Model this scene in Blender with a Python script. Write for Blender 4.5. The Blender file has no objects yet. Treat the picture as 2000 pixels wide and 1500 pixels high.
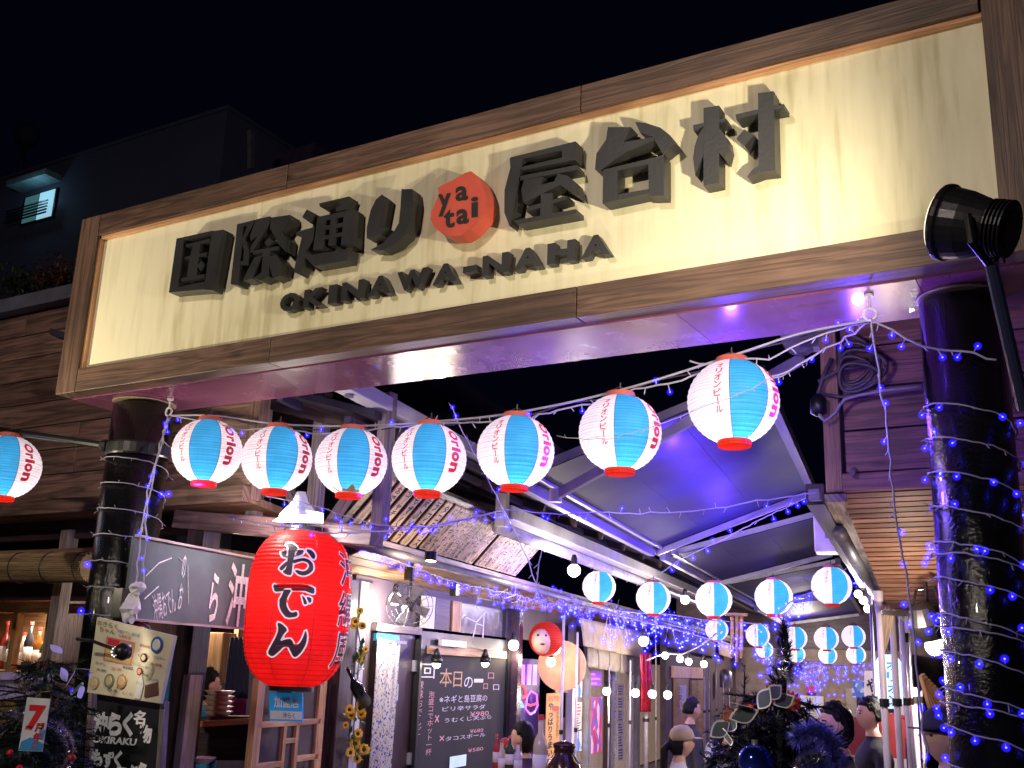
import bpy, math, random
import numpy as np
from mathutils import Vector, Matrix, noise
from mathutils.geometry import tessellate_polygon

sc = bpy.context.scene
COL = sc.collection
rnd = random.Random(7)
V3 = lambda *a: np.array(a, float)

# ---------------------------------------------------------------- camera
FPX = 2050.0
def _basis():
    up = V3(280, 7550, FPX); up /= np.linalg.norm(up)
    x = -V3(-3600, -425, FPX); x /= np.linalg.norm(x)
    x = x - up * np.dot(x, up); x /= np.linalg.norm(x)
    y = np.cross(up, x)
    if y[2] < 0: y = -y
    return np.array([x, y, up])
R = _basis()
EYE = V3(0, 0, 1.6)
cam_data = bpy.data.cameras.new('camera')
cam = bpy.data.objects.new('camera', cam_data); COL.objects.link(cam)
cam.matrix_world = Matrix(((R[0, 0], R[0, 1], -R[0, 2], 0), (R[1, 0], R[1, 1], -R[1, 2], 0),
                           (R[2, 0], R[2, 1], -R[2, 2], 1.6), (0, 0, 0, 1)))
cam_data.sensor_width = 36; cam_data.lens = 36 * FPX / 2000
cam_data.clip_start = 0.05; cam_data.clip_end = 2000
sc.camera = cam

# ---------------------------------------------------------------- night sky and exposure
w = bpy.data.worlds.new("World"); sc.world = w; w.use_nodes = True
nt = w.node_tree
sky = nt.nodes.new('ShaderNodeTexSky'); sky.sky_type = 'NISHITA'; sky.sun_disc = False
sky.sun_elevation = math.radians(-6); sky.sun_rotation = math.radians(200)
bg = nt.nodes['Background']; bg.inputs['Strength'].default_value = 0.05
addn = nt.nodes.new('ShaderNodeMix'); addn.data_type = 'RGBA'; addn.blend_type = 'ADD'
addn.inputs[0].default_value = 1.0; addn.inputs[7].default_value = (0.012, 0.014, 0.06, 1)
nt.links.new(sky.outputs[0], addn.inputs[6]); nt.links.new(addn.outputs[2], bg.inputs['Color'])
sc.view_settings.view_transform = 'Standard'; sc.view_settings.look = 'None'
sc.view_settings.exposure = 0.0; sc.view_settings.gamma = 1.0; sc.view_settings.use_curve_mapping = False
try:
    sc.cycles.use_denoising = True
    sc.cycles.max_bounces = 6; sc.cycles.diffuse_bounces = 3; sc.cycles.glossy_bounces = 3
    sc.cycles.transmission_bounces = 4; sc.cycles.transparent_max_bounces = 32
    sc.cycles.sample_clamp_indirect = 4.0; sc.cycles.caustics_reflective = False; sc.cycles.caustics_refractive = False
except Exception: pass

# ---------------------------------------------------------------- viewing rays onto real planes (used to measure where things stand)
def ray(px, py): return R @ V3(px - 1000, 750 - py, FPX)
def onY(px, py, Y):
    d = ray(px, py); return EYE + d * (Y / d[1])
def onX(px, py, X):
    d = ray(px, py); return EYE + d * (X / d[0])
def onZ(px, py, Z):
    d = ray(px, py); return EYE + d * ((Z - 1.6) / d[2])
def atF(px, py, f):
    return EYE + ray(px, py) * (f / FPX)
AN = math.radians(-10.5)
A = V3(math.sin(AN), math.cos(AN), 0); N = V3(A[1], -A[0], 0); O = V3(-2.8, 4.5, 0); UP = V3(0, 0, 1)
def onU(px, py, u):
    d = ray(px, py); return EYE + d * ((u - np.dot(EYE - O, N)) / np.dot(d, N))
def onS(px, py, s):
    d = ray(px, py); return EYE + d * ((s - np.dot(EYE - O, A)) / np.dot(d, A))
def W(s, u, z): return O + A * s + N * u + UP * z
def su(p): return np.dot(p - O, A), np.dot(p - O, N), p[2]

# ---------------------------------------------------------------- materials
MATS = {}
def _new(name):
    m = bpy.data.materials.new(name); m.use_nodes = True
    n = m.node_tree.nodes; l = m.node_tree.links
    return m, n, l, n['Principled BSDF']
def mat(name, col, rough=0.6, metal=0.0, var=0.25, scale=6.0, bump=0.15, emit=None, es=0.0, spec=0.5, bscale=60, coat=0.0):
    """painted / plain surface with uneven tone, roughness and fine relief"""
    if name in MATS: return MATS[name]
    m, n, l, b = _new(name)
    tc = n.new('ShaderNodeTexCoord'); oi = n.new('ShaderNodeObjectInfo')
    no = n.new('ShaderNodeTexNoise'); no.inputs['Scale'].default_value = scale; no.inputs['Detail'].default_value = 6
    no.noise_dimensions = '4D'
    l.new(tc.outputs['Object'], no.inputs['Vector']); l.new(oi.outputs['Random'], no.inputs['W'])
    mr = n.new('ShaderNodeMapRange'); mr.inputs[3].default_value = 1 - var; mr.inputs[4].default_value = 1 + var
    mr.inputs[1].default_value = .3; mr.inputs[2].default_value = .7
    l.new(no.outputs['Fac'], mr.inputs[0])
    hv = n.new('ShaderNodeHueSaturation'); hv.inputs['Color'].default_value = (*col, 1)
    l.new(mr.outputs[0], hv.inputs['Value']); l.new(hv.outputs[0], b.inputs['Base Color'])
    r2 = n.new('ShaderNodeMapRange'); r2.inputs[3].default_value = max(.02, rough - .1); r2.inputs[4].default_value = min(1, rough + .12)
    l.new(no.outputs['Fac'], r2.inputs[0]); l.new(r2.outputs[0], b.inputs['Roughness'])
    b.inputs['Metallic'].default_value = metal
    b.inputs['Specular IOR Level'].default_value = spec
    b.inputs['Coat Weight'].default_value = coat
    if bump:
        n2 = n.new('ShaderNodeTexNoise'); n2.inputs['Scale'].default_value = bscale; n2.inputs['Detail'].default_value = 4
        l.new(tc.outputs['Object'], n2.inputs['Vector'])
        bp = n.new('ShaderNodeBump'); bp.inputs['Strength'].default_value = bump; bp.inputs['Distance'].default_value = .01
        l.new(n2.outputs['Fac'], bp.inputs['Height']); l.new(bp.outputs[0], b.inputs['Normal'])
    if emit:
        b.inputs['Emission Color'].default_value = (*emit, 1); b.inputs['Emission Strength'].default_value = es
    MATS[name] = m; return m
def wood(name, c1, c2, rough=0.55, gs=1.0, bump=0.35):
    """grained timber; grain runs along the UV's u axis (metres)"""
    if name in MATS: return MATS[name]
    m, n, l, b = _new(name)
    uv = n.new('ShaderNodeUVMap'); oi = n.new('ShaderNodeObjectInfo')
    mul = n.new('ShaderNodeMath'); mul.operation = 'MULTIPLY'; mul.inputs[1].default_value = 37.0
    l.new(oi.outputs['Random'], mul.inputs[0])
    cx = n.new('ShaderNodeCombineXYZ'); l.new(mul.outputs[0], cx.inputs[0]); l.new(mul.outputs[0], cx.inputs[1])
    va = n.new('ShaderNodeVectorMath'); va.operation = 'ADD'; l.new(uv.outputs[0], va.inputs[0]); l.new(cx.outputs[0], va.inputs[1])
    mp = n.new('ShaderNodeMapping'); mp.inputs['Scale'].default_value = (1.0 * gs, 24 * gs, 1); l.new(va.outputs[0], mp.inputs[0])
    n0 = n.new('ShaderNodeTexNoise'); n0.inputs['Scale'].default_value = 1.0; n0.inputs['Detail'].default_value = 3; n0.inputs['Distortion'].default_value = .6
    l.new(mp.outputs[0], n0.inputs['Vector'])
    # growth-ring lines: contour lines of the stretched noise
    m1 = n.new('ShaderNodeMath'); m1.operation = 'MULTIPLY'; m1.inputs[1].default_value = 9; l.new(n0.outputs['Fac'], m1.inputs[0])
    m2 = n.new('ShaderNodeMath'); m2.operation = 'PINGPONG'; m2.inputs[1].default_value = 1; l.new(m1.outputs[0], m2.inputs[0])
    mp2 = n.new('ShaderNodeMapping'); mp2.inputs['Scale'].default_value = (5 * gs, 160 * gs, 1); l.new(va.outputs[0], mp2.inputs[0])
    n1 = n.new('ShaderNodeTexNoise'); n1.inputs['Scale'].default_value = 1.0; n1.inputs['Detail'].default_value = 5
    l.new(mp2.outputs[0], n1.inputs['Vector'])
    mx = n.new('ShaderNodeMix'); mx.data_type = 'FLOAT'; mx.inputs[0].default_value = .5
    l.new(m2.outputs[0], mx.inputs[2]); l.new(n1.outputs['Fac'], mx.inputs[3])
    # blotches of wear
    n3 = n.new('ShaderNodeTexNoise'); n3.inputs['Scale'].default_value = 1.7; n3.inputs['Detail'].default_value = 5
    l.new(va.outputs[0], n3.inputs['Vector'])
    cr = n.new('ShaderNodeValToRGB'); cr.color_ramp.elements[0].color = (*c1, 1); cr.color_ramp.elements[1].color = (*c2, 1)
    cr.color_ramp.elements[0].position = .2; cr.color_ramp.elements[1].position = .8
    l.new(mx.outputs[0], cr.inputs[0])
    mr = n.new('ShaderNodeMapRange'); mr.inputs[1].default_value = .3; mr.inputs[2].default_value = .7; mr.inputs[3].default_value = .6; mr.inputs[4].default_value = 1.3
    l.new(n3.outputs['Fac'], mr.inputs[0])
    r3 = n.new('ShaderNodeMapRange'); r3.inputs[3].default_value = .8; r3.inputs[4].default_value = 1.2; l.new(oi.outputs['Random'], r3.inputs[0])
    mm = n.new('ShaderNodeMath'); mm.operation = 'MULTIPLY'; l.new(mr.outputs[0], mm.inputs[0]); l.new(r3.outputs[0], mm.inputs[1])
    mk = n.new('ShaderNodeMapping'); mk.inputs['Scale'].default_value = (1.6, 5.5, 1); l.new(va.outputs[0], mk.inputs[0])
    vo = n.new('ShaderNodeTexVoronoi'); vo.inputs['Scale'].default_value = 1.0; l.new(mk.outputs[0], vo.inputs['Vector'])
    kr = n.new('ShaderNodeMapRange'); kr.inputs[1].default_value = .03; kr.inputs[2].default_value = .13; kr.inputs[3].default_value = .32; kr.inputs[4].default_value = 1.0; l.new(vo.outputs['Distance'], kr.inputs[0])
    kk = n.new('ShaderNodeMath'); kk.operation = 'MULTIPLY'; l.new(mm.outputs[0], kk.inputs[0]); l.new(kr.outputs[0], kk.inputs[1])
    hv = n.new('ShaderNodeHueSaturation'); l.new(cr.outputs[0], hv.inputs['Color']); l.new(kk.outputs[0], hv.inputs['Value'])
    l.new(hv.outputs[0], b.inputs['Base Color'])
    b.inputs['Roughness'].default_value = rough
    bp = n.new('ShaderNodeBump'); bp.inputs['Strength'].default_value = bump; bp.inputs['Distance'].default_value = .006
    l.new(mx.outputs[0], bp.inputs['Height']); l.new(bp.outputs[0], b.inputs['Normal'])
    MATS[name] = m; return m
def glow(name, col, s):
    if name in MATS: return MATS[name]
    m, n, l, b = _new(name)
    b.inputs['Base Color'].default_value = (*[min(1, c) * .6 for c in col], 1)
    b.inputs['Emission Color'].default_value = (*col, 1); b.inputs['Emission Strength'].default_value = s
    b.inputs['Roughness'].default_value = .3
    MATS[name] = m; return m
def paper(name, col, es, ribs=220.0, trans=True, rough=.6):
    """lit lantern paper: translucent to the bulb inside, faint uniform self glow from the layers of paper"""
    if name in MATS: return MATS[name]
    m = bpy.data.materials.new(name); m.use_nodes = True; n = m.node_tree.nodes; l = m.node_tree.links
    n.clear(); out = n.new('ShaderNodeOutputMaterial')
    tr = n.new('ShaderNodeBsdfTranslucent'); tr.inputs[0].default_value = (*col, 1)
    di = n.new('ShaderNodeBsdfPrincipled'); di.inputs['Base Color'].default_value = (*[c * .8 for c in col], 1)
    di.inputs['Roughness'].default_value = rough
    mixs = n.new('ShaderNodeMixShader'); mixs.inputs[0].default_value = .45 if trans else 1.0
    l.new(tr.outputs[0], mixs.inputs[1]); l.new(di.outputs[0], mixs.inputs[2])
    em = n.new('ShaderNodeEmission'); em.inputs[0].default_value = (*col, 1); em.inputs[1].default_value = es
    tc = n.new('ShaderNodeTexCoord'); sp_ = n.new('ShaderNodeSeparateXYZ'); l.new(tc.outputs['Object'], sp_.inputs[0])
    m1 = n.new('ShaderNodeMath'); m1.operation = 'MULTIPLY'; m1.inputs[1].default_value = ribs; l.new(sp_.outputs[2], m1.inputs[0])
    m2 = n.new('ShaderNodeMath'); m2.operation = 'SINE'; l.new(m1.outputs[0], m2.inputs[0])
    no = n.new('ShaderNodeTexNoise'); no.inputs['Scale'].default_value = 9; no.inputs['Detail'].default_value = 5; l.new(tc.outputs['Object'], no.inputs['Vector'])
    m3 = n.new('ShaderNodeMapRange'); m3.inputs[1].default_value = .55; m3.inputs[2].default_value = 1.0; m3.inputs[3].default_value = 1.0; m3.inputs[4].default_value = .7; l.new(m2.outputs[0], m3.inputs[0])
    m5 = n.new('ShaderNodeMapRange'); m5.inputs[1].default_value = .3; m5.inputs[2].default_value = .7; m5.inputs[3].default_value = .84; m5.inputs[4].default_value = 1.06; l.new(no.outputs['Fac'], m5.inputs[0])
    m4 = n.new('ShaderNodeMath'); m4.operation = 'MULTIPLY'; l.new(m3.outputs[0], m4.inputs[0]); l.new(m5.outputs[0], m4.inputs[1])
    for tgt, c_ in ((tr.inputs[0], col), (em.inputs[0], col), (di.inputs['Base Color'], [c * .8 for c in col])):
        hv = n.new('ShaderNodeHueSaturation'); hv.inputs['Color'].default_value = (*c_, 1); l.new(m4.outputs[0], hv.inputs['Value']); l.new(hv.outputs[0], tgt)
    ad = n.new('ShaderNodeAddShader'); l.new(mixs.outputs[0], ad.inputs[0]); l.new(em.outputs[0], ad.inputs[1])
    l.new(ad.outputs[0], out.inputs[0]); MATS[name] = m; return m

M_SIGNWOOD = wood('sign_frame_timber', (.055, .03, .022), (.155, .088, .064), .5, 1.0, .25)
M_PLANK = wood('brown_cladding', (.1, .056, .046), (.33, .19, .14), .55, .8)
M_PLANKR = wood('reddish_cladding', (.12, .055, .05), (.34, .16, .13), .5, .9)
M_SLAT = wood('slat_timber', (.2, .1, .06), (.42, .25, .16), .5, 1.2)
M_DARKW = wood('dark_stained_timber', (.02, .011, .016), (.065, .036, .042), .45, 1)
M_CEIL = wood('ceiling_boards', (.16, .08, .045), (.42, .25, .14), .5, .8)
M_PALEW = wood('pale_pine', (.33, .17, .07), (.62, .38, .18), .5, 1)
M_TAG = wood('plaque_timber', (.35, .23, .15), (.7, .52, .36), .6, 1.5)
M_GREYW = wood('weathered_board', (.16, .12, .12), (.4, .33, .32), .6, 1)
M_BLACKPILLAR = mat('black_gloss_paint', (.004, .004, .005), .15, var=.3, bump=.4, bscale=80, coat=.3, spec=.5)
M_BLACK = mat('black_plastic', (.012, .012, .014), .35, bump=.05)
M_LETTER = mat('black_letter_paint', (.026, .027, .03), .4, var=.15, bump=.08)
M_WHITEMETAL = mat('white_painted_metal', (.62, .6, .64), .35, bump=.08, var=.12)
M_ALU = mat('aluminium', (.55, .55, .6), .3, metal=.7, bump=.05)
M_GREYMETAL = mat('grey_metal', (.24, .23, .26), .4, metal=.3)
M_WIRE = mat('white_cable', (.36, .34, .42), .5, bump=0, var=.1)
M_BWIRE = mat('dark_cable', (.03, .028, .03), .5, bump=0)
M_DARK = mat('dark_wall_paint', (.03, .022, .03), .7)
M_PURPLEBLACK = mat('dark_roofing', (.035, .026, .045), .55, bump=.3, bscale=20)
M_CREAMWALL = mat('cream_wall', (.42, .36, .3), .7)
M_GLASS = mat('window_glass', (.05, .055, .07), .06, var=.3, bump=.03, bscale=6, spec=.9)
M_CHALK = mat('chalkboard_green_black', (.012, .014, .017), .75, var=.5, scale=3, bump=.03)
M_CHALKG = mat('grey_slate_board', (.1, .13, .14), .85, var=.45, scale=2.5, bump=.03)
M_CHALKW = mat('white_chalk', (.75, .75, .75), .9, var=.3, scale=60, bump=0)
M_CHALKP = mat('pink_chalk', (.75, .4, .4), .9, var=.3, scale=60, bump=0)
M_CHALKO = mat('ochre_chalk', (.62, .42, .2), .9, var=.3, scale=60, bump=0)
M_RED = mat('red_plastic', (.6, .03, .015), .4)
M_WHITE = mat('white_card', (.75, .74, .72), .6, bump=.03, var=.08)
M_INK = mat('black_ink', (.012, .012, .014), .6, bump=0)
M_REDINK = mat('red_ink', (.55, .02, .04), .6, bump=0, var=.1)
M_BLUEINK = mat('blue_ink', (.02, .09, .4), .6, bump=0)
M_SKIN = mat('skin', (.58, .34, .25), .5, bump=0, var=.08)
M_HAIR = mat('black_hair', (.006, .005, .006), .55, bump=.5, bscale=120, spec=.2)

# ---------------------------------------------------------------- builders
def place(o, parent):
    COL.objects.link(o)
    if parent is not None: o.parent = parent
    return o
def org(parent):
    """world origin of a (translation only) parent chain"""
    v = V3(0, 0, 0)
    while parent is not None:
        v = v + np.array(parent.location); parent = parent.parent
    return v
def thing(name, label, cat, loc=(0, 0, 0), group=None):
    o = bpy.data.objects.new(name, None); o.empty_display_size = .1; COL.objects.link(o)
    o.location = tuple(loc); o['label'] = label; o['category'] = cat
    if group: o['group'] = group
    return o
def tag(o, label, cat, group=None):
    o['label'] = label; o['category'] = cat
    if group: o['group'] = group
    return o
def meshobj(name, verts, faces, m, parent=None, uv=None, smooth=False, mats=None, fm=None, at=None, kind=None):
    """verts in world space; stored relative to `at` (default: parent's origin)"""
    me = bpy.data.meshes.new(name)
    vs = np.array(verts, float).reshape(-1, 3)
    base = org(parent)
    loc = np.array(at, float) if at is not None else base
    vs = vs - loc
    me.from_pydata(vs.tolist(), [], [tuple(int(i) for i in f) for f in faces])
    if uv is not None:
        ul = me.uv_layers.new(name='UVMap')
        ul.data.foreach_set('uv', np.array(uv, float).ravel())
    for mm in (mats or [m]): me.materials.append(mm)
    if fm is not None: me.polygons.foreach_set('material_index', fm)
    if smooth: me.polygons.foreach_set('use_smooth', [True] * len(me.polygons))
    me.update()
    o = bpy.data.objects.new(name, me); o.location = tuple(loc - base)
    place(o, parent)
    if kind: o['kind'] = kind
    return o
HF = [(0, 3, 2, 1), (4, 5, 6, 7), (0, 1, 5, 4), (1, 2, 6, 5), (2, 3, 7, 6), (3, 0, 4, 7)]
def hexd(c):
    """uv for 8 corners: u along the longest edge"""
    c = np.array(c, float)
    e = [c[1] - c[0], c[3] - c[0], c[4] - c[0]]
    L = [np.linalg.norm(x) for x in e]; k = int(np.argmax(L)); ax = e[k] / (L[k] + 1e-9)
    o = [i for i in range(3) if i != k]
    b1 = e[o[0]] / (L[o[0]] + 1e-9); b2 = e[o[1]] / (L[o[1]] + 1e-9)
    uv = []
    for f in HF:
        p = [c[i] - c[0] for i in f]
        for q in p: uv.append((np.dot(q, ax), np.dot(q, b1) + .77 * np.dot(q, b2)))
    return uv
class MB:
    """collects boxes, bars, tubes and prisms into one mesh"""
    def __init__(s): s.v = []; s.f = []; s.uv = []; s.fm = []; s.mi = 0
    def add(s, v, f, uv=None):
        b = len(s.v); s.v += [tuple(x) for x in v]
        for q in f: s.f.append(tuple(i + b for i in q)); s.fm.append(s.mi)
        if uv is None: uv = [(v[i][0] + v[i][1], v[i][2]) for q in f for i in q]
        s.uv += list(uv); return s
    def hexa(s, c): return s.add(c, HF, hexd(c))
    def box(s, c, d, ax=None):
        c = np.array(c, float); X, Y, Z = ax if ax is not None else (V3(1, 0, 0), V3(0, 1, 0), UP)
        q = [c + X * d[0] * a / 2 + Y * d[1] * b / 2 + Z * d[2] * e / 2 for e in (-1, 1) for a, b in ((-1, -1), (1, -1), (1, 1), (-1, 1))]
        return s.hexa(q)
    def beam(s, p, q, w, h, up=UP):
        p = np.array(p, float); q = np.array(q, float); d = q - p; d /= np.linalg.norm(d)
        x = np.cross(d, np.array(up, float))
        if np.linalg.norm(x) < 1e-3: x = np.cross(d, V3(1, 0, 0))
        x /= np.linalg.norm(x); z = np.cross(x, d)
        c = [e + x * a * w / 2 + z * b * h / 2 for e in (p, q) for a, b in ((-1, -1), (1, -1), (1, 1), (-1, 1))]
        return s.hexa(c)
    def plate(s, quad, t):
        """quad extruded by vector t"""
        c = [np.array(x, float) for x in quad]; return s.hexa(c + [x + t for x in c])
    def tube(s, pts, r, n=6, cap=True):
        pts = [np.array(p, float) for p in pts]; m = len(pts)
        rr = r if hasattr(r, '__len__') else [r] * m
        prev = None; v = []; uv = []; f = []; acc = 0
        for i, p in enumerate(pts):
            d = pts[min(i + 1, m - 1)] - pts[max(i - 1, 0)]; d /= (np.linalg.norm(d) + 1e-9)
            if prev is None:
                a = V3(0, 0, 1) if abs(d[2]) < .9 else V3(1, 0, 0); x = np.cross(d, a)
            else: x = prev - d * np.dot(prev, d)
            x /= (np.linalg.norm(x) + 1e-9); prev = x; y = np.cross(d, x)
            for k in range(n):
                t = 2 * math.pi * k / n; v.append(p + (x * math.cos(t) + y * math.sin(t)) * rr[i])
        for i in range(m - 1):
            for k in range(n):
                k2 = (k + 1) % n; f.append((i * n + k, i * n + k2, (i + 1) * n + k2, (i + 1) * n + k))
        if cap: f += [tuple(range(n - 1, -1, -1)), tuple((m - 1) * n + k for k in range(n))]
        return s.add(v, f)
    def lathe(s, c, prof, n=24, ax=UP, x=None):
        """prof: list of (radius, height along ax)"""
        c = np.array(c, float); ax = np.array(ax, float) / np.linalg.norm(ax)
        if x is None: x = np.cross(ax, V3(0, 1, 0) if abs(ax[1]) < .9 else V3(1, 0, 0))
        x = x / np.linalg.norm(x); y = np.cross(ax, x); v = []; f = []
        for r, h in prof:
            for k in range(n):
                t = 2 * math.pi * k / n; v.append(c + ax * h + (x * math.cos(t) + y * math.sin(t)) * r)
        for i in range(len(prof) - 1):
            for k in range(n):
                k2 = (k + 1) % n; f.append((i * n + k, i * n + k2, (i + 1) * n + k2, (i + 1) * n + k))
        f += [tuple(range(n - 1, -1, -1)), tuple((len(prof) - 1) * n + k for k in range(n))]
        return s.add(v, f)
    def sphere(s, c, r, n=8, m=5):
        r = r if hasattr(r, '__len__') else (r, r, r); v = [V3(c[0], c[1], c[2] - r[2])]; f = []
        for i in range(1, m):
            a = -math.pi / 2 + math.pi * i / m
            for k in range(n):
                t = 2 * math.pi * k / n
                v.append(V3(c[0] + r[0] * math.cos(a) * math.cos(t), c[1] + r[1] * math.cos(a) * math.sin(t), c[2] + r[2] * math.sin(a)))
        v.append(V3(c[0], c[1], c[2] + r[2])); top = len(v) - 1
        for k in range(n):
            k2 = (k + 1) % n; f.append((0, 1 + k2, 1 + k)); f.append((top, 1 + (m - 2) * n + k, 1 + (m - 2) * n + k2))
            for i in range(m - 2): f.append((1 + i * n + k, 1 + i * n + k2, 1 + (i + 1) * n + k2, 1 + (i + 1) * n + k))
        return s.add(v, f)
    def prism(s, poly, t):
        """concave polygon (3-D coplanar points) extruded by vector t"""
        p = [np.array(x, float) for x in poly]; n = len(p)
        tri = tessellate_polygon([[Vector(x) for x in p]])
        f = []
        nrm = np.cross(p[tri[0][1]] - p[tri[0][0]], p[tri[0][2]] - p[tri[0][0]])
        for a, b, c in tri: f.append((a, b, c)); f.append((c + n, b + n, a + n))
        for i in range(n): j = (i + 1) % n; f.append((i, j, j + n, i + n))
        return s.add(p + [x + t for x in p], f)
    def build(s, name, m, parent=None, smooth=False, at=None, kind=None, mats=None, bevel=0):
        o = meshobj(name, s.v, s.f, m, parent, s.uv, smooth, mats, s.fm if mats else None, at, kind)
        if bevel:
            md = o.modifiers.new('b', 'BEVEL'); md.width = bevel; md.segments = 2; md.limit_method = 'ANGLE'
        return o
def struct(o): o['kind'] = 'structure'; return o
def center_of(o):
    return org(o)

# ---- lettering ----------------------------------------------------------------
_tc = {}
def glyphs(body, offset=0.0, res=3, spacing=1.0, line=1.0):
    key = (body, offset, res, spacing, line)
    if key in _tc: return _tc[key]
    c = bpy.data.curves.new('t', 'FONT'); c.body = body; c.size = 1; c.offset = offset; c.resolution_u = res
    c.space_character = spacing; c.space_line = line; c.align_x = 'CENTER' if '\n' in body else 'LEFT'
    o = bpy.data.objects.new('t', c); COL.objects.link(o)
    me = o.to_mesh()
    v = np.array([x.co[:2] for x in me.vertices]).reshape(-1, 2); f = [tuple(p.vertices) for p in me.polygons]
    o.to_mesh_clear(); bpy.data.objects.remove(o); bpy.data.curves.remove(c)
    if len(v) == 0: v = np.zeros((3, 2)); f = [(0, 1, 2)]
    lo = v.min(0); hi = v.max(0); _tc[key] = (v, f, lo, hi); return _tc[key]
def text_quad(name, body, quad, m, parent, offset=0.0, lift=None, depth=None, keep=True, res=3, smooth=False):
    """lettering fitted to the quad (bottom-left, bottom-right, top-right, top-left); lift = vector off the surface; depth = extrusion vector"""
    v, f, lo, hi = glyphs(body, offset, res)
    q = [np.array(x, float) for x in quad]
    uvw = (v - lo) / np.maximum(hi - lo, 1e-6)
    if keep:  # keep proportions inside the quad
        W_ = np.linalg.norm(q[1] - q[0]); H_ = np.linalg.norm(q[3] - q[0]); a = (hi - lo)[0] / (hi - lo)[1]
        k = min(W_ / a, H_) ; sx = k * a / W_; sy = k / H_
        uvw = (uvw - .5) * [sx, sy] + .5
    P = np.array([(q[0] * (1 - a) + q[1] * a) * (1 - b) + (q[3] * (1 - a) + q[2] * a) * b for a, b in uvw])
    if lift is not None: P = P + lift
    if depth is None: return meshobj(name, P, f, m, parent)
    n = len(P); F = [tuple(x) for x in f] + [tuple(i + n for i in reversed(x)) for x in f]
    cnt = {}
    for x in f:
        for i in range(len(x)):
            e = (x[i], x[(i + 1) % len(x)]); cnt[tuple(sorted(e))] = cnt.get(tuple(sorted(e)), []) + [e]
    for k, es in cnt.items():
        if len(es) == 1: a, b = es[0]; F.append((b, a, a + n, b + n))
    return meshobj(name, np.vstack([P, P + depth]), F, m, parent)
def light(name, kind, loc, power, col, parent=None, size=.05, aim=None, spot=None, blend=.6):
    d = bpy.data.lights.new(name, kind); d.energy = power; d.color = col
    if kind == 'AREA': d.size = size
    else: d.shadow_soft_size = size
    if spot: d.spot_size = spot; d.spot_blend = blend
    o = bpy.data.objects.new(name, d); base = org(parent); o.location = tuple(np.array(loc, float) - base)
    if aim is not None:
        o.rotation_euler = Vector(tuple(np.array(aim, float) - np.array(loc, float))).to_track_quat('-Z', 'Y').to_euler()
    place(o, parent); return o
def copy_tree(o, parent=None, loc=None):
    c = o.copy(); COL.objects.link(c); c.parent = parent
    if loc is not None: c.location = tuple(loc)
    for ch in list(o.children): copy_tree(ch, c)
    return c
def pw(poly, f): return [f(*p) for p in poly]
# ================================================================ GROUND
g = MB(); g.plate([(-60, -30, 0), (60, -30, 0), (60, 90, 0), (-60, 90, 0)], V3(0, 0, -.2))
struct(g.build('ground', mat('asphalt', (.05, .05, .055), .8, bscale=90, bump=.5)))
g = MB(); g.plate([W(-.3, -2.3, .004), W(-.3, 1.9, .004), W(40, 1.9, .004), W(40, -2.3, .004)], V3(0, 0, .08))
struct(g.build('alley_paving', mat('paving_stone', (.2, .17, .15), .5, bscale=30, bump=.4)))

# ================================================================ THE BIG SIGN
X0, X1, Z0, Z1, YF = -5.665, -.09, 3.14, 4.318, 4.0
sign = thing('entrance_sign', 'huge cream signboard in brown timber frame above the alley entrance', 'signboard', (-2.9, 4.3, 3.14))
m_panel = None
def panel_mat():
    m, n, l, b = _new('cream_sign_panel')
    tc = n.new('ShaderNodeTexCoord')
    mp = n.new('ShaderNodeMapping'); mp.inputs['Scale'].default_value = (9, 1, .9); l.new(tc.outputs['Object'], mp.inputs[0])
    n1 = n.new('ShaderNodeTexNoise'); n1.inputs['Scale'].default_value = 2.2; n1.inputs['Detail'].default_value = 7; l.new(mp.outputs[0], n1.inputs['Vector'])
    n2 = n.new('ShaderNodeTexNoise'); n2.inputs['Scale'].default_value = 1.1; n2.inputs['Detail'].default_value = 5; l.new(tc.outputs['Object'], n2.inputs['Vector'])
    mx = n.new('ShaderNodeMath'); mx.operation = 'MULTIPLY'; l.new(n1.outputs['Fac'], mx.inputs[0]); l.new(n2.outputs['Fac'], mx.inputs[1])
    cr = n.new('ShaderNodeValToRGB'); e = cr.color_ramp.elements
    e[0].position = .13; e[0].color = (.55, .5, .3, 1); e[1].position = .32; e[1].color = (.8, .75, .54, 1)
    k = cr.color_ramp.elements.new(.21); k.color = (.72, .67, .46, 1)
    l.new(mx.outputs[0], cr.inputs[0]); l.new(cr.outputs[0], b.inputs['Base Color'])
    b.inputs['Roughness'].default_value = .5
    bp = n.new('ShaderNodeBump'); bp.inputs['Strength'].default_value = .1; bp.inputs['Distance'].default_value = .003
    l.new(n1.outputs['Fac'], bp.inputs['Height']); l.new(bp.outputs[0], b.inputs['Normal'])
    return m
b = MB(); b.box((-2.88, 4.07, 3.735), (5.22, .04, .93)); b.build('panel', panel_mat(), sign)
def fb(x0, x1, y0, y1, z0, z1, name='frame_board', m=None, par=None, bev=.004):
    q = MB(); q.box(((x0 + x1) / 2, (y0 + y1) / 2, (z0 + z1) / 2), (x1 - x0, y1 - y0, z1 - z0)); return q.build(name, m or M_SIGNWOOD, par or sign, bevel=bev)
fb(X0, X0 + .178, YF, 4.12, Z0, Z1); fb(X1 - .2, X1, YF, 4.12, Z0, Z1)
xs = [X0 + .181, -3.9, -2.05, X1 - .203]
for a_, b_ in zip(xs[:-1], xs[1:]):
    fb(a_, b_ - .004, YF + .002, 4.118, Z1 - .145, Z1 - .001); fb(a_, b_ - .004, YF + .002, 4.118, Z0 + .001, Z0 + .15)
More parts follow.
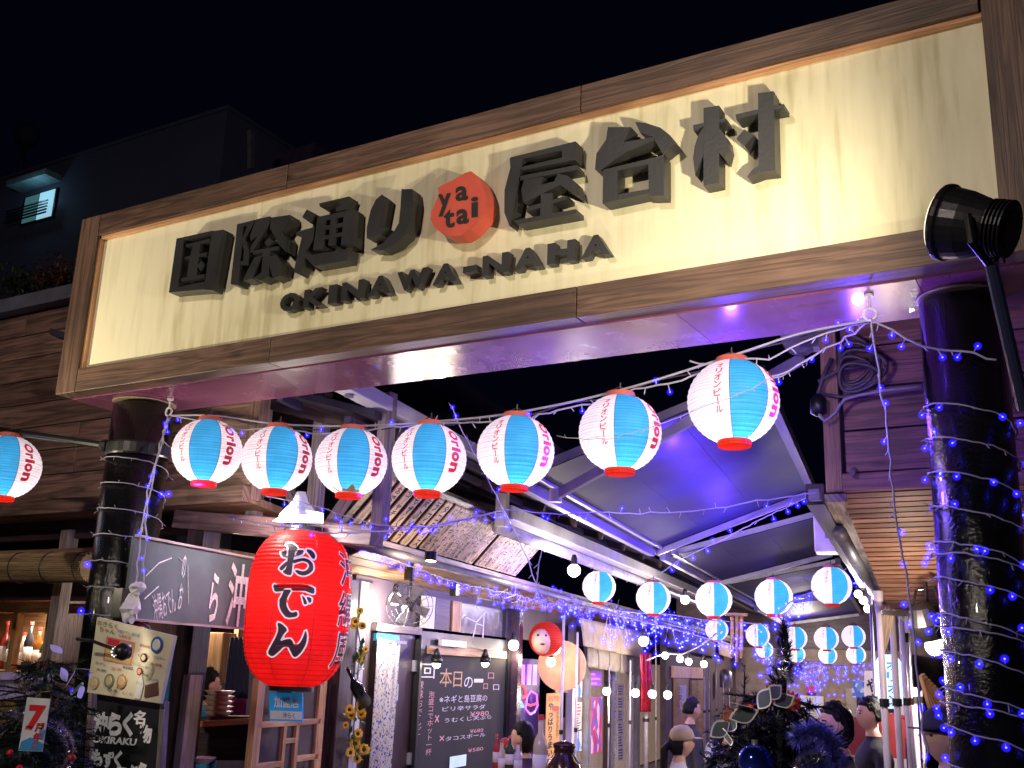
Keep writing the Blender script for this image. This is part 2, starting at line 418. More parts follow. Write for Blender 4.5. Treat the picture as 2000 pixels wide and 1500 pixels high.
# thin inner lip
b = MB(); b.box((-2.88, 4.035, Z1 - .155), (5.21, .03, .02)); b.box((X0 + .187, 4.035, 3.73), (.018, .03, .88)); b.build('inner_trim', wood('trim_timber', (.3, .14, .07), (.5, .27, .14)), sign)
# body of the box, with three painted soffit panels
b = MB(); b.box((-2.8775, 4.365, 3.735), (5.56, .47, 1.15)); b.build('sign_box', M_SIGNWOOD, sign)
M_SOFF = mat('glossy_brown_soffit_paint', (.2, .06, .13), .24, var=.1, bump=.02, bscale=6, coat=.4)
for a_, b_ in ((X0 + .01, -3.55), (-3.547, -1.62), (-1.617, -.62), (-.617, X1)):
    q = MB(); q.box(((a_ + b_) / 2, 4.361, 3.145), (b_ - a_, .478, .022)); q.build('soffit_panel', M_SOFF, sign)
b = MB(); b.box((-2.88, 4.36, Z1 + .012), (5.6, .52, .02)); b.build('top_cap', M_GREYMETAL, sign)

# raised black characters -------------------------------------------------
YL = 3.955
def crop(ox, oy, s): return lambda pts, Y=YL: [onY(ox + x / s, oy + y / s, Y) for x, y in pts]
c1 = crop(320, 400, 6.667); c2 = crop(560, 340, 6.667); c3 = crop(820, 240, 5.714); c4 = crop(1130, 220, 7.5); c5 = crop(1310, 150, 6.25)
chars = [
 ('国', c1, [[(165,440),(265,418),(185,1080),(65,1140)], [(165,440),(640,335),(620,388),(255,462)], [(625,345),(775,322),(632,1112),(520,1105)],
   [(185,1072),(530,1000),(525,1100),(65,1142)], [(290,515),(600,440),(592,490),(285,548)], [(385,500),(480,485),(422,925),(300,935),(330,720)],
   [(275,680),(560,618),(552,662),(270,712)], [(225,955),(530,900),(530,948),(222,1000)], [(490,725),(530,790),(480,865),(430,795)]]),
 ('際', c1, [[(955,250),(1040,235),(970,1050),(868,1030)], [(1030,235),(1180,195),(1165,250),(1060,440),(1110,600),(1100,782),(985,782),(985,740),(1030,730),(1042,600),(1000,450),(1020,440),(1085,270),(1020,285)],
   [(1200,190),(1380,150),(1375,250),(1150,620),(1120,620),(1130,560),(1220,400),(1130,470),(1120,400)], [(1400,165),(1640,130),(1645,200),(1540,350),(1600,450),(1580,605),(1500,520),(1380,300)],
   [(1370,420),(1430,490),(1350,550),(1310,490)], [(1160,600),(1500,535),(1490,582),(1160,645)], [(1290,600),(1385,590),(1365,930),(1260,985),(1160,955),(1270,880)],
   [(1180,680),(1280,660),(1150,960),(1030,990),(1090,850)], [(1380,670),(1460,650),(1550,760),(1520,920),(1420,962),(1375,800)]]),
 ('通', c2, [[(260,458),(378,520),(310,640),(200,560)], [(120,752),(362,688),(342,860),(245,1010),(330,1050),(820,970),(790,1122),(350,1200),(245,1090),(150,1302),(88,1272),(200,800),(120,790)],
   [(420,382),(812,290),(800,340),(765,460),(640,485),(640,430),(700,400),(640,352),(430,422)], [(395,560),(880,455),(880,525),(400,625)], [(402,565),(512,540),(480,980),(340,992)],
   [(570,560),(652,540),(630,930),(540,932)], [(745,500),(882,460),(858,920),(705,925)], [(430,685),(800,620),(800,672),(430,738)], [(430,812),(800,742),(800,790),(430,862)]]),
 ('り', c2, [[(1240,265),(1282,300),(1225,600),(1200,700),(1310,692),(1230,790),(1040,832),(1042,700),(1090,480),(1160,330)],
   [(1495,195),(1632,195),(1652,350),(1620,600),(1550,780),(1400,920),(1250,990),(1090,985),(1250,900),(1400,740),(1460,640),(1480,450)]]),
 ('屋', c3, [[(1010,385),(1740,205),(1725,275),(1150,400)], [(1002,390),(1150,395),(1110,600),(1070,850),(1000,1150),(942,1000),(945,750),(1010,500)], [(1592,245),(1742,208),(1730,405),(1585,435)],
   [(1130,492),(1735,352),(1730,412),(1130,532)], [(1120,592),(1750,470),(1760,522),(1120,640)], [(1160,635),(1380,600),(1345,690),(1500,652),(1540,567),(1650,590),(1730,655),(1782,822),(1560,692),(1160,892),(1130,760)],
   [(1190,942),(1640,812),(1640,852),(1190,992)], [(1350,790),(1480,780),(1475,1050),(1342,1060)], [(1040,1092),(1740,962),(1740,1012),(1090,1132)]]),
 ('台', c4, [[(430,210),(770,212),(660,430),(1090,360),(1115,410),(700,572),(320,842),(240,830),(260,600),(400,400)],
   [(830,135),(1000,155),(1200,220),(1340,330),(1430,450),(1230,602),(1085,350),(900,290)], [(360,842),(575,800),(570,1240),(350,1322)], [(360,835),(1250,622),(1250,705),(575,850)],
   [(1020,690),(1250,625),(1250,1215),(1030,1222)], [(352,1300),(590,1195),(1022,1118),(1030,1182),(352,1330)]]),
 ('村', c5, [[(400,380),(590,350),(592,1292),(400,1332)], [(270,590),(410,560),(412,602),(280,662)], [(585,520),(672,502),(676,545),(590,562)],
   [(405,610),(402,940),(300,1202),(272,1000),(290,850),(340,700)], [(588,620),(680,740),(702,860),(660,1012),(588,922)], [(895,640),(1022,710),(900,842),(800,755)],
   [(1065,200),(1255,175),(1277,1140),(1072,1162)], [(1075,1080),(1278,1138),(1100,1157),(930,1217),(1000,1130)], [(790,460),(1068,395),(1068,450),(800,520)], [(1252,352),(1382,330),(1380,380),(1258,402)]]),
]
for ch, cf, polys in chars:
    q = MB()
    for i, p in enumerate(polys):
        P = cf(p, YL - .0006 * i); q.prism(P, V3(0, .08 + .0006 * i, 0))
    q.build('raised_character', M_LETTER, sign)
# latin line
def sgn(px, py, Y=4.01): return onY(px, py, Y)
pl = [sgn(541, 606, 3.985), sgn(1198, 500, 3.985), sgn(1190, 458, 3.985), sgn(548, 572, 3.985)]
zb = (pl[0][2] + pl[1][2]) / 2; zt = (pl[2][2] + pl[3][2]) / 2; xa = pl[0][0]; xb = pl[1][0]
word = 'OKINAWA-NAHA'
v_, f_, lo_, hi_ = glyphs('OKINAWA-NAHA', .035)
wd = [.95, .95, .5, 1.0, 1.0, 1.25, 1.0, .62, 1.0, 1.0, 1.0, 1.0]; tot = sum(wd); x = xa
for ch, wi in zip(word, wd):
    xw = (xb - xa) * wi / tot; p = .025 * (xb - xa) / 3
    z_a, z_b = (zb, zt) if ch != '-' else (zb + .45 * (zt - zb) - .012, zb + .45 * (zt - zb) + .02)
    text_quad('raised_character', ch, [(x + p, 3.985, z_a), (x + xw - p, 3.985, z_a), (x + xw - p, 3.985, z_b), (x + p, 3.985, z_b)], M_LETTER, sign, .045, depth=V3(0, .05, 0), keep=False)
    x += xw
# red badge
badge = [(200,720),(380,630),(500,560),(570,538),(640,590),(700,690),(735,790),(740,900),(710,1020),(640,1110),(560,1190),(450,1260),(330,1265),(240,1230),(160,1160),(120,1080),(130,980),(190,850),(212,790)]
q = MB(); q.prism(c3(badge, 3.925), V3(0, .1, 0)); bd = q.build('badge', mat('coral_red_paint', (.62, .095, .06), .45, var=.1, bump=.05), sign)
def bt(t, x0, y0, x1, y1, sl=-.12):
    A_ = [onY(820 + a / 5.714, 240 + b / 5.714, 3.9245) for a, b in ((x0, y1), (x1, y1 + sl * (x1 - x0)), (x1, y0 + sl * (x1 - x0)), (x0, y0))]
    text_quad('lettering', t, A_, M_INK, bd, .03, keep=False, lift=V3(0, -.002, 0))
bt('y', 205, 800, 350, 1050); bt('a', 400, 715, 540, 880); bt('t', 270, 975, 390, 1180); bt('a', 410, 970, 550, 1140); bt('i', 575, 830, 655, 1060)

# ================================================================ PILLARS
def pillar(px, label, r, cx, cy):
    t = thing('black_pillar', label, 'pillar', (cx, cy, 0), 'black steel pillars carrying the entrance sign')
    q = MB(); q.lathe((cx, cy, .084), [(r, 0), (r, 3.02)], 48); o = q.build('shaft', M_BLACKPILLAR, t, smooth=False)
    for p in o.data.polygons: p.use_smooth = len(p.vertices) == 4
    q = MB(); q.lathe((cx, cy, 3.122), [(r + .003, 0), (r + .008, .004), (r + .003, .011)], 48); q.build('top_collar', mat('weld_bead', (.35, .25, .18), .5), t)
    q = MB(); q.lathe((cx, cy, .085), [(r + .1, 0), (r + .1, .02)], 32); q.build('base_plate', M_BLACK, t)
    return t
PL = (-5.27, 4.36); PR = (-.495, 4.39); RL, RR = .185, .158
pilL = pillar(0, 'glossy black steel pillar under the left end of the signboard with white lights around it', RL, *PL)
pilR = pillar(0, 'thick glossy black pillar at the right edge wrapped in many turns of blue lights', RR, *PR)
# clamp with a dark pipe on the left pillar
q = MB(); q.lathe((PL[0], PL[1], 2.78), [(RL + .004, 0), (RL + .008, .01), (RL + .008, .07), (RL + .004, .08)], 32); q.build('clamp_band', M_BLACK, pilL)
e1 = onY(0, 840, 4.2); e2 = onY(205, 870, 4.3)
q = MB(); q.tube([e1 + (e1 - e2) * .4, e2], .022, 8); q.sphere(e2, .04); q.build('side_pipe', M_BLACK, pilL)

# eye bolts under the soffit
def eyebolt(p, label):
    t = thing('eye_bolt', label, 'eye bolt', p, 'white eye bolts under the signboard')
    q = MB(); q.tube([p + V3(0, 0, .0), p + V3(0, 0, -.06)], .006, 8); q.lathe(p + V3(0, 0, -.012), [(.02, 0), (.02, .01)], 12); q.build('shank', M_WHITEMETAL, t)
    q = MB(); q.tube([p + V3(.026 * math.cos(a), 0, -.085 + .026 * math.sin(a)) for a in np.linspace(0, 2 * math.pi, 17)], .006, 6); q.build('ring', M_WHITEMETAL, t, smooth=True)
    return p + V3(0, 0, -.11)
EL = eyebolt(onZ(333, 778, 3.134), 'white eye bolt under the left end of the signboard beside the left pillar')
ER = eyebolt(onZ(1697, 575, 3.134), 'white eye bolt under the right end of the signboard')

# ================================================================ FLOODLIGHTS THAT LIGHT THE SIGN
def floodlight(head, aim, foot, label, r=.13, power=260, col=(1, .86, .6), spot=1.9, post_m=None, laim=None):
    t = thing('floodlight', label, 'floodlight', head, 'floodlights aimed at the signboard')
    head = np.array(head, float); d = np.array(aim, float) - head; d /= np.linalg.norm(d)
    q = MB(); q.lathe(head, [(r * .5, -r * 1.25), (r * .72, -r * 1.1), (r * .93, -r * .45), (r, .0), (r * 1.07, .005), (r * 1.07, .02), (r * .97, .028)], 28, d); h = q.build('lamp_housing', M_BLACK, t, bevel=.004)
    for k in range(5):
        q = MB(); q.lathe(head, [(r * .5, -r * (1.12 + .11 * k)), (r * .78, -r * (1.12 + .11 * k)), (r * .78, -r * (1.16 + .11 * k)), (r * .5, -r * (1.16 + .11 * k))], 24, d); q.build('cooling_fin', M_BLACK, h)
    q = MB(); q.lathe(head, [(r * .5, -r * 1.1), (r * .5, -r * 1.65)], 16, d); q.build('lamp_back', M_BLACK, t)
    q = MB(); q.lathe(head, [(r * .9, .029), (r * .9, .033)], 28, d); q.build('lens', glow('floodlight_lens', (1, .9, .7), 1.6), t)
    sd = np.cross(d, UP); sd /= np.linalg.norm(sd); up2 = np.cross(sd, d)
    q = MB(); q.tube([head + sd * r * .95 - d * r * .8, head + sd * r * .9 - up2 * r * .7 - d * r * 1.1, head - up2 * r * 1.05 - d * r * 1.4, head - sd * r * .9 - up2 * r * .7 - d * r * 1.1, head - sd * r * .95 - d * r * .8], .012, 6); q.build('yoke', M_BLACK, t)
    q = MB(); q.tube([head - up2 * r * 1.02 - d * r * 1.4, np.array(foot, float)], .018, 10); q.build('support_arm', post_m or M_BLACK, t)
    light('sign_lamp', 'SPOT', head + d * .06, power, col, t, .035, aim if laim is None else laim, spot, .9)
    return t
FH = onY(1858, 436, 2.9)
FT = floodlight(FH, FH + V3(-1.26, .27, .5), onY(2000, 800, 3.05), 'black ribbed floodlight in front of the right end of the signboard', power=230, r=.1, laim=(-2.5, 4, 3.7), post_m=mat('pipe_paint_with_blue_light', (.03, .035, .09), .3))  # blue light on the support arm is put into its colour
floodlight((-6.6, 2.6, 2.3), (-4.4, 4.0, 3.75), (-6.8, 2.5, 0), 'unseen black floodlight assumed on a post left of the entrance', power=270, spot=1.7)  # unseen lamp, assumed from the rightward shadows of the left characters
floodlight((-1.3, 2.2, .5), (-1.25, 4.0, 3.55), (-1.3, 2.15, .1), 'unseen low black floodlight assumed on the pavement before the right end of the signboard', power=120, spot=.85)  # unseen lamp, assumed from the bright spot on the sign panel
# unseen street lamp added behind the viewer as fill light, post included
t = thing('added_street_lamp', 'unseen street lamp added behind the viewer as fill light', 'street lamp', (-3, -7, 0))
q = MB(); q.tube([(-3, -7, 0), (-3, -7, 6.3), (-3, -6.2, 6.6)], [.09, .06, .045], 10); q.build('pole', M_GREYMETAL, t)
q = MB(); q.box((-3, -6, 6.58), (.3, .6, .1)); q.build('lamp_head', M_GREYMETAL, t)
light('added_street_light', 'AREA', (-3, -6, 6.5), 540, (1, .84, .74), t, .5, (-3, 4, 3))
q = MB(); q.box((-3, -6, 6.522), (.24, .5, .01)); q.build('diffuser', glow('added_street_lamp_diffuser', (1, .85, .7), 6), t)

# ================================================================ PAPER LANTERNS (white and blue, beer house style)
def sph(r, th, ph, sq=.95):
    """th: longitude from -Y (towards the street) turning to +X; ph latitude"""
    return V3(r * math.cos(ph) * math.sin(th), -r * math.cos(ph) * math.cos(th), r * sq * math.sin(ph))
PHM = 1.2
def lantern_master(label, lit, es, detail=True):
    r = .2
    t = thing('paper_lantern', label, 'lantern', (0, 0, -50), 'round blue and white paper lanterns')
    t.location = (0, 0, 0)
    rings = 36 if detail else 14; seg = 48 if detail else 24
    for nm, ranges, m in (('white_paper', [(25, 155), (205, 335)], paper('lantern_white_paper' + lit, (.95, .84, .87), es, 430)),
                          ('blue_paper', [(-25, 25), (155, 205)], paper('lantern_blue_paper' + lit, (.045, .4, .78), es * 1.15, 430))):
        vv = []; ff = []
        for a0, a1 in ranges:
            n = max(4, int(seg * (a1 - a0) / 360)); b0 = len(vv)
            for i in range(rings + 1):
                ph = -PHM + 2 * PHM * i / rings; k = 1.0 if i % 2 == 0 else .986
                for j in range(n + 1): vv.append(sph(r * k, math.radians(a0 + (a1 - a0) * j / n), ph))
            for i in range(rings):
                for j in range(n): q0 = b0 + i * (n + 1) + j; ff.append((q0, q0 + 1, q0 + n + 2, q0 + n + 1))
        meshobj(nm, vv, ff, m, t, smooth=not detail)
    h = r * .95 * math.sin(PHM); rr = r * math.cos(PHM)
    q = MB(); q.lathe((0, 0, -h - .028), [(rr * .8, 0), (rr, .003), (rr * 1.02, .026), (rr * .95, .032)], 20); q.build('bottom_ring', paper('lantern_red_ring' + lit, (.7, .035, .01), .35), t)
    q = MB(); q.lathe((0, 0, h - .006), [(rr * .95, 0), (rr * 1.05, .004), (rr * .95, .03), (rr * .8, .03)], 20); q.build('top_ring', mat('lantern_top_ring', (.55, .12, .09), .5), t)
    q = MB(); q.tube([(0, 0, h + .02), (0, 0, h + .075)], .004, 5); q.tube([(-rr, 0, h + .02), (0, 0, h + .055), (rr, 0, h + .02)], .003, 5); q.build('hanger', M_BWIRE, t)
    if detail:
        q = MB()
        for a in (-25, 25, 155, 205): q.tube([sph(r * 1.003, math.radians(a), p) for p in np.linspace(-PHM, PHM, 19)], .0016, 4)
        q.build('seam', mat('lantern_blue_seam', (.02, .09, .3), .6), t)
        q = MB(); q.sphere((0, 0, -.05), .028, 12, 8); q.build('light_bulb', glow('lantern_bulb', (1, .95, .9), 12), t)
        light('bulb_light', 'POINT', (0, 0, -.09), 2.3, (1, .93, .9), t, .03)
    # printed lettering bent onto the ball
    def wrap(body, th0, w_, z0, z1, m, off, res, vertical=False):
        v, f, lo, hi = glyphs(body, off, res); u = (v - lo) / (hi - lo); P = []
        for a, c in u:
            if vertical: # word reads downwards, lying on its side
                a, c = c, 1 - a
            ph = z0 + (z1 - z0) * c; P.append(sph(r * 1.006, math.radians(th0) + (a - .5) * w_ / (r * math.cos(ph) ** .6) , ph))
        meshobj('lettering', P, f, m, t)
    # subdivide by splitting the word into letters so that each follows the curve
    MR = mat('lantern_red_print', (.5, .012, .05), .6, bump=0, var=.05, emit=(.5, .012, .05), es=.35)
    if detail:
        word = 'Orion'; ws = [1.25, .62, .42, .95, 1.0]; tot = sum(ws); y = .76
        for ch, wi in zip(word, ws):
            dz = 1.3 * wi / tot
            v, f, lo, hi = glyphs(ch, .05, 3); u = (v - lo) / (hi - lo); P = []
            hgt = 1.0 if ch in 'O' else (.75 if ch != 'i' else .95)
            for a, c in u:
                ph = y - dz * .92 * a; th = math.radians(35) + (c * hgt) * .36
                P.append(sph(r * 1.008, th, ph))
            meshobj('printed_letter', P, f, MR, t); y -= dz
    jp = 'オリオンビール'; y = .80
    for ch in jp:
        dz = .19; v, f, lo, hi = glyphs(ch, .02, 2); u = (v - lo) / np.maximum(hi - lo, 1e-6); P = []
        for a, c in u:
            if ch == 'ー': a, c = .42 + .16 * c, 1 - a
            P.append(sph(r * 1.006, math.radians(-40) + (a - .5) * .17, y - dz * .9 * (1 - c)))
        meshobj('printed_letter' , P, f, MR, t); y -= dz
        if not detail and ch == 'ン': break
    return t
LF = lantern_master('tmp', '', .17)
LB = lantern_master('tmp', '_far', .8, detail=False)
front = [((405, 882), 'leftmost lantern of the long front string, next to the left black pillar', -5), ((541, 897), 'second lantern from the left pillar on the front string', 8),
         ((686, 902), 'front string lantern with a scorched brown patch at its bottom', 3), ((838, 896), 'fourth lantern from the left pillar on the front string', 0),
         ((1007, 882), 'fifth lantern from the left pillar, crossed by a thin light cord', 9), ((1211, 846), 'sixth front string lantern, second nearest the right end', 17), ((1432, 785), 'largest and highest lantern, at the right end of the front string', 21)]
FL = []
dias = [135, 137, 141, 147, 152, 162, 178]
def lantern(master, px, py, Y, label, rz, sc_=1.0, tilt=0):
    p = onY(px, py, Y); c = copy_tree(master, None, p); c['label'] = label; c.scale = (sc_,) * 3
    c.rotation_euler = (math.radians(tilt), 0, math.radians(rz)); return c, p
first = True
for ((px, py), lab, dr), dia in zip(front, dias):
    Y = 4.3; p = onY(px, py, Y); fw = np.dot(p - EYE, R[:, 2]); s_ = dia * fw / FPX / .4
    view = math.degrees(math.atan2(p[0], p[1]))  # lanterns hang with the blue gore turned to the street corner
    c, p = lantern(LF, px, py, Y, lab, -view + dr, s_, rnd.uniform(-2, 2)); FL.append((p, s_))
c, p = lantern(LF, 12, 912, 4.2, 'lantern cut by the left edge of the view, left of the left pillar', 62 - 12, 1.1)
LANT0 = p
# scorched patch on the third one
q = MB(); c = FL[2][0]; r = .2 * FL[2][1] * 1.006; vv = []; ff = []; nn = 22
vw = -math.atan2(c[0], c[1]); rot = lambda th: th + 0
pts = [(x, -1.16 + .13 + .1 * math.sin(x * 5 + 1) + .07 * math.sin(x * 13)) for x in np.linspace(-.9, .75, nn)]
th_off = math.atan2(c[0], c[1])
for x, top in pts:
    for k in (0, .5, 1): vv.append(c + sph(r, x - th_off * -1 - 2 * th_off, -1.19 + (top + 1.19) * k))
for i in range(nn - 1):
    for k in range(2): a = i * 3 + k; ff.append((a, a + 3, a + 4, a + 1))
# keep the patch as part of its lantern
sc3 = [o for o in COL.objects if o.get('label', '').startswith('front string lantern with a scorched')][0]
o = meshobj('scorched_patch', vv, ff, mat('scorched_paper', (.42, .2, .1), .8, emit=(.5, .25, .13), es=.35), None)
me = o.data
inv = np.array(sc3.rotation_euler.to_matrix().inverted()) / sc3.scale[0]
for v in me.vertices: v.co = Vector(tuple(inv @ (np.array(v.co) - c)))
o.location = (0, 0, 0); o.parent = sc3

far = [ # px, py, dia px, label
 (1170,1146,66,'leftmost lantern of the first string deeper in the alley, next to the ceiling lamp'), (1276,1168,68,'second lantern of the first inner string, in front of a lit bulb'),
 (1394,1171,72,'middle lantern of the first inner string of five'), (1511,1166,74,'fourth lantern of the first inner string'), (1624,1144,78,'rightmost and highest lantern of the first inner string, by the slatted ceiling'),
 (1400,1230,45,'lantern hanging just below the middle one of the first inner string'), (1480,1241,47,'second lantern of the second inner string'), (1553,1246,47,'third lantern of the second inner string, behind the tip of the Christmas tree'),
 (1614,1247,48,'fourth lantern of the second inner string'), (1667,1243,46,'rightmost lantern of the second inner string by the cream flag'),
 (1493,1269,34,'lantern half hidden under the second lantern of the second inner string'), (1556,1278,34,'lantern directly under the third lantern of the second inner string'),
 (1617,1280,36,'lantern directly under the fourth lantern of the second inner string'), (1672,1279,38,'lantern directly under the rightmost lantern of the second inner string'),
 (1500,1302,25,'small lantern at the left end of the far garland'), (1552,1318,28,'first lantern of the curved far row of six'), (1584,1325,27,'second lantern of the curved far row'),
 (1615,1325,29,'third lantern of the curved far row, seen blue gore first'), (1646,1324,28,'fourth lantern of the curved far row'), (1679,1317,28,'fifth lantern of the curved far row'), (1703,1309,26,'last lantern of the curved far row, beside the giant pale lantern'),
 (1648,1337,22,'tiny lantern peeping out beneath the curved far row')]
FARP = []
for i, (px, py, d, lab) in enumerate(far):
    f = .42 * FPX / d; p = atF(px, py, f); vw = math.degrees(math.atan2(p[0], p[1]))
    c = copy_tree(LB, None, p); c['label'] = lab; c.scale = (1.05,) * 3
    c.rotation_euler = (0, 0, math.radians(-vw + (26 if i < 14 else (0, -4, 18)[i % 3])))
    FARP.append(p)
def kill(o):
    for ch in list(o.children): kill(ch)
    bpy.data.objects.remove(o)
kill(LF); kill(LB)

# ================================================================ STRING LIGHTS
bulb_me = None
BLED = glow('blue_led', (.06, .08, 1.0), 9)
def halo_mat():  # blue halo of the bulbs, put in as a glowing volume around each
    m = bpy.data.materials.new('blue_led_halo'); m.use_nodes = True; n = m.node_tree.nodes; l = m.node_tree.links; n.clear()
    out = n.new('ShaderNodeOutputMaterial'); em = n.new('ShaderNodeEmission'); em.inputs[0].default_value = (.02, .008, 1, 1); em.inputs[1].default_value = HALO_D
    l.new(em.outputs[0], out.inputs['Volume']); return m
HALO_D = 46.0
BHALO = halo_mat()
HALO_D = 8.0
BHALO2 = halo_mat()
BOFF = mat('clear_bulb_off', (.7, .68, .8), .3, bump=0)
def _bmesh_sphere(r):
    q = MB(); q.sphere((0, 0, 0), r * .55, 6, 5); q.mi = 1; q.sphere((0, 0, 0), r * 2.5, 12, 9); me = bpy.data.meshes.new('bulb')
    me.from_pydata(q.v, [], q.f); me.materials.append(BLED); me.materials.append(BHALO); me.polygons.foreach_set('material_index', q.fm); me.polygons.foreach_set('use_smooth', [True] * len(q.f)); return me
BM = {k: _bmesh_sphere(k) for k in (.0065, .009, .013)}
nb = [0]
def densify(pts, step):
    out = [np.array(pts[0], float)]
    P = [np.array(p, float) for p in pts]; m = len(P)
    for i in range(m - 1):
        p0 = P[max(0, i - 1)]; p1 = P[i]; p2 = P[i + 1]; p3 = P[min(m - 1, i + 2)]
        k = max(2, int(np.linalg.norm(p2 - p1) / step))
        for j in range(1, k + 1):
            t = j / k; out.append(.5 * ((2 * p1) + (p2 - p0) * t + (2 * p0 - 5 * p1 + 4 * p2 - p3) * t * t + (3 * p1 - p0 - 3 * p2 + p3) * t ** 3))
    return out
def lights(label, pts, spacing=.1, lit=.6, r=.0045, br=.0065, stub=.03, group='strings of tiny blue lights', jit=.004, step=.05, stuff=False, outward=None, seed=0, extra=0):
    rr = random.Random(len(label) * 31 + seed)
    P = densify(pts, step)
    P = [p + V3(rr.gauss(0, jit), rr.gauss(0, jit), rr.gauss(0, jit)) for p in P]
    t = thing('string_lights', label, 'string lights', P[0], group)
    q = MB(); q.tube(P, r, 5)
    stubs = []; bul = []; acc = 0
    for a, b_ in zip(P[:-1], P[1:]):
        acc += np.linalg.norm(b_ - a)
        if acc >= spacing:
            acc -= spacing * rr.uniform(.75, 1.25)
            dv = V3(rr.uniform(-.7, .7), rr.uniform(-.5, .3), rr.choice([-1, -1, -1, 1]) * rr.uniform(.6, 1.1))
            if outward is not None: dv = dv * .5 + outward(a) * .9
            dv /= np.linalg.norm(dv); e = a + dv * stub * rr.uniform(.8, 1.3); q.tube([a, e], [r * .7, r * .5], 4)
            if rr.random() < lit: bul.append(e)
            else: stubs.append((a, e))
    q.build('wire', M_WIRE, t, smooth=True)
    if stuff:
        mb = MB()
        for e in bul: mb.sphere(e, br, 6, 4)
        if bul: mb.build('bulb', BLED, t, smooth=True, kind='stuff')
    else:
        me = BM[min(BM, key=lambda k: abs(k - br))]
        for e in bul:
            o = bpy.data.objects.new('light_bulb', me); o.location = tuple(e - P[0]); place(o, t); nb[0] += 1
    return t
Yb = 4.3
rope = [EL] + pw([(420, 812), (541, 828), (686, 832), (838, 824), (1007, 806), (1211, 762), (1432, 694), (1560, 652)], lambda a, b: onY(a, b, Yb)) + [ER]
t = thing('lantern_rope', 'white rope between the two eye bolts that carries the front row of lanterns', 'rope', EL)
q = MB(); q.tube(densify(rope, .06), .0055, 6); q.build('rope_core', M_WIRE, t, smooth=True)
q = MB(); q.tube([p + V3(0, .006, -.012 + .01 * math.sin(i * .9)) for i, p in enumerate(densify(rope, .06))], .004, 5); q.build('lamp_cable', M_BWIRE, t, smooth=True)
lights('string of small blue lights twisted along the white rope above the front lanterns', [EL] + pw([(400, 822), (470, 838), (540, 836), (640, 848), (760, 834), (850, 826), (920, 824), (1000, 822), (1090, 800), (1180, 784), (1240, 760), (1330, 742), (1432, 702), (1500, 700), (1570, 668), (1640, 640)], lambda a, b: onY(a, b, Yb - .02)) + [ER], .07, .5)
lights('string of blue lights looping from the right eye bolt down behind the largest lantern', [ER] + pw([(1640, 668), (1590, 695), (1540, 722), (1500, 738), (1440, 720), (1345, 705)], lambda a, b: onY(a, b, 4.42)), .06, .6, seed=3)
lights('thin unlit cord of stubs passing across the three right lanterns', pw([(1088, 850), (1150, 857), (1211, 851), (1300, 826), (1350, 806), (1420, 780), (1500, 745), (1600, 690)], lambda a, b: onY(a, b, 4.06)), .09, .05, r=.002, stub=.02)
lights('string of white wire and blue lights hanging straight down from the right eye bolt', [ER] + pw([(1712, 700), (1728, 800), (1740, 900), (1752, 1000), (1764, 1090), (1780, 1200), (1790, 1300), (1802, 1400), (1812, 1500), (1820, 1640)], lambda a, b: onY(a, b, 4.34)), .085, .5)
lights('string of blue lights swinging from the right eye bolt across to the right pillar', [ER] + pw([(1740, 645), (1800, 676), (1860, 682), (1900, 690), (1950, 704)], lambda a, b: onY(a, b, 4.2)), .06, .6)
lights('drooping string of lights from the left eye bolt down beside the left pillar', [EL] + pw([(318, 860), (300, 930), (288, 985), (284, 1040), (282, 1100), (280, 1160)], lambda a, b: onY(a, b, 4.22)), .07, .45)
lights('second string hanging from the left eye bolt beside the first', [EL] + pw([(310, 880), (290, 960), (275, 1050), (268, 1120), (262, 1170)], lambda a, b: onY(a, b, 4.2)), .07, .35, seed=5)
lights('long blue light string spanning the entrance in front of the red lantern top', pw([(445, 1008), (500, 1022), (560, 1030), (640, 1040), (700, 1040), (800, 1033), (870, 1022), (930, 1010), (985, 998)], lambda a, b: onY(a, b, 4.75)), .07, .5)
lights('second strand running just above the long string to the awning corner', pw([(520, 970), (600, 985), (680, 1010), (740, 1026), (850, 1030), (930, 1008), (988, 996), (1060, 1003), (1150, 1000), (1250, 1002), (1330, 1000), (1420, 990), (1500, 975), (1590, 962)], lambda a, b: onY(a, b, 4.85)), .08, .5, r=.0035)
lights('thin cord of lights slanting from the front rope down to the stall eave', pw([(878, 790), (905, 845), (945, 920), (985, 998), (1020, 1070), (1040, 1120), (1060, 1168)], lambda a, b: onY(a, b, 4.6)), .08, .4, r=.003)
lights('short cord of lights dropping from the awning corner to the stall eave', pw([(1060, 1060), (1052, 1100), (1045, 1150), (1062, 1170)], lambda a, b: onY(a, b, 5.2)), .06, .4, r=.003)
lights('blue light string along the front bar of the first awning', [onS(a, b, 6.9) + V3(0, -.05, 0) for a, b in ((1292, 1122), (1340, 1090), (1400, 1062), (1450, 1036), (1520, 1000), (1598, 966))], .16, .75, r=.006, br=.013, stub=.05)
lights('blue light string under the left eave from the red lantern into the alley', [onU(a, b, -1.84) for a, b in ((690, 1062), (760, 1090), (830, 1116), (900, 1140), (960, 1152), (1020, 1166), (1080, 1180), (1150, 1186), (1230, 1204), (1310, 1222), (1400, 1240))], .11, .8, r=.005, br=.013, stub=.04)
lights('dense tangle of blue lights along the left eave beyond the plaques', [onU(a, b, -1.8) for a, b in ((930, 1158), (960, 1168), (1000, 1160), (1040, 1176), (1090, 1172), (1140, 1190), (1190, 1184), (1240, 1206), (1300, 1200), (1350, 1222))], .085, .8, r=.004, br=.0105, stub=.08, jit=.03)
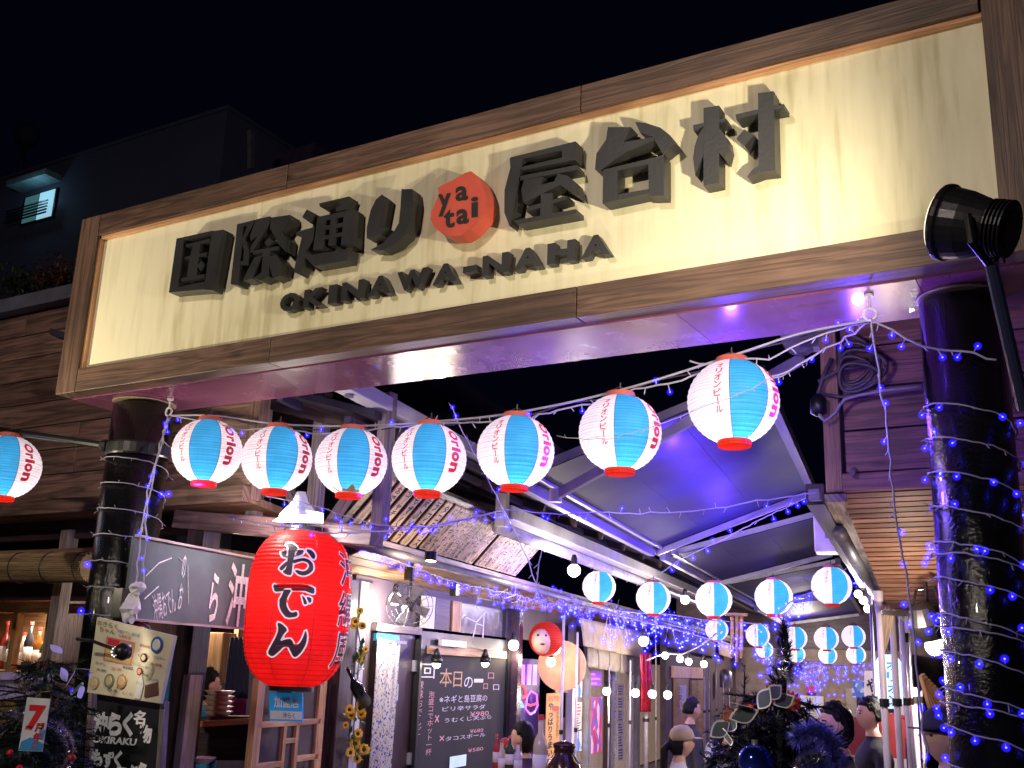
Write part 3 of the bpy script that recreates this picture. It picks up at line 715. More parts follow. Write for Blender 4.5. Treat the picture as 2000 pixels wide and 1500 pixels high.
# windings around the pillars
def winding(label, c, r, z0, z1, pitch, spacing, lit, seed, wob, start=0.0, wire=.0032, **k):
    n = int((z0 - z1) / pitch * 22); rr = random.Random(seed); pts = []
    for i in range(n + 1):
        a = start + 2 * math.pi * i / 22; z = z0 - pitch * i / 22 + wob * math.sin(a * 1.0 + rr.uniform(-.2, .2) + seed)
        pts.append(V3(c[0] + (r + .008) * math.cos(a), c[1] + (r + .008) * math.sin(a), z))
    ctr = V3(c[0], c[1], 0)
    return lights(label, pts, spacing, lit, jit=.0015, step=.06, outward=lambda p: (p - V3(c[0], c[1], p[2])) / r * .5, seed=seed, r=wire, **k)
winding('tight spiral of white wire and bright blue lights wound round the right pillar', PR, RR, 2.72, .9, .135, .085, .55, 4, .03, br=.0075)
winding('second looser spiral of blue lights lower on the right pillar', PR, RR + .012, 2.15, .9, .27, .1, .7, 9, .035, start=2, br=.0075)
winding('loose spiral of mostly unlit white bulbs round the left pillar', PL, RL, 2.86, 1.35, .155, .12, .16, 2, .02, br=.009)
# far curtains of lights between the lantern rows: too many to count
rr = random.Random(5)
def cluster(label, pts, n, spread):
    t = thing('string_lights', label, 'string lights', pts[0], 'dense far curtains of blue lights'); P = densify(pts, .15); q = MB(); q.tube(P, .006, 4)
    mb = MB()
    for i in range(n):
        p = P[rr.randrange(len(P))]; e = p + V3(rr.gauss(0, .05), rr.gauss(0, .05), -abs(rr.gauss(0, spread)))
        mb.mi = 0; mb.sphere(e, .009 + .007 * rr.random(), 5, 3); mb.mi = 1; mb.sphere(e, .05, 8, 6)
        if i % 3 == 0: q.tube([p, e], .003, 3)
    q.build('wire', M_WIRE, t); mb.build('bulb', None, t, kind='stuff', mats=[BLED, BHALO2])
F = lambda f: (lambda a, b: atF(a, b, f))
cluster('curtain of blue lights hanging left of the first inner lantern string', pw([(1190, 1190), (1250, 1198), (1310, 1200), (1370, 1210), (1440, 1215), (1500, 1220)], F(13)), 110, .22)
cluster('curtain of blue lights across the alley above the curved far row of lanterns', pw([(1560, 1285), (1600, 1297), (1650, 1300), (1690, 1292), (1720, 1280)], F(22)), 130, .3)
cluster('curtain of blue lights behind the Christmas tree tip', pw([(1490, 1250), (1530, 1285), (1570, 1300), (1600, 1290)], F(19)), 90, .4)
cluster('knot of blue lights under the second awning', pw([(1520, 1195), (1545, 1175), (1570, 1162), (1600, 1150), (1660, 1105)], F(11)), 40, .12)
cluster('line of blue lights under the left eave of the far stalls', pw([(1100, 1178), (1180, 1195), (1260, 1215), (1340, 1235), (1430, 1262)], F(12.5)), 80, .1)
for x, e, l in ((-1.75, 18, 'right'), (-4.3, 16, 'left')):  # unseen lamps added to light the clad box, awning and roofs
    t = thing('added_lamp', f'unseen lamp added behind the signboard, {l} one', 'lamp', (x, 4.66, 3.35), 'unseen lamps added behind the signboard')
    q = MB(); q.box((x, 4.64, 3.35), (.1, .06, .1)); q.build('bracket', M_BLACK, t); q = MB(); q.sphere((x, 4.72, 3.35), .035, 12, 8); q.build('bulb', glow('added_lamp_bulb', (1, .8, .75), 6), t, smooth=True)
    light('added_light', 'POINT', (x, 4.78, 3.35), e, (1, .74, .72), t, .04)
# the blue light these strings give off
for p, e in ((onY(1430, 730, 4.55), 5), (onY(1000, 850, 4.5), 3), (onS(1450, 1080, 6.5), 50), (onS(1400, 1040, 4.6), 45), (onS(1330, 900, 3.2), 14), (onU(1060, 1150, -1.6), 12), (atF(1350, 1230, 12), 26), (atF(1620, 1310, 19), 50), (V3(-1.0, 4.4, 2.6), 11), (V3(-2.2, 4.45, 2.55), 14), (V3(-3.4, 4.4, 2.5), 9), (V3(-4.6, 4.25, 2.55), 3.5), (V3(-1.0, 4.9, 2.9), 8), (V3(-1.5, 3.4, 1.6), 2.5)):
    t = COL.objects.get('string_lights')
    light('led_glow', 'POINT', p, e * 2.0, (.12, .04, 1.0), t, .03)
# ================================================================ LEFT BUILDING: overhanging clad front
left = thing('izakaya_building', 'brown timber clad building left of the entrance with planked upper wall and open stall below', 'building', (-8, 5.3, 0))
YW = 5.2; XR_ = onY(492, 930, YW)[0]; ZB = onY(190, 1000, YW)[2]
row = .204; z = ZB + .12; k = 0; XL_ = -16.0
while z < 4.36:
    zz = z + row - .007; xx = XL_
    while xx < XR_:
        L = rnd.choice([3.6, 2.7, 4.5]); x2 = min(xx + L, XR_)
        q = MB(); q.box(((xx + x2 - .004) / 2, YW + .012 + rnd.uniform(-.002, .003), (z + zz) / 2), (x2 - xx - .004, .024, zz - z)); q.build('plank', M_PLANK, left, bevel=.003); xx = x2
    z += row
q = MB(); q.box(((XL_ + XR_) / 2, YW + .05, (ZB + z) / 2 + .05), (XR_ - XL_ - .02, .05, z - ZB - .1)); q.build('wall_core', M_DARK, left)
q = MB(); q.box(((XL_ + XR_) / 2, YW - .02, ZB + .055), (XR_ - XL_, .1, .11)); q.build('fascia_beam', M_PLANK, left, bevel=.004)
q = MB(); q.box(((XL_ + XR_) / 2, YW - .03, z + .06), (XR_ - XL_, .16, .12)); q.build('parapet_cap', mat('grey_coping', (.12, .12, .16), .6), left)
# soffit of overhang and dark recess behind
q = MB(); q.plate([(XL_, YW + .03, ZB), (XR_, YW + .03, ZB), tuple(W(2.2, -2.32, ZB)), (XL_, 6.6, ZB)], V3(0, 0, .05)); q.build('overhang_ceiling', M_CEIL, left)
q = MB(); q.plate([(XL_, YW + .08, z), (XR_, YW + .08, z), tuple(W(14, -2.0, z - .1)), (XL_, 19, z - .1)], V3(0, 0, .08)); q.build('flat_roof', M_PURPLEBLACK, left)
q = MB(); q.beam((XR_ - .04, YW + .05, ZB + .02), (XR_ - .04, YW + .05, z), .1, .1); q.build('corner_post', M_PLANK, left)
# ground-floor front wall left of the pillar, with the bottle window
YG = 6.1
gx0, gx1 = onY(-260, 1200, YG)[0], onY(98, 1300, YG)[0]
q = MB(); q.box(((XL_ + gx0) / 2, YG + .06, 1.3), (gx0 - XL_, .1, 2.5)); q.box(((gx0 + gx1) / 2, YG + .06, .45), (gx1 - gx0, .1, .8))
zt_ = onY(60, 1195, YG)[2]; zbw = onY(60, 1310, YG)[2]; q.build('lower_wall', M_DARKW, left)
q = MB(); q.box(((XL_ + gx1 + .4) / 2, YG + .06, (zt_ + 2.6) / 2 + .05), (gx1 + .4 - XL_, .08, 2.6 - zt_ - .1)); q.build('transom_board', M_DARKW, left)
q = MB(); q.box((gx0 + .9, YG, zt_ + .03), (gx1 - gx0 + 2.2, .1, .08)); q.build('window_head', M_PALEW, left)
for px in (30, 96, -60, -150):
    x = onY(px, 1250, YG)[0]; q = MB(); q.box((x, YG + .0, (zt_ + zbw) / 2 - .1), (.06, .07, zt_ - zbw + .2)); q.build('window_mullion', M_PALEW, left)
q = MB(); q.box(((gx0 + gx1) / 2, YG + .6, (zt_ + .8) / 2 + .2), (gx1 - gx0 + .3, .04, zt_ - .5)); q.build('bar_back_wall', M_PALEW, left)
q = MB(); q.box(((gx0 + gx1) / 2, YG + .3, zbw - .03), (gx1 - gx0, .55, .04)); q.build('bottle_shelf', M_PALEW, left)
light('bar_light', 'AREA', (gx1 - .6, YG + .35, zt_ + .02), 14, (1, .8, .6), left, .3, (gx1 - .6, YG + .5, 1))
bcols = [(.05, .12, .05), (.35, .12, .03), (.03, .03, .04), (.5, .45, .4), (.1, .2, .12), (.4, .05, .05)]
def bottle(p, h, r, col, label, parent=None, group=None, capc=(.7, .1, .1), glass=True):
    t = thing('bottle', label, 'bottle', p, group)
    m = mat('bottle_glass_%d%d%d' % tuple(int(c * 99) for c in col), col, .1, bump=0, var=.1)
    q = MB(); q.lathe(p, [(r, 0), (r, h * .58), (r * .85, h * .66), (r * .38, h * .76), (r * .34, h * .93)], 12); q.build('glass_body', m, t, smooth=True)
    q = MB(); q.lathe(p, [(r * 1.02, h * .18), (r * 1.02, h * .48)], 12); q.build('paper_label', M_WHITE, t, smooth=True)
    q = MB(); q.lathe(p, [(r * .42, h * .93), (r * .42, h)], 10); q.build('cap', mat('bottle_cap_%d' % int(capc[0] * 99), capc, .4), t); return t
names = ['green bottle nearest the window post', 'brown bottle in the lit shop window', 'black bottle behind the left mullion', 'pale bottle at the middle of the shop window', 'dark green bottle between the mullions', 'red bottle at the left of the window']
for i, px in enumerate((84, 70, 52, 40, 18, 4)):
    p = onY(px, 1290, YG + .3); p[2] = zbw - .01
    bottle(p, .34 + .05 * (i % 3), .045, bcols[i], names[i] + ' left of the Christmas wreath tree', group='bottles in the lit shop window')
# purple-ish posts in front of it
def postpx(name, px, py0, py1, Y, wd, m, label=None, par=None, z0=None, slant=0):
    a = onY(px, py0, Y); b_ = a.copy(); b_[2] = 0.0 if z0 is None else z0
    q = MB(); q.beam(b_, a, wd, wd, V3(0, 1, 0)); return q.build(name, m, par, bevel=.004)
for px, pt, wd in ((138, 1035, .1), (-120, 1030, .1)): postpx('porch_post', px, pt, 0, 5.45, wd, M_GREYW, par=left)
q = MB(); q.beam((XL_, 5.5, ZB - .08), (XR_ - .5, 5.5, ZB - .08), .09, .14); q.build('porch_beam', M_DARKW, left)
# rolled reed blind
Yr = 5.2
a = onY(-300, 1112, Yr); b_ = onY(178, 1108, Yr)
t = thing('rolled_reed_blind', 'rolled up yellow reed blind tied with cord under the eave left of the left pillar', 'reed blind', (a + b_) / 2)
q = MB(); rb = .105; ax = (b_ - a) / np.linalg.norm(b_ - a)
q.tube([a, b_], rb - .01, 24); q.build('roll_core', wood('reed', (.25, .16, .07), (.5, .36, .18), .7, 2), t)
rr = random.Random(3)
for k in range(46):
    an_ = 2 * math.pi * k / 46; o_ = V3(0, math.cos(an_), math.sin(an_)) * rb
    q = MB(); q.tube([a + o_, b_ + o_ + ax * rr.uniform(-.01, .02)], .0075, 5); q.build('reed', wood('reed', (0, 0, 0), (0, 0, 0)), t)
for k in range(9):
    c = a + (b_ - a) * (.06 + k * .115)
    q = MB(); q.tube([c + V3(0, math.cos(x), math.sin(x)) * (rb + .011) for x in np.linspace(0, 2 * math.pi, 19)], .005, 5); q.build('tie_cord', M_BWIRE, t)

# ================================================================ LEFT STALL ROW
UL = -2.3
stall = thing('stall_row', 'row of small open fronted bars under one eave along the left side of the alley', 'stall building', W(6, UL, 0))
def wbox(name, s0, s1, z0, z1, d0, d1, m, par=None, u=UL, bevel=0):
    """box on the alley wall plane: d = distance out from the wall towards the alley"""
    c = [W(s, u + d, z) for z in (z0, z1) for s, d in ((s0, d0), (s1, d0), (s1, d1), (s0, d1))]
    q = MB(); q.hexa(c); return q.build(name, m, par if par is not None else stall, bevel=bevel)
def sz(px, py, u=UL):
    a = su(onU(px, py, u)); return a[0], a[2]
M_STALLW = mat('dark_plum_wall', (.075, .052, .06), .6)
ZC0, ZC1 = 2.5, 2.27
# ceiling of the eave: boards running along the alley
nb_ = 7
for k in range(nb_):
    t0, t1 = k / nb_, (k + 1) / nb_ - .02
    u0, u1 = -1.9 - .75 * t0, -1.9 - .75 * t1; z0 = ZC0 - (ZC0 - ZC1) * t0 * 1.3; z1 = ZC0 - (ZC0 - ZC1) * t1 * 1.3
    for s0, s1 in ((2.5, 6.2), (6.21, 11), (11.01, 20)):
        q = MB(); q.plate([W(s0, u0, z0), W(s1, u0, z0), W(s1, u1, z1), W(s0, u1, z1)], V3(0, 0, .02)); q.build('ceiling_board', M_CEIL, stall)
q = MB(); q.beam(W(2.2, -1.88, ZC0 + .01), W(9, -1.88, ZC0 - .01), .07, .07); q.build('plaque_rail', M_GREYW, stall, bevel=.003)
q = MB(); q.beam(W(9.01, -1.88, ZC0), W(24, -1.88, ZC0), .08, .1); q.build('eave_rail', M_GREYW, stall, bevel=.003)
q = MB(); q.tube([W(1.5, -1.82, ZC0 - .045), W(24, -1.82, ZC0 - .06)], .035, 10); q.build('gutter_pipe', M_GREYMETAL, stall, smooth=True)
# back slope above the plaques + dark roof
q = MB(); q.plate([W(1.2, -1.3, 3.2), W(26, -1.3, 3.1), W(26, -4.2, 3.9), W(1.2, -4.2, 4.0)], V3(0, 0, .05)); q.build('lean_to_roof', M_PURPLEBLACK, stall)
for k in range(9):
    s = 1.5 + k * 1.1
    q = MB(); q.beam(W(s, -1.25, 3.14), W(s, -4.0, 3.88), .06, .1); q.build('rafter', M_DARKW, stall)
for k in range(4):
    u = -1.5 - k * .55; zz = 3.17 + .25 * k * .55 / .72 * .97
    q = MB(); q.beam(W(1.2, u, zz + .02), W(12, u, zz), .05, .05); q.build('purlin', mat('dark_painted_steel', (.07, .06, .11), .4), stall)
# wooden menu plaques leaning out over the eave
zb_, zt2, ub, ut = 2.55, 2.93, -1.9, -1.56
def plaque_pt(s, t, d=0):
    nrm = V3(N[0], N[1], 0) * (-(zt2 - zb_)) + UP * (ut - ub); nrm /= np.linalg.norm(nrm)
    return W(s, ub + (ut - ub) * t, zb_ + (zt2 - zb_) * t) - nrm * -1 * d * -1
board = thing('menu_plaque_board', 'leaning board of wooden menu plaques with black brush lettering under the left eave', 'menu board', W(4, -1.75, 2.7))
q = MB(); q.plate([plaque_pt(1.9, -.03, .0) + UP * .035, plaque_pt(5.85, -.03) + UP * .035, plaque_pt(5.85, 1.05) + UP * .035, plaque_pt(1.9, 1.05) + UP * .035], UP * .03); q.build('backing', M_DARKW, board)
menu = ['生ビール', 'おでん盛合せ', 'ゴーヤチャンプル', 'もずく酢', '海ぶどう', 'ラフテー', 'タコライス', 'じーまみ豆腐', 'てびち', 'ソーキそば', '島らっきょう', 'グルクン唐揚', 'スクガラス', '紅芋天ぷら', '泡盛', 'ミミガー', '沖縄そば', 'シークワーサー']
sp = []
s = 2.02
for k in range(8): sp.append((s, s + .115)); s += .185
s = 3.45
for k in range(11): sp.append((s, s + .088)); s += .1
s = 4.62
for k in range(12): sp.append((s, s + .088)); s += .1
for i, (s0, s1) in enumerate(sp):
    t0 = .02 if i > 7 else rnd.uniform(0, .04)
    o = MB().plate([plaque_pt(s0, t0) + UP * .004, plaque_pt(s1, t0) + UP * .004, plaque_pt(s1, .98) + UP * .004, plaque_pt(s0, .98) + UP * .004], UP * .018).build('plaque', M_TAG, board)
    txt = '\n'.join(menu[i % len(menu)].replace('ー', '｜')[:7])
    text_quad('lettering', txt, [plaque_pt(s0 + .015, .06), plaque_pt(s1 - .015, .06), plaque_pt(s1 - .015, .95), plaque_pt(s0 + .015, .95)], M_INK, o, .02, keep=False, lift=UP * -.001 , res=1)
# posts carrying the gable above the red lantern
for px, p0, p1, Y in ((498, 880, 1012, 5.55), (614, 935, 1035, 5.7), (743, 935, 1052, 5.6)):
    a = onY(px, p0, Y); b_ = onY(px - 3, p1, Y); b2 = b_ + (a - b_) * 1.35
    q = MB(); q.beam((b_[0], Y, b_[2]), (b_[0], Y, b_[2] + 1.0), .09, .09, V3(0, 1, 0)); q.build('gable_post', M_GREYW, stall, bevel=.004)
for (xa_, ya_), (xb_, yb_) in (((600, 1030), (560, 950)), ((640, 1030), (700, 940)), ((470, 1000), (430, 930))):
    q = MB(); q.beam(onY(xa_, ya_, 5.7), onY(xb_, yb_, 5.7), .06, .06, V3(0, 1, 0)); q.build('gable_brace', M_GREYW, stall)
q = MB(); q.beam(onY(352, 1015, 5.35), onY(738, 1048, 5.35), .14, .13); q.build('cross_beam', wood('purple_brown_beam', (.1, .05, .06), (.26, .15, .16), .4), stall, bevel=.006)
q = MB(); q.box((0, 0, 0), (1, 1, 1))
P_ = onY(400, 1035, 5.38); q = MB(); q.beam((P_[0], 5.38, 0), (P_[0], 5.38, P_[2]), .165, .165, V3(0, 1, 0)); q.build('main_post', M_DARKW, stall, bevel=.006)
P_ = onY(376, 1318, 5.3); q = MB(); q.beam((P_[0] + .04, 5.27, 0), (P_[0] + .04, 5.27, P_[2]), .07, .12, V3(0, 1, 0)); q.build('post_sleeve', M_GREYW, stall, bevel=.006)
# open interior of the first bar
Yb2 = 7.9
xi0 = -10.2; xi1 = W(3.4, -2.4, 0)[0]
q = MB(); q.box(((xi0 + xi1) / 2, Yb2, 1.3), (xi1 - xi0, .08, 2.6)); q.build('interior_back_wall', mat('interior_wall', (.05, .04, .07), .7), stall)
q = MB(); q.box(((xi0 + xi1) / 2, 6.6, 2.36), (xi1 - xi0, 2.5, .04)); q.build('interior_ceiling', M_CEIL, stall)
q = MB(); q.box((onY(98, 1300, YG)[0] - .02, 6.9, 1.2), (.06, 1.7, 2.3)); q.build('interior_side_wall', M_DARKW, stall)
light('bar_lamp', 'POINT', (-7.0, 6.7, 2.1), 60, (1, .82, .66), stall, .08)
# counter and shelf with bowls
q = MB(); q.beam(onY(405, 1412, 5.9), onY(520, 1405, 6.1), .4, .04); q.build('counter_top', M_PALEW, stall)
q = MB(); q.beam(onY(405, 1440, 5.95), onY(520, 1440, 6.1), .3, .3); q.build('counter_front', M_DARKW, stall)
q = MB(); q.box(tuple(onY(560, 1200, 7.2) + V3(-.2, .1, .0)), (1.9, .35, .05)); q.build('high_shelf', M_PALEW, stall)
q = MB(); q.box(tuple(onY(430, 1285, 6.9)), (.32, .3, .42)); cb = q.build('wall_cabinet', M_PALEW, stall, bevel=.005)
q = MB(); q.box(tuple(onY(463, 1300, 6.95)), (.05, .1, 1.3)); q.build('cupboard_edge', M_PALEW, stall)
t = thing('stacked_bowls', 'stack of tan woven bowls on the bar counter behind the dark post', 'bowls', onY(415, 1400, 5.9))
for k in range(5):
    q = MB(); c = onY(424, 1402, 5.95) + UP * (.036 * k); q.lathe(c, [(.05, 0), (.115, .05), (.108, .05), (.045, .006)], 20); q.build('bowl', mat('tan_bowl', (.4, .28, .19), .4), t, smooth=True)
q = MB(); c = onY(395, 1492, 5.5); q.lathe(c, [(.04, 0), (.09, .04), (.085, .045), (.03, .008)], 20); tag(q.build('white_bowl', M_WHITE, None, at=c), 'small white bowl on the low ledge beside the dark post', 'bowl')
# clothes hanging inside
def cloth(name, quad, m, label, cat, amp=.02, waves=5, n=24, rows=6, group=None, parent=None):
    q0, q1, q2, q3 = [np.array(x, float) for x in quad]
    nrm = np.cross(q1 - q0, q3 - q0); nrm /= np.linalg.norm(nrm); vv = []; ff = []; uv = []
    for j in range(rows + 1):
        for i in range(n + 1):
            a, b1 = i / n, j / rows
            p = (q0 * (1 - a) + q1 * a) * (1 - b1) + (q3 * (1 - a) + q2 * a) * b1
            vv.append(p + nrm * amp * math.sin(a * waves * 2 * math.pi + .6 * math.sin(b1 * 3)) * (1 - .6 * b1))
    for j in range(rows):
        for i in range(n):
            k = j * (n + 1) + i; ff.append((k, k + 1, k + n + 2, k + n + 1))
            L = np.linalg.norm(q1 - q0); H = np.linalg.norm(q3 - q0)
            uv += [(i / n * L, j / rows * H), ((i + 1) / n * L, j / rows * H), ((i + 1) / n * L, (j + 1) / rows * H), (i / n * L, (j + 1) / rows * H)]
    o = meshobj(name, vv, ff, m, parent, uv, True, at=q0 if parent is None else None)
    md = o.modifiers.new('s', 'SOLIDIFY'); md.thickness = .004
    if label: tag(o, label, cat, group)
    return o
cloth('hanging_cloth', [onY(318, 1430, 6.3), onY(372, 1430, 6.3), onY(378, 1270, 6.3), onY(330, 1270, 6.3)], mat('blue_cloth', (.02, .2, .42), .8), 'bright blue cloth hanging in the first bar behind the chalk menu', 'cloth')
cloth('hanging_shirt', [onY(440, 1420, 6.5), onY(478, 1420, 6.5), onY(482, 1365, 6.5), onY(445, 1362, 6.5)], mat('magenta_cloth', (.2, .01, .07), .8), 'magenta cloth with a white stripe hanging inside the first bar', 'cloth')
cloth('hanging_banner', [onY(438, 1365, 6.55), onY(482, 1365, 6.55), onY(490, 1245, 6.55), onY(450, 1245, 6.55)], mat('navy_cloth', (.012, .012, .04), .8), 'dark navy cloth hanging above the magenta cloth inside the first bar', 'cloth')
# long grey chalkboard with large white character
cbt = thing('hanging_chalkboard', 'long grey chalkboard with large white writing hung high behind the dark post', 'chalkboard', onU(380, 1140, -2.25))
s0, z1 = sz(262, 1056, -2.25); s1, z1b = sz(505, 1100, -2.25); _, z0 = sz(270, 1206, -2.25)
wbox('board', s0, s1, z0 - .01, z1 + .02, 0, .02, M_CHALKG, cbt, -2.27)
for zz_ in (z1 + .03, z0 - .015): q = MB(); q.beam(W(s0, -2.24, zz_), W(s1, -2.24, zz_), .02, .015); q.build('frame_bar', M_GREYW, cbt)
def chalk(body, x0, y0, x1, y1, m, par, u=-2.243, off=0.0, keep=False, nm='lettering', rot=None):
    """rect given by image corners on the wall plane"""
    sa, za = sz(x0, y1, u); sb, zb3 = sz(x1, y0, u)
    Q = [W(sa, u, za), W(sb, u, za), W(sb, u, zb3), W(sa, u, zb3)]
    if rot:
        c = sum(Q) / 4; sn, cs = math.sin(rot), math.cos(rot); Q2 = []
        for p in Q: d = p - c; a_, b__ = np.dot(d, A), d[2]; Q2.append(c + A * (a_ * cs - b__ * sn) + UP * (a_ * sn + b__ * cs))
        Q = Q2
    return text_quad(nm, body, Q, m, par, off, keep=keep, res=2)
chalk('沖', 438, 1104, 488, 1222, M_CHALKW, cbt, off=.02); chalk('ら', 405, 1120, 432, 1215, M_CHALKW, cbt, off=.02)
chalk('沖縄おでん', 296, 1155, 345, 1205, M_CHALKW, cbt, rot=.35); chalk('の\nお', 346, 1085, 366, 1190, M_CHALKW, cbt)
q = MB(); q.tube([onU(285, 1125, -2.243), onU(310, 1100, -2.243), onU(335, 1090, -2.243)], .004, 4); q.tube([onU(282, 1170, -2.243), onU(310, 1145, -2.243)], .004, 4); q.tube([onU(350, 1090, -2.243), onU(367, 1105, -2.243), onU(368, 1180, -2.243)], .003, 4); q.build('chalk_strokes', M_CHALKW, cbt)

# lattice door of the first bar
ld = thing('lattice_door', 'pale timber lattice door with glass panes behind the red lantern', 'door', onU(565, 1480, -2.2))
ul = -2.2
def lat(x0, x1, y, wd=.035, vert=None): pass
sa, zt3 = sz(507, 1325, ul); sb, _ = sz(628, 1325, ul)
def lbar(a_, b_, wd=.05, d=.05, nm='frame_bar'):
    q = MB(); q.beam(W(a_[0], ul, a_[1]), W(b_[0], ul, b_[1]), d if a_[0] == b_[0] else d, wd, UP if a_[0] != b_[0] else A); q.build(nm, M_PALEW, ld, bevel=.003)
lbar((sa, 0.1), (sa, zt3), .09); lbar((sb, 0.1), (sb, zt3), .1); lbar((sa, zt3), (sb, zt3), .09); lbar((sa, .12), (sb, .12), .12)
zz3 = zt3; sm1 = sa + (sb - sa) * .42; sm2 = sa + (sb - sa) * .62
k = 0; zcur = sz(560, 1412, ul)[1]
lbar((sa, zcur), (sb, zcur), .04); lbar((sa, zcur - .27), (sm1, zcur - .27), .04); lbar((sm2, zcur - .25), (sb, zcur - .25), .04)
lbar((sm1, zcur - .12), (sm2, zcur - .12), .035); lbar((sm1, zcur - .36), (sm2, zcur - .36), .035); lbar((sm1, zcur), (sm1, .15), .04); lbar((sm2, zcur), (sm2, .15), .04); lbar((sa, zcur - .6), (sb, zcur - .6), .04)
wbox('pane', sa + .04, sb - .04, .2, zt3 - .04, -.012, .0, M_GLASS, ld, ul)
# wall right of it, pale door frame
sf0, _ = sz(632, 1300); sf1, _ = sz(668, 1300)
wbox('wall_post', sz(634, 1300)[0], sz(660, 1300)[0], 0.09, ZC1 - .02, 0, .14, M_DARKW, bevel=.005)
wbox('door_jamb', sz(664, 1300)[0], sz(672, 1300)[0], 0.09, ZC1 - .02, .02, .14, M_WHITEMETAL); wbox('door_jamb', sz(677, 1300)[0], sz(684, 1300)[0], 0.09, ZC1 - .02, .02, .12, M_WHITEMETAL)
wbox('wall_panel', sz(684, 1300)[0], sz(722, 1300)[0], .09, ZC1, -.04, 0, M_STALLW)
# dark door with notices + patterned curtain
S = lambda px, py=1350, u=UL: sz(px, py, u)[0]
dr = thing('dark_door', 'dark brown door standing ajar with a white notice, between patterned curtain and chalk menu', 'door', W(S(780), UL, 0))
wbox('leaf', S(724), S(801), .1, sz(760, 1236)[1], -.02, .02, mat('dark_brown_door', (.035, .018, .02), .35), dr, bevel=.004)
wbox('notice', S(763), S(773), sz(768, 1368)[1], sz(768, 1336)[1], .021, .025, M_WHITE, dr)
wbox('closer', S(740), S(775), sz(750, 1256)[1], sz(750, 1250)[1], .02, .07, M_GREYMETAL, dr)
for y in (1300, 1480): wbox('hinge', S(798), S(806), sz(800, y)[1] - .05, sz(800, y)[1] + .05, .02, .05, M_ALU, dr)
wbox('door_lintel', S(716), S(806), sz(760, 1236)[1] + .005, sz(760, 1236)[1] + .07, 0, .06, M_GREYW)
wbox('wall_above_doors', S(684), S(1300), sz(760, 1236)[1] + .08, ZC1 + .05, -.08, -.02, M_STALLW)
def pattern_mat():
    m, n, l, b = _new('speckled_curtain'); tc = n.new('ShaderNodeUVMap'); v = n.new('ShaderNodeTexVoronoi'); v.inputs['Scale'].default_value = 95
    mp = n.new('ShaderNodeMapping'); mp.inputs['Scale'].default_value = (1, .7, 1); l.new(tc.outputs[0], mp.inputs[0])
    l.new(mp.outputs[0], v.inputs['Vector']); cr = n.new('ShaderNodeValToRGB'); e = cr.color_ramp.elements; cr.color_ramp.interpolation = 'CONSTANT'
    e[0].color = (.5, .47, .42, 1); e[1].position = .45; e[1].color = (.1, .16, .35, 1)
    for p, c in ((.55, (.55, .5, .45)), (.72, (.38, .25, .13)), (.8, (.5, .5, .5)), (.9, (.03, .05, .15))): k = e.new(p); k.color = (*c, 1)
    sp_ = n.new('ShaderNodeSeparateColor'); l.new(v.outputs['Color'], sp_.inputs[0]); l.new(sp_.outputs[0], cr.inputs[0]); l.new(cr.outputs[0], b.inputs['Base Color']); b.inputs['Roughness'].default_value = .8; return m
cloth('patterned_curtain', [W(S(714), UL + .07, .3), W(S(756), UL + .07, .3), W(S(762), UL + .07, sz(740, 1256)[1]), W(S(716), UL + .07, sz(740, 1246)[1])], pattern_mat(), 'narrow blue and beige speckled curtain beside the sunflowers', 'curtain', .02, 3)
wbox('curtain_glass', S(716), S(762), sz(740, 1252)[1], sz(740, 1238)[1], .03, .06, mat('cyan_pane', (.02, .25, .4), .2, emit=(.05, .4, .6), es=.25))
# ---- chalk menu
cm = thing('chalk_menu_board', 'big black chalk menu board headed by three white characters and a timber lamp rail', 'chalkboard', W(S(900), UL, 1))
ctop = sz(890, 1280)[1]
wbox('board', S(806), S(978), .25, ctop, .02, .05, M_CHALK, cm, bevel=.003)
wbox('board_frame', S(802), S(806), .2, ctop + .12, .02, .08, M_BLACK, cm); wbox('board_frame', S(978), S(984), .2, ctop + .12, .02, .08, M_BLACK, cm); wbox('board_head', S(806), S(978), ctop + .005, ctop + .2, .01, .06, M_BLACK, cm)
wbox('lamp_rail', S(818), S(974), sz(890, 1281)[1], sz(890, 1266)[1], .051, .08, M_PALEW, cm, bevel=.003)
wbox('strip_light_box', S(836), S(885), sz(860, 1262)[1], sz(860, 1250)[1], .08, .12, M_WHITEMETAL, cm)
for px in (853, 948):
    p = onU(px, 1285, UL + .16)
    q = MB(); q.tube([onU(px - 2, 1270, UL + .08), p + UP * .07, p], [.012, .02, .05], 10); q.tube([p, p - UP * .05], .055, 14); lh = q.build('lamp_head', M_BLACK, cm, smooth=True)
    q = MB(); q.sphere(p - UP * .055, .04, 10, 6); q.build('lamp_bulb', glow('warm_bulb', (1, .85, .62), 18), lh)
    light('board_lamp', 'SPOT', p - UP * .06, 9, (1, .86, .66), cm, .03, W(su(p)[0], UL - .02, .9), 1.5)
uc = UL + .052
def ck(b, x0, y0, x1, y1, m=M_CHALKW, off=0.0, rot=None): chalk(b, x0, y0, x1, y1, m, cm, uc, off, rot=rot)
ck('本', 858, 1306, 884, 1342, M_CHALKO); ck('日', 885, 1312, 903, 1342, M_CHALKO); ck('の', 906, 1322, 924, 1344, M_CHALKW); ck('一', 926, 1326, 944, 1333, M_CHALKW)
ck('口', 953, 1314, 965, 1326, M_CHALKP); ck('口', 944, 1335, 953, 1346, M_CHALKP); ck('口', 963, 1337, 975, 1348, M_CHALKW)
ck('球\n球\nお\nで\nし\nど', 810, 1330, 828, 1436, M_CHALKP); ck('泡\n盛\nコ\nで\nホ\nッ\nト\n一\n杯', 831, 1350, 849, 1476, M_CHALKP)
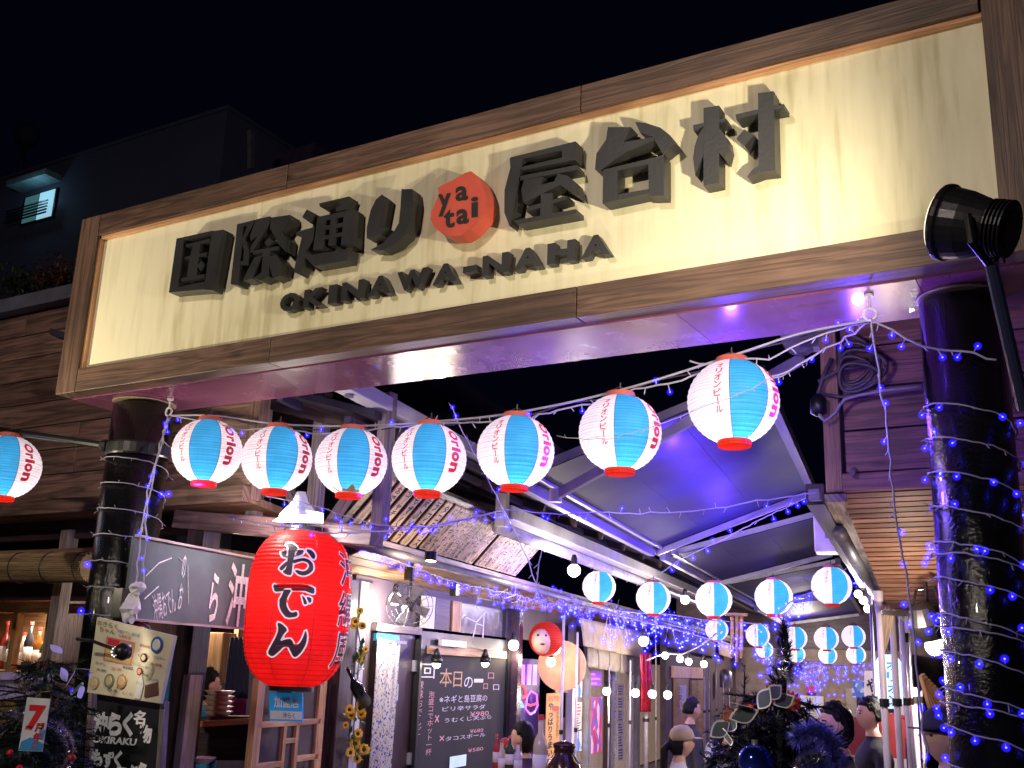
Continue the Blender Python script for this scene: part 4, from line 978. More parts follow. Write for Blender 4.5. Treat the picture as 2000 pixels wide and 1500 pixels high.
ck('※ネギと島豆腐の', 858, 1356, 952, 1374); ck('ピリ辛サラダ', 864, 1376, 948, 1390); ck('¥980', 918, 1388, 955, 1400, M_CHALKP)
ck('×', 849, 1396, 858, 1412, M_CHALKP); ck('うむくじ天ぷら', 868, 1396, 960, 1412); ck('¥680', 918, 1422, 944, 1432, M_CHALKP)
ck('×', 858, 1436, 868, 1448, M_CHALKP); ck('タコスボール', 870, 1430, 948, 1448); ck('¥580', 914, 1458, 944, 1470, M_CHALKP)
ck('回', 820, 1297, 850, 1325, M_CHALKW)
q = MB(); q.tube([W(S(812), uc, .35), W(S(818), uc, .62), W(S(823), uc, .35)], .006, 4); q.build('chalk_sketch', M_CHALKW, cm)
wbox('card', S(874), S(905), sz(890, 1496)[1], sz(890, 1474)[1], .06, .065, mat('lit_card', (.6, .7, .75), .5, emit=(.5, .8, .9), es=.5), cm)
# transom window over the chalk board
tw = thing('transom_window', 'grey transom window with a trailing cable above the chalk menu board', 'window', W(S(920), UL, 2))
zt4, zb4 = ZC1 - .03, ctop + .23
wbox('pane', S(885), S(975), zb4, zt4, .0, .01, mat('dull_grey_glass', (.16, .15, .14), .25), tw); wbox('frame', S(880), S(885), zb4, zt4, 0, .05, M_PALEW, tw); wbox('frame', S(975), S(985), zb4, zt4, 0, .05, M_PURPLEBLACK, tw)
wbox('pelmet', S(812), S(830), zb4, zt4, 0, .06, M_WHITEMETAL, tw); wbox('shelf_box', S(833), S(862), zb4, zt4, 0, .05, M_DARKW, tw); wbox('frame', S(866), S(878), zb4, zt4, 0, .06, M_PALEW, tw)
q = MB(); q.tube([onU(x, y, UL + .1) for x, y in ((908, 1205), (930, 1215), (948, 1196), (944, 1222), (930, 1218), (924, 1245))], .006, 5); q.tube([onU(x, y, UL + .1) for x, y in ((945, 1196), (943, 1245))], .007, 5); q.build('cable_loop', M_WHITE, tw)
wbox('corner_post', S(984), S(992), .1, ZC1, 0, .16, mat('dark_steel_post', (.05, .03, .05), .25), bevel=.004)
wbox('steel_jamb', S(991, 1350), S(997), .1, ZC1, .05, .12, M_ALU)
# second bar: neon poster window
wbox('second_bar_wall', S(997), S(1320), .1, 1.0, -.06, -.02, M_STALLW)
def neon_mat():
    m, n, l, b = _new('violet_poster_print'); uv = n.new('ShaderNodeUVMap'); v = n.new('ShaderNodeTexVoronoi'); v.inputs['Scale'].default_value = 5; l.new(uv.outputs[0], v.inputs['Vector'])
    cr = n.new('ShaderNodeValToRGB'); e = cr.color_ramp.elements; e[0].color = (.45, .08, .5, 1); e[1].color = (.03, .012, .12, 1); e[0].position = .02; e[1].position = .45
    k = e.new(.2); k.color = (.1, .03, .4, 1)
    l.new(v.outputs['Distance'], cr.inputs[0]); l.new(cr.outputs[0], b.inputs['Base Color']); l.new(cr.outputs[0], b.inputs['Emission Color']); b.inputs['Emission Strength'].default_value = .35; return m
nw = thing('backlit_poster', 'violet backlit beer poster with colourful mask picture in the second bar', 'poster', W(S(1018), UL, 1.2))
ntop = sz(1018, 1286)[1]; wbox('sheet', S(997), S(1055), .3, ntop, -.02, -.01, neon_mat(), nw)
NE = {'r': glow('neon_red', (1, .1, .12), 1.6), 'b': glow('neon_blue', (.15, .5, 1), 1.6), 'p': glow('neon_pink', (.9, .2, .9), 1.3), 'w': glow('neon_white', (.8, .8, 1), 1.0)}
def curve_on(u, pts, r, m, par, nm='neon_line'):
    q = MB(); q.tube([onU(x, y, u) for x, y in pts], r, 4); q.build(nm, m, par)
un = UL - .0
curve_on(un, [(1012, 1338), (1018, 1335), (1025, 1345), (1028, 1360), (1020, 1362), (1013, 1355), (1012, 1338)], .02, NE['r'], nw); curve_on(un, [(1008, 1365), (1018, 1372), (1022, 1380), (1012, 1380), (1009, 1370)], .018, NE['b'], nw)
curve_on(un, [(1030, 1360), (1037, 1350), (1048, 1356), (1050, 1378), (1044, 1392), (1034, 1394), (1026, 1384), (1030, 1360)], .012, NE['p'], nw); curve_on(un, [(1026, 1374), (1036, 1378), (1048, 1374)], .014, NE['r'], nw); curve_on(un, [(1028, 1386), (1037, 1396), (1046, 1388)], .01, NE['w'], nw)
for x in (1020, 1033, 1044):
    wbox('vertical_tag', S(x - 4), S(x + 4), sz(x, 1338)[1], sz(x, 1298)[1], -.008, .0, glow('violet_tag', (.5, .2, .95), .9), nw)
# round signboard, mask lantern, vertical banner
u2 = -1.95
t = thing('round_signboard', 'plain round tan board hanging under the eave behind the clear plastic curtain poles', 'sign', onU(1100, 1300, u2))
c = onU(1098, 1300, u2); q = MB(); q.lathe(c, [(.3, 0), (.3, .03)], 40, -A * .8 - N * .0 + V3(.3, -.6, 0)); q.build('disc', mat('tan_board', (.62, .36, .2), .6), t, bevel=.004)
q = MB(); q.tube([c + UP * .29, c + UP * .62], .004, 5); q.build('cord', M_BWIRE, t)
c = onU(1066, 1248, u2)
t = thing('mask_lantern', 'red monkey mask shaped paper lantern with pale face hanging left of the round tan board', 'lantern', c)
q = MB(); q.sphere(c, (.2, .2, .2), 20, 12); q.build('red_hood', paper('red_mask_paper', (.75, .05, .02), .25), t, smooth=True)
dd = (EYE - c); dd /= np.linalg.norm(dd); sx_ = np.cross(UP, dd); fc = c + dd * .1 - sx_ * .04
q = MB(); q.sphere(fc - UP * .02, (.13, .13, .15), 16, 10); q.build('pale_face', mat('mask_face', (.75, .45, .33), .5), t, smooth=True)
q = MB(); q.sphere(fc + dd * .115 + sx_ * .04 + UP * .04, .014); q.sphere(fc + dd * .115 - sx_ * .05 + UP * .04, .014); q.sphere(fc + dd * .125 - UP * .06, (.035, .02, .01)); q.build('painted_eyes', M_INK, t, smooth=True)
q = MB(); q.tube([c + UP * .19, c + UP * .5], .004, 5); q.build('hanger', M_BWIRE, t)
bn = thing('vertical_banner', 'orange paper banner with black brush characters below the round tan board', 'banner', onU(1080, 1400, -2.15))
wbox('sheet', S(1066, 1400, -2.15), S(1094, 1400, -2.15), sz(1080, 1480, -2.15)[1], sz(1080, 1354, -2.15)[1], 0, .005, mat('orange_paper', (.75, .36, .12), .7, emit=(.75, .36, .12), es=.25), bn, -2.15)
chalk('や\nっ\nぱ\nり\nう\nま\nい', 1068, 1372, 1082, 1478, M_INK, bn, -2.14, .03); chalk('沖縄の島料理', 1086, 1375, 1092, 1440, M_INK, bn, -2.14, 0); chalk('名物', 1070, 1358, 1092, 1370, M_REDINK, bn, -2.14)
chalk('●', 1078, 1378, 1092, 1390, M_REDINK, bn, -2.14)
wbox('fan_guard', S(1066, 1340), S(1092, 1340), sz(1080, 1352)[1], sz(1080, 1335)[1], .1, .13, M_DARKW)
# posters and notices on glass
def poster(px0, py0, px1, py1, m, label, u=UL, name='poster', cat='poster', lines=6, ink=M_INK, group=None):
    s0, z1 = sz(px0, py0, u); s1, z0 = sz(px1, py1, u)
    t = thing(name, label, cat, W((s0 + s1) / 2, u, z0), group)
    wbox('sheet', s0, s1, z0, z1, 0, .006, m, t, u)
    if lines:
        q = MB()
        for k in range(lines):
            zz = z0 + (z1 - z0) * (k + .6) / (lines + .3); q.beam(W(s0 + (s1 - s0) * .15, u + .009, zz), W(s0 + (s1 - s0) * rnd.uniform(.55, .88), u + .009, zz), .002, (z1 - z0) / lines * .35)
        q.build('print', ink, t)
    return t
def busy(name, cols, sc_, es=.3):
    m, n, l, b = _new(name); uv = n.new('ShaderNodeUVMap'); v = n.new('ShaderNodeTexVoronoi'); v.inputs['Scale'].default_value = sc_; l.new(uv.outputs[0], v.inputs['Vector'])
    sp_ = n.new('ShaderNodeSeparateColor'); l.new(v.outputs['Color'], sp_.inputs[0]); cr = n.new('ShaderNodeValToRGB'); cr.color_ramp.interpolation = 'CONSTANT'; l.new(sp_.outputs[0], cr.inputs[0]); e = cr.color_ramp.elements
    e[0].color = (*cols[0], 1); e[1].color = (*cols[1], 1); e[1].position = .99 / len(cols)
    for i, c in enumerate(cols[2:]): k = e.new((i + 2) / len(cols)); k.color = (*c, 1)
    l.new(cr.outputs[0], b.inputs['Base Color']); l.new(cr.outputs[0], b.inputs['Emission Color']); b.inputs['Emission Strength'].default_value = es; return m
PB = busy('pink_poster_print', [(.7, .1, .35), (.25, .1, .5), (.8, .5, .7), (.5, .05, .2), (.2, .12, .6)], 9, .35)
PW = busy('blue_white_print', [(.6, .65, .8), (.1, .2, .6), (.7, .7, .75), (.2, .3, .7)], 12, .3)
poster(1142, 1310, 1174, 1340, glow('violet_sheet', (.35, .12, .75), .8), 'violet menu strips above the pink poster in the third bar window', lines=3, ink=NE['p'])
poster(1142, 1362, 1174, 1468, PB, 'tall pink and violet drink poster in the third bar window', lines=0)
poster(1120, 1330, 1136, 1362, PW, 'blue and white bird picture left of the pink poster', lines=0); poster(1119, 1372, 1136, 1398, M_WHITE, 'white notice with red heading left of the pink poster', lines=4, ink=M_REDINK)
poster(1119, 1400, 1135, 1424, M_WHITE, 'white notice with small photos left of the pink poster', lines=5); poster(1118, 1430, 1135, 1466, PW, 'blue and white flyer at the bottom left of the pink poster', lines=0)
k = 0
for r_ in range(7):
    for c_ in range(2):
        x0 = 1191 + c_ * 14; y0 = 1312 + r_ * 25 if r_ else 1308
        if r_ == 0 and c_ == 1: continue
        k += 1; pos = ['top', 'second', 'third', 'fourth', 'fifth', 'sixth', 'bottom'][r_] + (' left' if c_ == 0 else ' right')
        poster(x0, y0, x0 + 12, y0 + 21, PW if r_ == 0 else M_WHITE, f'{pos} one of the small paper notices on the glass right of the pink poster', lines=0 if r_ == 0 else 4, name='notice', cat='notice', group='paper notices on the bar window')
wbox('glass_front', S(1108), S(1300), .1, ZC1 - .5, -.02, -.012, mat('warm_glow_glass', (.12, .1, .1), .2, emit=(.6, .4, .3), es=.3))  # warm light of the bar interior put into the pane as an even glow
for px, m in ((1107, M_WHITEMETAL), (1139, M_ALU), (1179, M_DARKW), (1186, M_ALU), (1223, M_WHITEMETAL), (1236, M_GREYMETAL)):
    wbox('glazing_bar', S(px), S(px + 5), .1, 2.2, 0, .08, m)
# noren curtain and canopies
t = thing('noren_curtain', 'split grey noren curtain hanging beneath a plain beige canopy in the alley', 'noren', onU(1190, 1280, -2.0))
for k in range(5):
    x0 = 1146 + k * 22; x1 = x0 + 21; y0 = 1258 + k * 5; y1 = 1302 + k * 4
    cloth('panel', [onU(x0, y1, -2.0), onU(x1, y1 + 3, -2.0), onU(x1, y0 + 5, -2.0), onU(x0, y0, -2.0)], mat('grey_noren_cloth', (.33, .3, .29), .85), None, None, .03, 2, 14, 5, parent=t)
q = MB(); q.tube([onU(1140, 1256, -2.0), onU(1262, 1283, -2.0)], .02, 8); q.build('rod', M_PALEW, t)
cloth('fabric_canopy', [onU(1140, 1262, -1.9), onU(1256, 1285, -1.9), onU(1256, 1235, -1.95), onU(1132, 1206, -1.95)], mat('beige_canvas', (.42, .34, .32), .8), 'plain beige canvas canopy above the grey noren curtain', 'canopy', .015, 3)
cloth('fabric_canopy', [onU(1302, 1264, -1.85), onU(1405, 1285, -1.85), onU(1400, 1245, -1.9), onU(1306, 1230, -1.9)], mat('taupe_canvas', (.2, .15, .15), .8), 'taupe scalloped canvas canopy further along the left stalls', 'canopy', .015, 4)
cloth('fabric_canopy', [onU(1404, 1278, -1.8), onU(1430, 1286, -1.8), onU(1428, 1258, -1.85), onU(1402, 1248, -1.85)], mat('pink_canvas', (.5, .36, .36), .8), 'small pale pink canopy beyond the taupe canopy', 'canopy', .01, 2)
cloth('tinsel_streamer', [onU(1251, 1390, -1.7), onU(1270, 1390, -1.7), onU(1272, 1275, -1.7), onU(1250, 1275, -1.7)], mat('red_foil', (.45, .02, .04), .25, metal=.6), 'shiny dark red foil streamer hanging from the eave right of the noren', 'streamer', .05, 3, 20, 24)
# poles of the rolled clear curtains
poles = [(1101, 1205, 'clear plastic curtain pole in front of the round tan board', .018), (1128, 1235, 'pole right of the round tan board', .015), (1190, 1300, 'thin pole before the white notices', .012), (1231, 1290, 'pole right of the white notices', .014), (1262, 1275, 'wide white curtain pole beside the red foil streamer', .035),
         (1281, 1285, 'thin white pole right of the red foil streamer', .012), (1375, 1297, 'white pole left of the far wooden door frame', .02), (1384, 1300, 'thin white pole beside the wooden door', .012), (1398, 1280, 'slanted white pole right of the wooden door', .012), (1412, 1330, 'white leg of the silver canister', .012), (1424, 1330, 'second white leg of the silver canister', .012)]
for px, py, lab, r in poles:
    a = onU(px, py, -1.75); t = thing('curtain_pole', lab + ' in the left stall row', 'pole', (a[0], a[1], .084), 'white poles along the left stalls')
    q = MB(); q.tube([(a[0], a[1], .09), a], r, 8); q.build('tube', M_WHITEMETAL, t, smooth=True); q = MB(); q.tube([(a[0], a[1], .9), (a[0], a[1], .95)], r * 1.5, 8); q.build('clip', M_BLACK, t)
# far part of the left row: timber door, walls
u4 = -2.0
wbox('far_stall_wall', S(1300, 1350, u4), 40, .1, 2.5, -.1, 0, mat('far_mauve_wall', (.13, .09, .1), .7), u=u4)
wd = thing('wooden_door', 'light timber sliding door with pink transom behind the standing man on the left', 'door', onU(1345, 1450, u4 + .05))
wbox('leaf', S(1314, 1350, u4), S(1340, 1350, u4), .1, sz(1330, 1325, u4)[1], .01, .05, M_PALEW, wd, u4); wbox('leaf', S(1343, 1350, u4), S(1370, 1350, u4), .1, sz(1330, 1328, u4)[1], .03, .07, M_PALEW, wd, u4)
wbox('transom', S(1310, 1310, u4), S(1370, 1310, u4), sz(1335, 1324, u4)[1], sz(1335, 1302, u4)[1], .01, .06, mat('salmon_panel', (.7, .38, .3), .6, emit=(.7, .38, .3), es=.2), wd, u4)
wbox('notice', S(1322, 1350, u4), S(1335, 1350, u4), sz(1330, 1385, u4)[1], sz(1330, 1338, u4)[1], .052, .056, M_WHITE, wd, u4)
chalk('う\nま\nい', 1324, 1342, 1333, 1382, M_REDINK, wd, u4 + .06)
t = thing('silver_canister', 'silver round canister standing on two white legs left of the Christmas tree top', 'canister', onU(1418, 1330, -1.75)); c = onU(1418, 1343, -1.75)
q = MB(); q.lathe(c, [(.14, 0), (.14, .32), (.1, .38), (.04, .4)], 20); q.build('drum', M_ALU, t, smooth=True)
t = thing('bamboo_wind_chime', 'bamboo wind chime of three hanging tubes beneath the first inner lantern string', 'wind chime', atF(1437, 1210, 13))
for dx, L in ((-7, 78), (2, 88), (11, 80)):
    q = MB(); q.tube([atF(1437 + dx, 1205, 13), atF(1437 + dx, 1205 + L, 13)], .022, 8); q.build('bamboo_tube', M_PALEW, t, smooth=True)
q = MB(); q.lathe(atF(1438, 1203, 13), [(.14, 0), (.14, .03)], 16); q.build('top_disc', M_PALEW, t)
# ================================================================ ROOF FRAMES AND AWNINGS OVER THE ALLEY
aw0 = thing('roof_rail', 'long pale steel roof rail with square end bracket emerging from behind the signboard', 'roof rail', W(1, -1.28, 3.3))
a = onZ(690, 765, 3.3); sa_, ua_, _ = su(a)
q = MB(); q.beam(W(sa_ - .25, ua_, 3.32), W(12.5, ua_ + .12, 3.3), .13, .1); q.build('rail', M_WHITEMETAL, aw0, bevel=.006)
q = MB(); q.box(tuple(W(sa_ - .3, ua_ - .16, 3.36)), (.42, .14, .16), (N, A, UP)); q.build('end_bracket', M_WHITEMETAL, aw0, bevel=.01)
q = MB(); q.lathe(W(sa_ - .05, ua_, 3.27), [(.03, 0), (.03, -.02)], 12); q.build('bolt', M_GREYMETAL, aw0)
aw1 = thing('roof_rail', 'thick lilac lit box rail with a plastic curtain roll, starting behind the fifth front lantern', 'roof rail', W(3, -1.34, 3.0))
sb_, ub_, _ = su(onZ(985, 1005, 2.95))
q = MB(); q.beam(W(sb_, ub_, 2.97), W(15, ub_ + .1, 2.97), .17, .13); q.build('rail', M_WHITEMETAL, aw1, bevel=.01)
q = MB(); q.tube([W(sb_ + .1, ub_ - .1, 2.85), W(15, ub_ + .0, 2.85)], .06, 10); q.build('curtain_roll', mat('clear_vinyl_roll', (.5, .48, .55), .2), aw1, smooth=True)
q = MB(); q.box(tuple(W(sb_ - .06, ub_, 3.0)), (.1, .1, .34), (N, A, UP)); q.build('end_bracket', M_WHITEMETAL, aw1, bevel=.005)
for k in range(16):
    q = MB(); q.tube([W(sb_ + .3 + k * .6, ub_ - .1, 2.85) + V3(0, 0, -.065), W(sb_ + .3 + k * .6, ub_ - .1, 2.85) + N * .075, W(sb_ + .3 + k * .6, ub_ - .1, 2.85) + UP * .06], .008, 4); q.build('strap', M_GREYMETAL, aw1)
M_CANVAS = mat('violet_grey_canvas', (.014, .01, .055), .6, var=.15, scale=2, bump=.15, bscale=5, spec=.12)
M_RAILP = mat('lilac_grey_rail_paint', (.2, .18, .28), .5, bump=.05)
def awning(s0, s1, label, zl=2.98, zr=3.62, u0=-.62, u1=1.08, arm=True):
    t = thing('retractable_awning', label, 'awning', W(s0, u0, zl), 'retractable awnings over the alley')
    nn = 3
    for k in range(nn):
        a0, a1 = k / nn, (k + 1) / nn - .0015
        L = lambda x, s: W(s, u0 + (u1 - u0) * x, zl + (zr - zl) * x - .0)
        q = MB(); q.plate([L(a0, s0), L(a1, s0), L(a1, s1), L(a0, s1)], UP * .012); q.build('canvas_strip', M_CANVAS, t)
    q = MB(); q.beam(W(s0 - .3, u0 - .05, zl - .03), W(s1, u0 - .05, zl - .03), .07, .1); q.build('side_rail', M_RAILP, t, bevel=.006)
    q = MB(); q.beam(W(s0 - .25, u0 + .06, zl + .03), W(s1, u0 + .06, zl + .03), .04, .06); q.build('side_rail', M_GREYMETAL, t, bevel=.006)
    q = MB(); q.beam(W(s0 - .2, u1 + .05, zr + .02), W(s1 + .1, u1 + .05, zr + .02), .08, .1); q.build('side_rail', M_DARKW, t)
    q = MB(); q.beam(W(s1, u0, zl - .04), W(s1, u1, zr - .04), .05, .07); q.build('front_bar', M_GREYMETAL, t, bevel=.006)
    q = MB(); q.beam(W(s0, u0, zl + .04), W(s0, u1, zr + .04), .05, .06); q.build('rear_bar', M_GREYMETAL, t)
    if arm:
        a, b_ = onS(1085, 968, s0 + .35), onS(1572, 698, s0 - .15)
        q = MB(); q.beam(a, b_, .05, .075); q.build('folding_arm', mat('pale_lilac_arm', (.42, .4, .5), .5), t, bevel=.006)
        q = MB(); q.lathe(a - UP * .05, [(.05, 0), (.05, .1)], 14); q.build('elbow_joint', M_WHITEMETAL, t)
        c = onS(1562, 652, s0 - .3); q = MB(); q.lathe(c, [(.13, 0), (.13, .1)], 20, A); q.box(tuple(c + N * .18 + A * .06), (.36, .12, .2), (N, A, UP)); q.build('shoulder_bracket', mat('lilac_cast_metal', (.4, .38, .48), .4), t)
    return t
awning(2.4, 7.0, 'largest nearest violet lit awning sloping up to the right with a white folding arm')
awning(7.9, 11.4, 'second awning over the inner lantern string', arm=False, zl=3.0, zr=3.45)
awning(12.2, 16.2, 'third awning far down the alley', arm=False, zl=3.0, zr=3.35)
awning(16.8, 22.2, 'last awning near the far end of the alley', arm=False, zl=2.95, zr=3.2)
# junction box where strings meet
c = onY(1592, 967, 6.3); q = MB(); q.box(tuple(c), (.07, .05, .07)); tag(q.build('junction_box', mat('grey_plastic', (.2, .2, .26), .4), None, at=c, bevel=.006), 'small grey junction box where light strings meet beside the timber clad building', 'junction box')
# ================================================================ RIGHT BUILDING
rb_ = thing('timber_clad_building', 'reddish timber clad building with slatted soffit behind the right pillar', 'building', (0, 6.5, 0))
YR = 6.42; xl = onY(1608, 800, YR)[0]; zb5 = onY(1640, 962, YR)[2]; zt5 = 4.35
q = MB(); q.box((xl + .05, YR - .0, (zb5 + zt5) / 2), (.1, .05, zt5 - zb5)); q.build('corner_board', wood('light_corner_timber', (.25, .13, .08), (.5, .3, .18), .5), rb_, bevel=.004)
q = MB(); q.box((xl + 1.7, YR + .0, zb5 + .055), (3.2, .05, .11)); q.build('base_board', M_PLANKR, rb_, bevel=.004)
z = zb5 + .115; k = 0
while z < zt5:
    h = .262; q = MB(); q.box((xl + 1.72, YR + .02 + .002 * (k % 2), z + h / 2), (3.2, .03, h - .012)); q.build('plank', M_PLANKR, rb_, bevel=.003); z += h; k += 1
q = MB(); q.box((xl + 1.72, YR + .1, (zb5 + zt5) / 2 + .05), (3.3, .1, zt5 - zb5)); q.build('wall_core', M_DARK, rb_)
q = MB(); q.plate([(xl, YR + .03, zb5), tuple(W(16, 1.75, zb5)), tuple(W(16, 1.75, zb5 + 1)), (xl, YR + .03, zt5)], V3(.05, 0, 0)); q.build('side_wall', M_DARKW, rb_)
q = MB(); q.box((xl - .02, YR + .1, zb5 + .1), (.02, .02, .02)); 
c = onY(1668, 917, YR - .02); q = MB(); q.tube([c, c + V3(0, -.06, -.03)], .018, 10); q.build('small_spot_lens', M_ALU, rb_)
# slatted soffit
ta, tb_ = onY(1642, 966, YR + .03), onY(1742, 1205, 7.7); ns2 = 27
for k in range(ns2):
    p0 = ta + (tb_ - ta) * k / ns2; p1 = ta + (tb_ - ta) * (k + .78) / ns2; dz_ = V3(0, .6, -.4) * 0
    q = MB(); q.plate([p0, p1, p1 + V3(2.4, 0, 0), p0 + V3(2.4, 0, 0)], V3(0, .02, .025)); q.build('soffit_slat', M_SLAT, rb_)
q = MB(); q.plate([ta + V3(.02, .06, .03), tb_ + V3(.02, .06, .03), tb_ + V3(2.4, .06, .03), ta + V3(2.4, .06, .03)], V3(0, .03, .03)); q.build('soffit_core', M_DARK, rb_)
q = MB(); q.plate([(xl, YR + .1, zb5 + .03), (xl + 2.6, YR + .1, zb5 + .03), (xl + .8, 17, zb5 + .03), (xl - 1.6, 17, zb5 + .03)], UP * .05); q.build('soffit_backing', M_DARK, rb_)
def axline(p0, p1, Z): return onZ(*p0, Z), onZ(*p1, Z)
a, b_ = axline((1632, 972), (1738, 1200), zb5 - .03); b2 = b_
q = MB(); q.beam(a, b_, .13, .05); q.build('eave_plate', M_GREYW, rb_, bevel=.004)
a, b_ = axline((1592, 965), (1722, 1196), zb5 - .0)
q = MB(); q.beam(a, b_, .11, .13); q.build('eave_beam', M_DARKW, rb_, bevel=.004)
a, b_ = axline((1640, 1040), (1728, 1196), zb5 - .12); q = MB(); q.tube([a, b_], .05, 10); q.build('eave_pipe', M_GREYMETAL, rb_, smooth=True)
a = onZ(1762, 975, zb5 - .03); q = MB(); q.tube([a, a + V3(.15, .1, -.0), a + V3(.17, .2, -.1), onZ(1772, 1018, zb5 - .1)], .009, 5); q.build('black_wire', M_BWIRE, rb_, smooth=True)
# right-hand wall below and beyond the pillar
q = MB(); q.box((1.4, 5.2, 2.2), (2.6, .1, 4.4)); wr = q.build('near_wall', M_DARKW, rb_)
for k in range(16):
    q = MB(); q.box((1.4, 5.135, .2 + k * .262), (2.6, .025, .25)); q.build('plank', M_DARKW, rb_, bevel=.003)
for s0, s1, m in ((6.5, 9, M_CREAMWALL), (9.02, 16, mat('pink_cream_wall', (.55, .42, .38), .7)), (16.02, 30, M_CREAMWALL)):
    c = [W(s, 1.95 + d, z) for z in (.09, 2.3) for s, d in ((s0, 0), (s1, 0), (s1, .1), (s0, .1))]; q = MB(); q.hexa(c); q.build('alley_wall', m, rb_)
# coiled cable with plug and clutter on the clad box
t = thing('coiled_cable', 'dark looped cable with round plug hanging below the right eye bolt', 'cable', onY(1670, 710, YR - .1))
for k in range(5):
    c = onY(1672 + (k % 3) * 7, 700 + k * 9, YR - .06 - .01 * k); r1, r2 = .1 + .02 * (k % 3), .15 - .015 * k
    q = MB(); q.tube([c + V3(r1 * math.cos(x + .4 * math.sin(x)), 0, r2 * math.sin(x)) for x in np.linspace(0, 2 * math.pi, 25)], .012, 6); q.build('loop', mat('violet_grey_cable', (.09, .075, .1), .4), t, smooth=True)
q = MB(); q.tube([onY(x, y, YR - .08) for x, y in ((1625, 700), (1608, 735), (1598, 770), (1597, 800))], .014, 6); q.tube([onY(x, y, YR - .08) for x, y in ((1598, 745), (1640, 722), (1690, 715))], .012, 6); q.tube([onY(x, y, YR - .08) for x, y in ((1600, 768), (1640, 775), (1700, 768))], .01, 6); q.build('lead', mat('violet_grey_cable', (0, 0, 0)), t, smooth=True)
q = MB(); c = onY(1598, 785, YR - .08); q.lathe(c - UP * .09, [(.02, 0), (.05, .02), (.05, .1), (.02, .14)], 14); q.build('plug', M_BLACK, t, smooth=True)
q = MB(); q.tube(densify(pw([(1600, 808), (1610, 822), (1632, 806), (1650, 780), (1700, 768), (1735, 762), (1800, 755)], lambda a, b: onY(a, b, YR - .1)), .08), .011, 6); tag(q.build('white_cable', M_WIRE, None, at=onY(1600, 808, YR - .1), smooth=True), 'white cable running from the round plug across the timber clad box towards the right pillar', 'cable')
# cream air-conditioning unit under the roof
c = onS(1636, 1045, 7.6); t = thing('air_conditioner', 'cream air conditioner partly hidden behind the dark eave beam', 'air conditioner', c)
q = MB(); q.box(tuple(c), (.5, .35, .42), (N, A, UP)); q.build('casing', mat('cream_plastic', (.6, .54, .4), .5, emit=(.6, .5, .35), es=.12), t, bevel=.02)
q = MB(); q.box(tuple(c - A * .18 + UP * .02 + N * .03), (.32, .012, .16), (N, A, UP)); q.build('outlet', M_GREYMETAL, t, bevel=.004)
# dark gable end wall at the end of the near roofs (upper alley)
q = MB(); q.plate([W(23, -3.5, 0), W(23, 3, 0), W(23, 3, 3.6), W(23, -3.5, 3.6)], A * .2); fe = thing('end_building', 'pale building with menu boards closing the far end of the alley', 'building', W(23, 0, 0)); q.build('wall', mat('far_end_wall', (.34, .26, .22), .8), fe)
q = MB(); q.plate([W(22.9, -2.5, 2.35), W(22.9, 2, 2.35), W(22.9, 2, 3.5), W(22.9, -2.5, 3.5)], A * .05); q.build('upper_board', M_DARKW, fe)
for (x0, y0, x1, y1), m in (((1565, 1360, 1608, 1420), M_WHITE), ((1612, 1365, 1650, 1400), mat('tan_menu', (.45, .3, .18), .7)), ((1654, 1345, 1672, 1400), M_CREAMWALL), ((1575, 1340, 1592, 1353), M_RED)):
    a, b_ = onS(x0, y1, 22.8), onS(x1, y0, 22.8); q = MB(); q.plate([W(22.8, su(a)[1], a[2]), W(22.8, su(b_)[1], a[2]), W(22.8, su(b_)[1], b_[2]), W(22.8, su(a)[1], b_[2])], A * .04); q.build('menu_board', m, fe)
light('alley_end_light', 'POINT', W(20.5, 0, 2.5), 190, (1, .85, .72), fe, .15)

# ================================================================ BACKGROUND BUILDING
bk = thing('concrete_building', 'dim blue night-time concrete building with one lit window behind the signboard on the left', 'building', (-20, 15, 0))
YB = 14.0; ctr = onY(443, 230, YB); zroof = onY(0, 340, YB)[2]; zr = (ctr[2] + zroof) / 2
M_CONC = mat('dim_concrete', (.09, .1, .17), .8, var=.15, scale=.6)
q = MB(); q.box((ctr[0] - 20, YB + 4, zr / 2), (40, 8, zr)); q.build('block', M_CONC, bk)
q = MB(); q.box((ctr[0] - 20, YB + 4, zr + .03), (40.1, 8.1, .08)); q.build('parapet', M_CONC, bk)
q = MB(); e = onY(500, 290, 17); q.box((ctr[0] + .62, YB + 4.4, zr / 2 - .2), (1.2, 6, zr - .4)); q.build('stair_block', mat('violet_render', (.07, .035, .1), .8), bk)
q = MB(); q.beam(onX(490, 255, ctr[0] + 1.3), onX(490, 330, ctr[0] + 1.3), .1, .1); q.build('downpipe', M_GREYMETAL, bk)
a, b_ = onY(38, 441, YB - .05), onY(112, 366, YB - .05)
wf = MB(); wf.box(((a[0] + b_[0]) / 2, YB - .02, (a[2] + b_[2]) / 2), (b_[0] - a[0], .06, b_[2] - a[2])); wn = wf.build('window', M_BLACK, bk)
q = MB(); q.box((a[0] + (b_[0] - a[0]) * .73, YB - .056, (a[2] + b_[2]) / 2 + .0), ((b_[0] - a[0]) * .45, .01, (b_[2] - a[2]) * .92)); q.build('pane', glow('lit_pane', (.3, .6, .75), .95), wn)
q = MB(); q.box((a[0] + (b_[0] - a[0]) * .27, YB - .056, (a[2] + b_[2]) / 2 + .0), ((b_[0] - a[0]) * .42, .01, (b_[2] - a[2]) * .9)); q.build('pane', glow('dim_pane', (.04, .12, .13), .9), wn)
for k in range(5):
    zz = a[2] + (b_[2] - a[2]) * (.05 + .1 * k); q = MB(); q.beam((a[0] - .3, YB - .25, zz), (b_[0] + .02, YB - .25, zz), .03, .03); q.build('railing_bar', M_BLACK, wn)
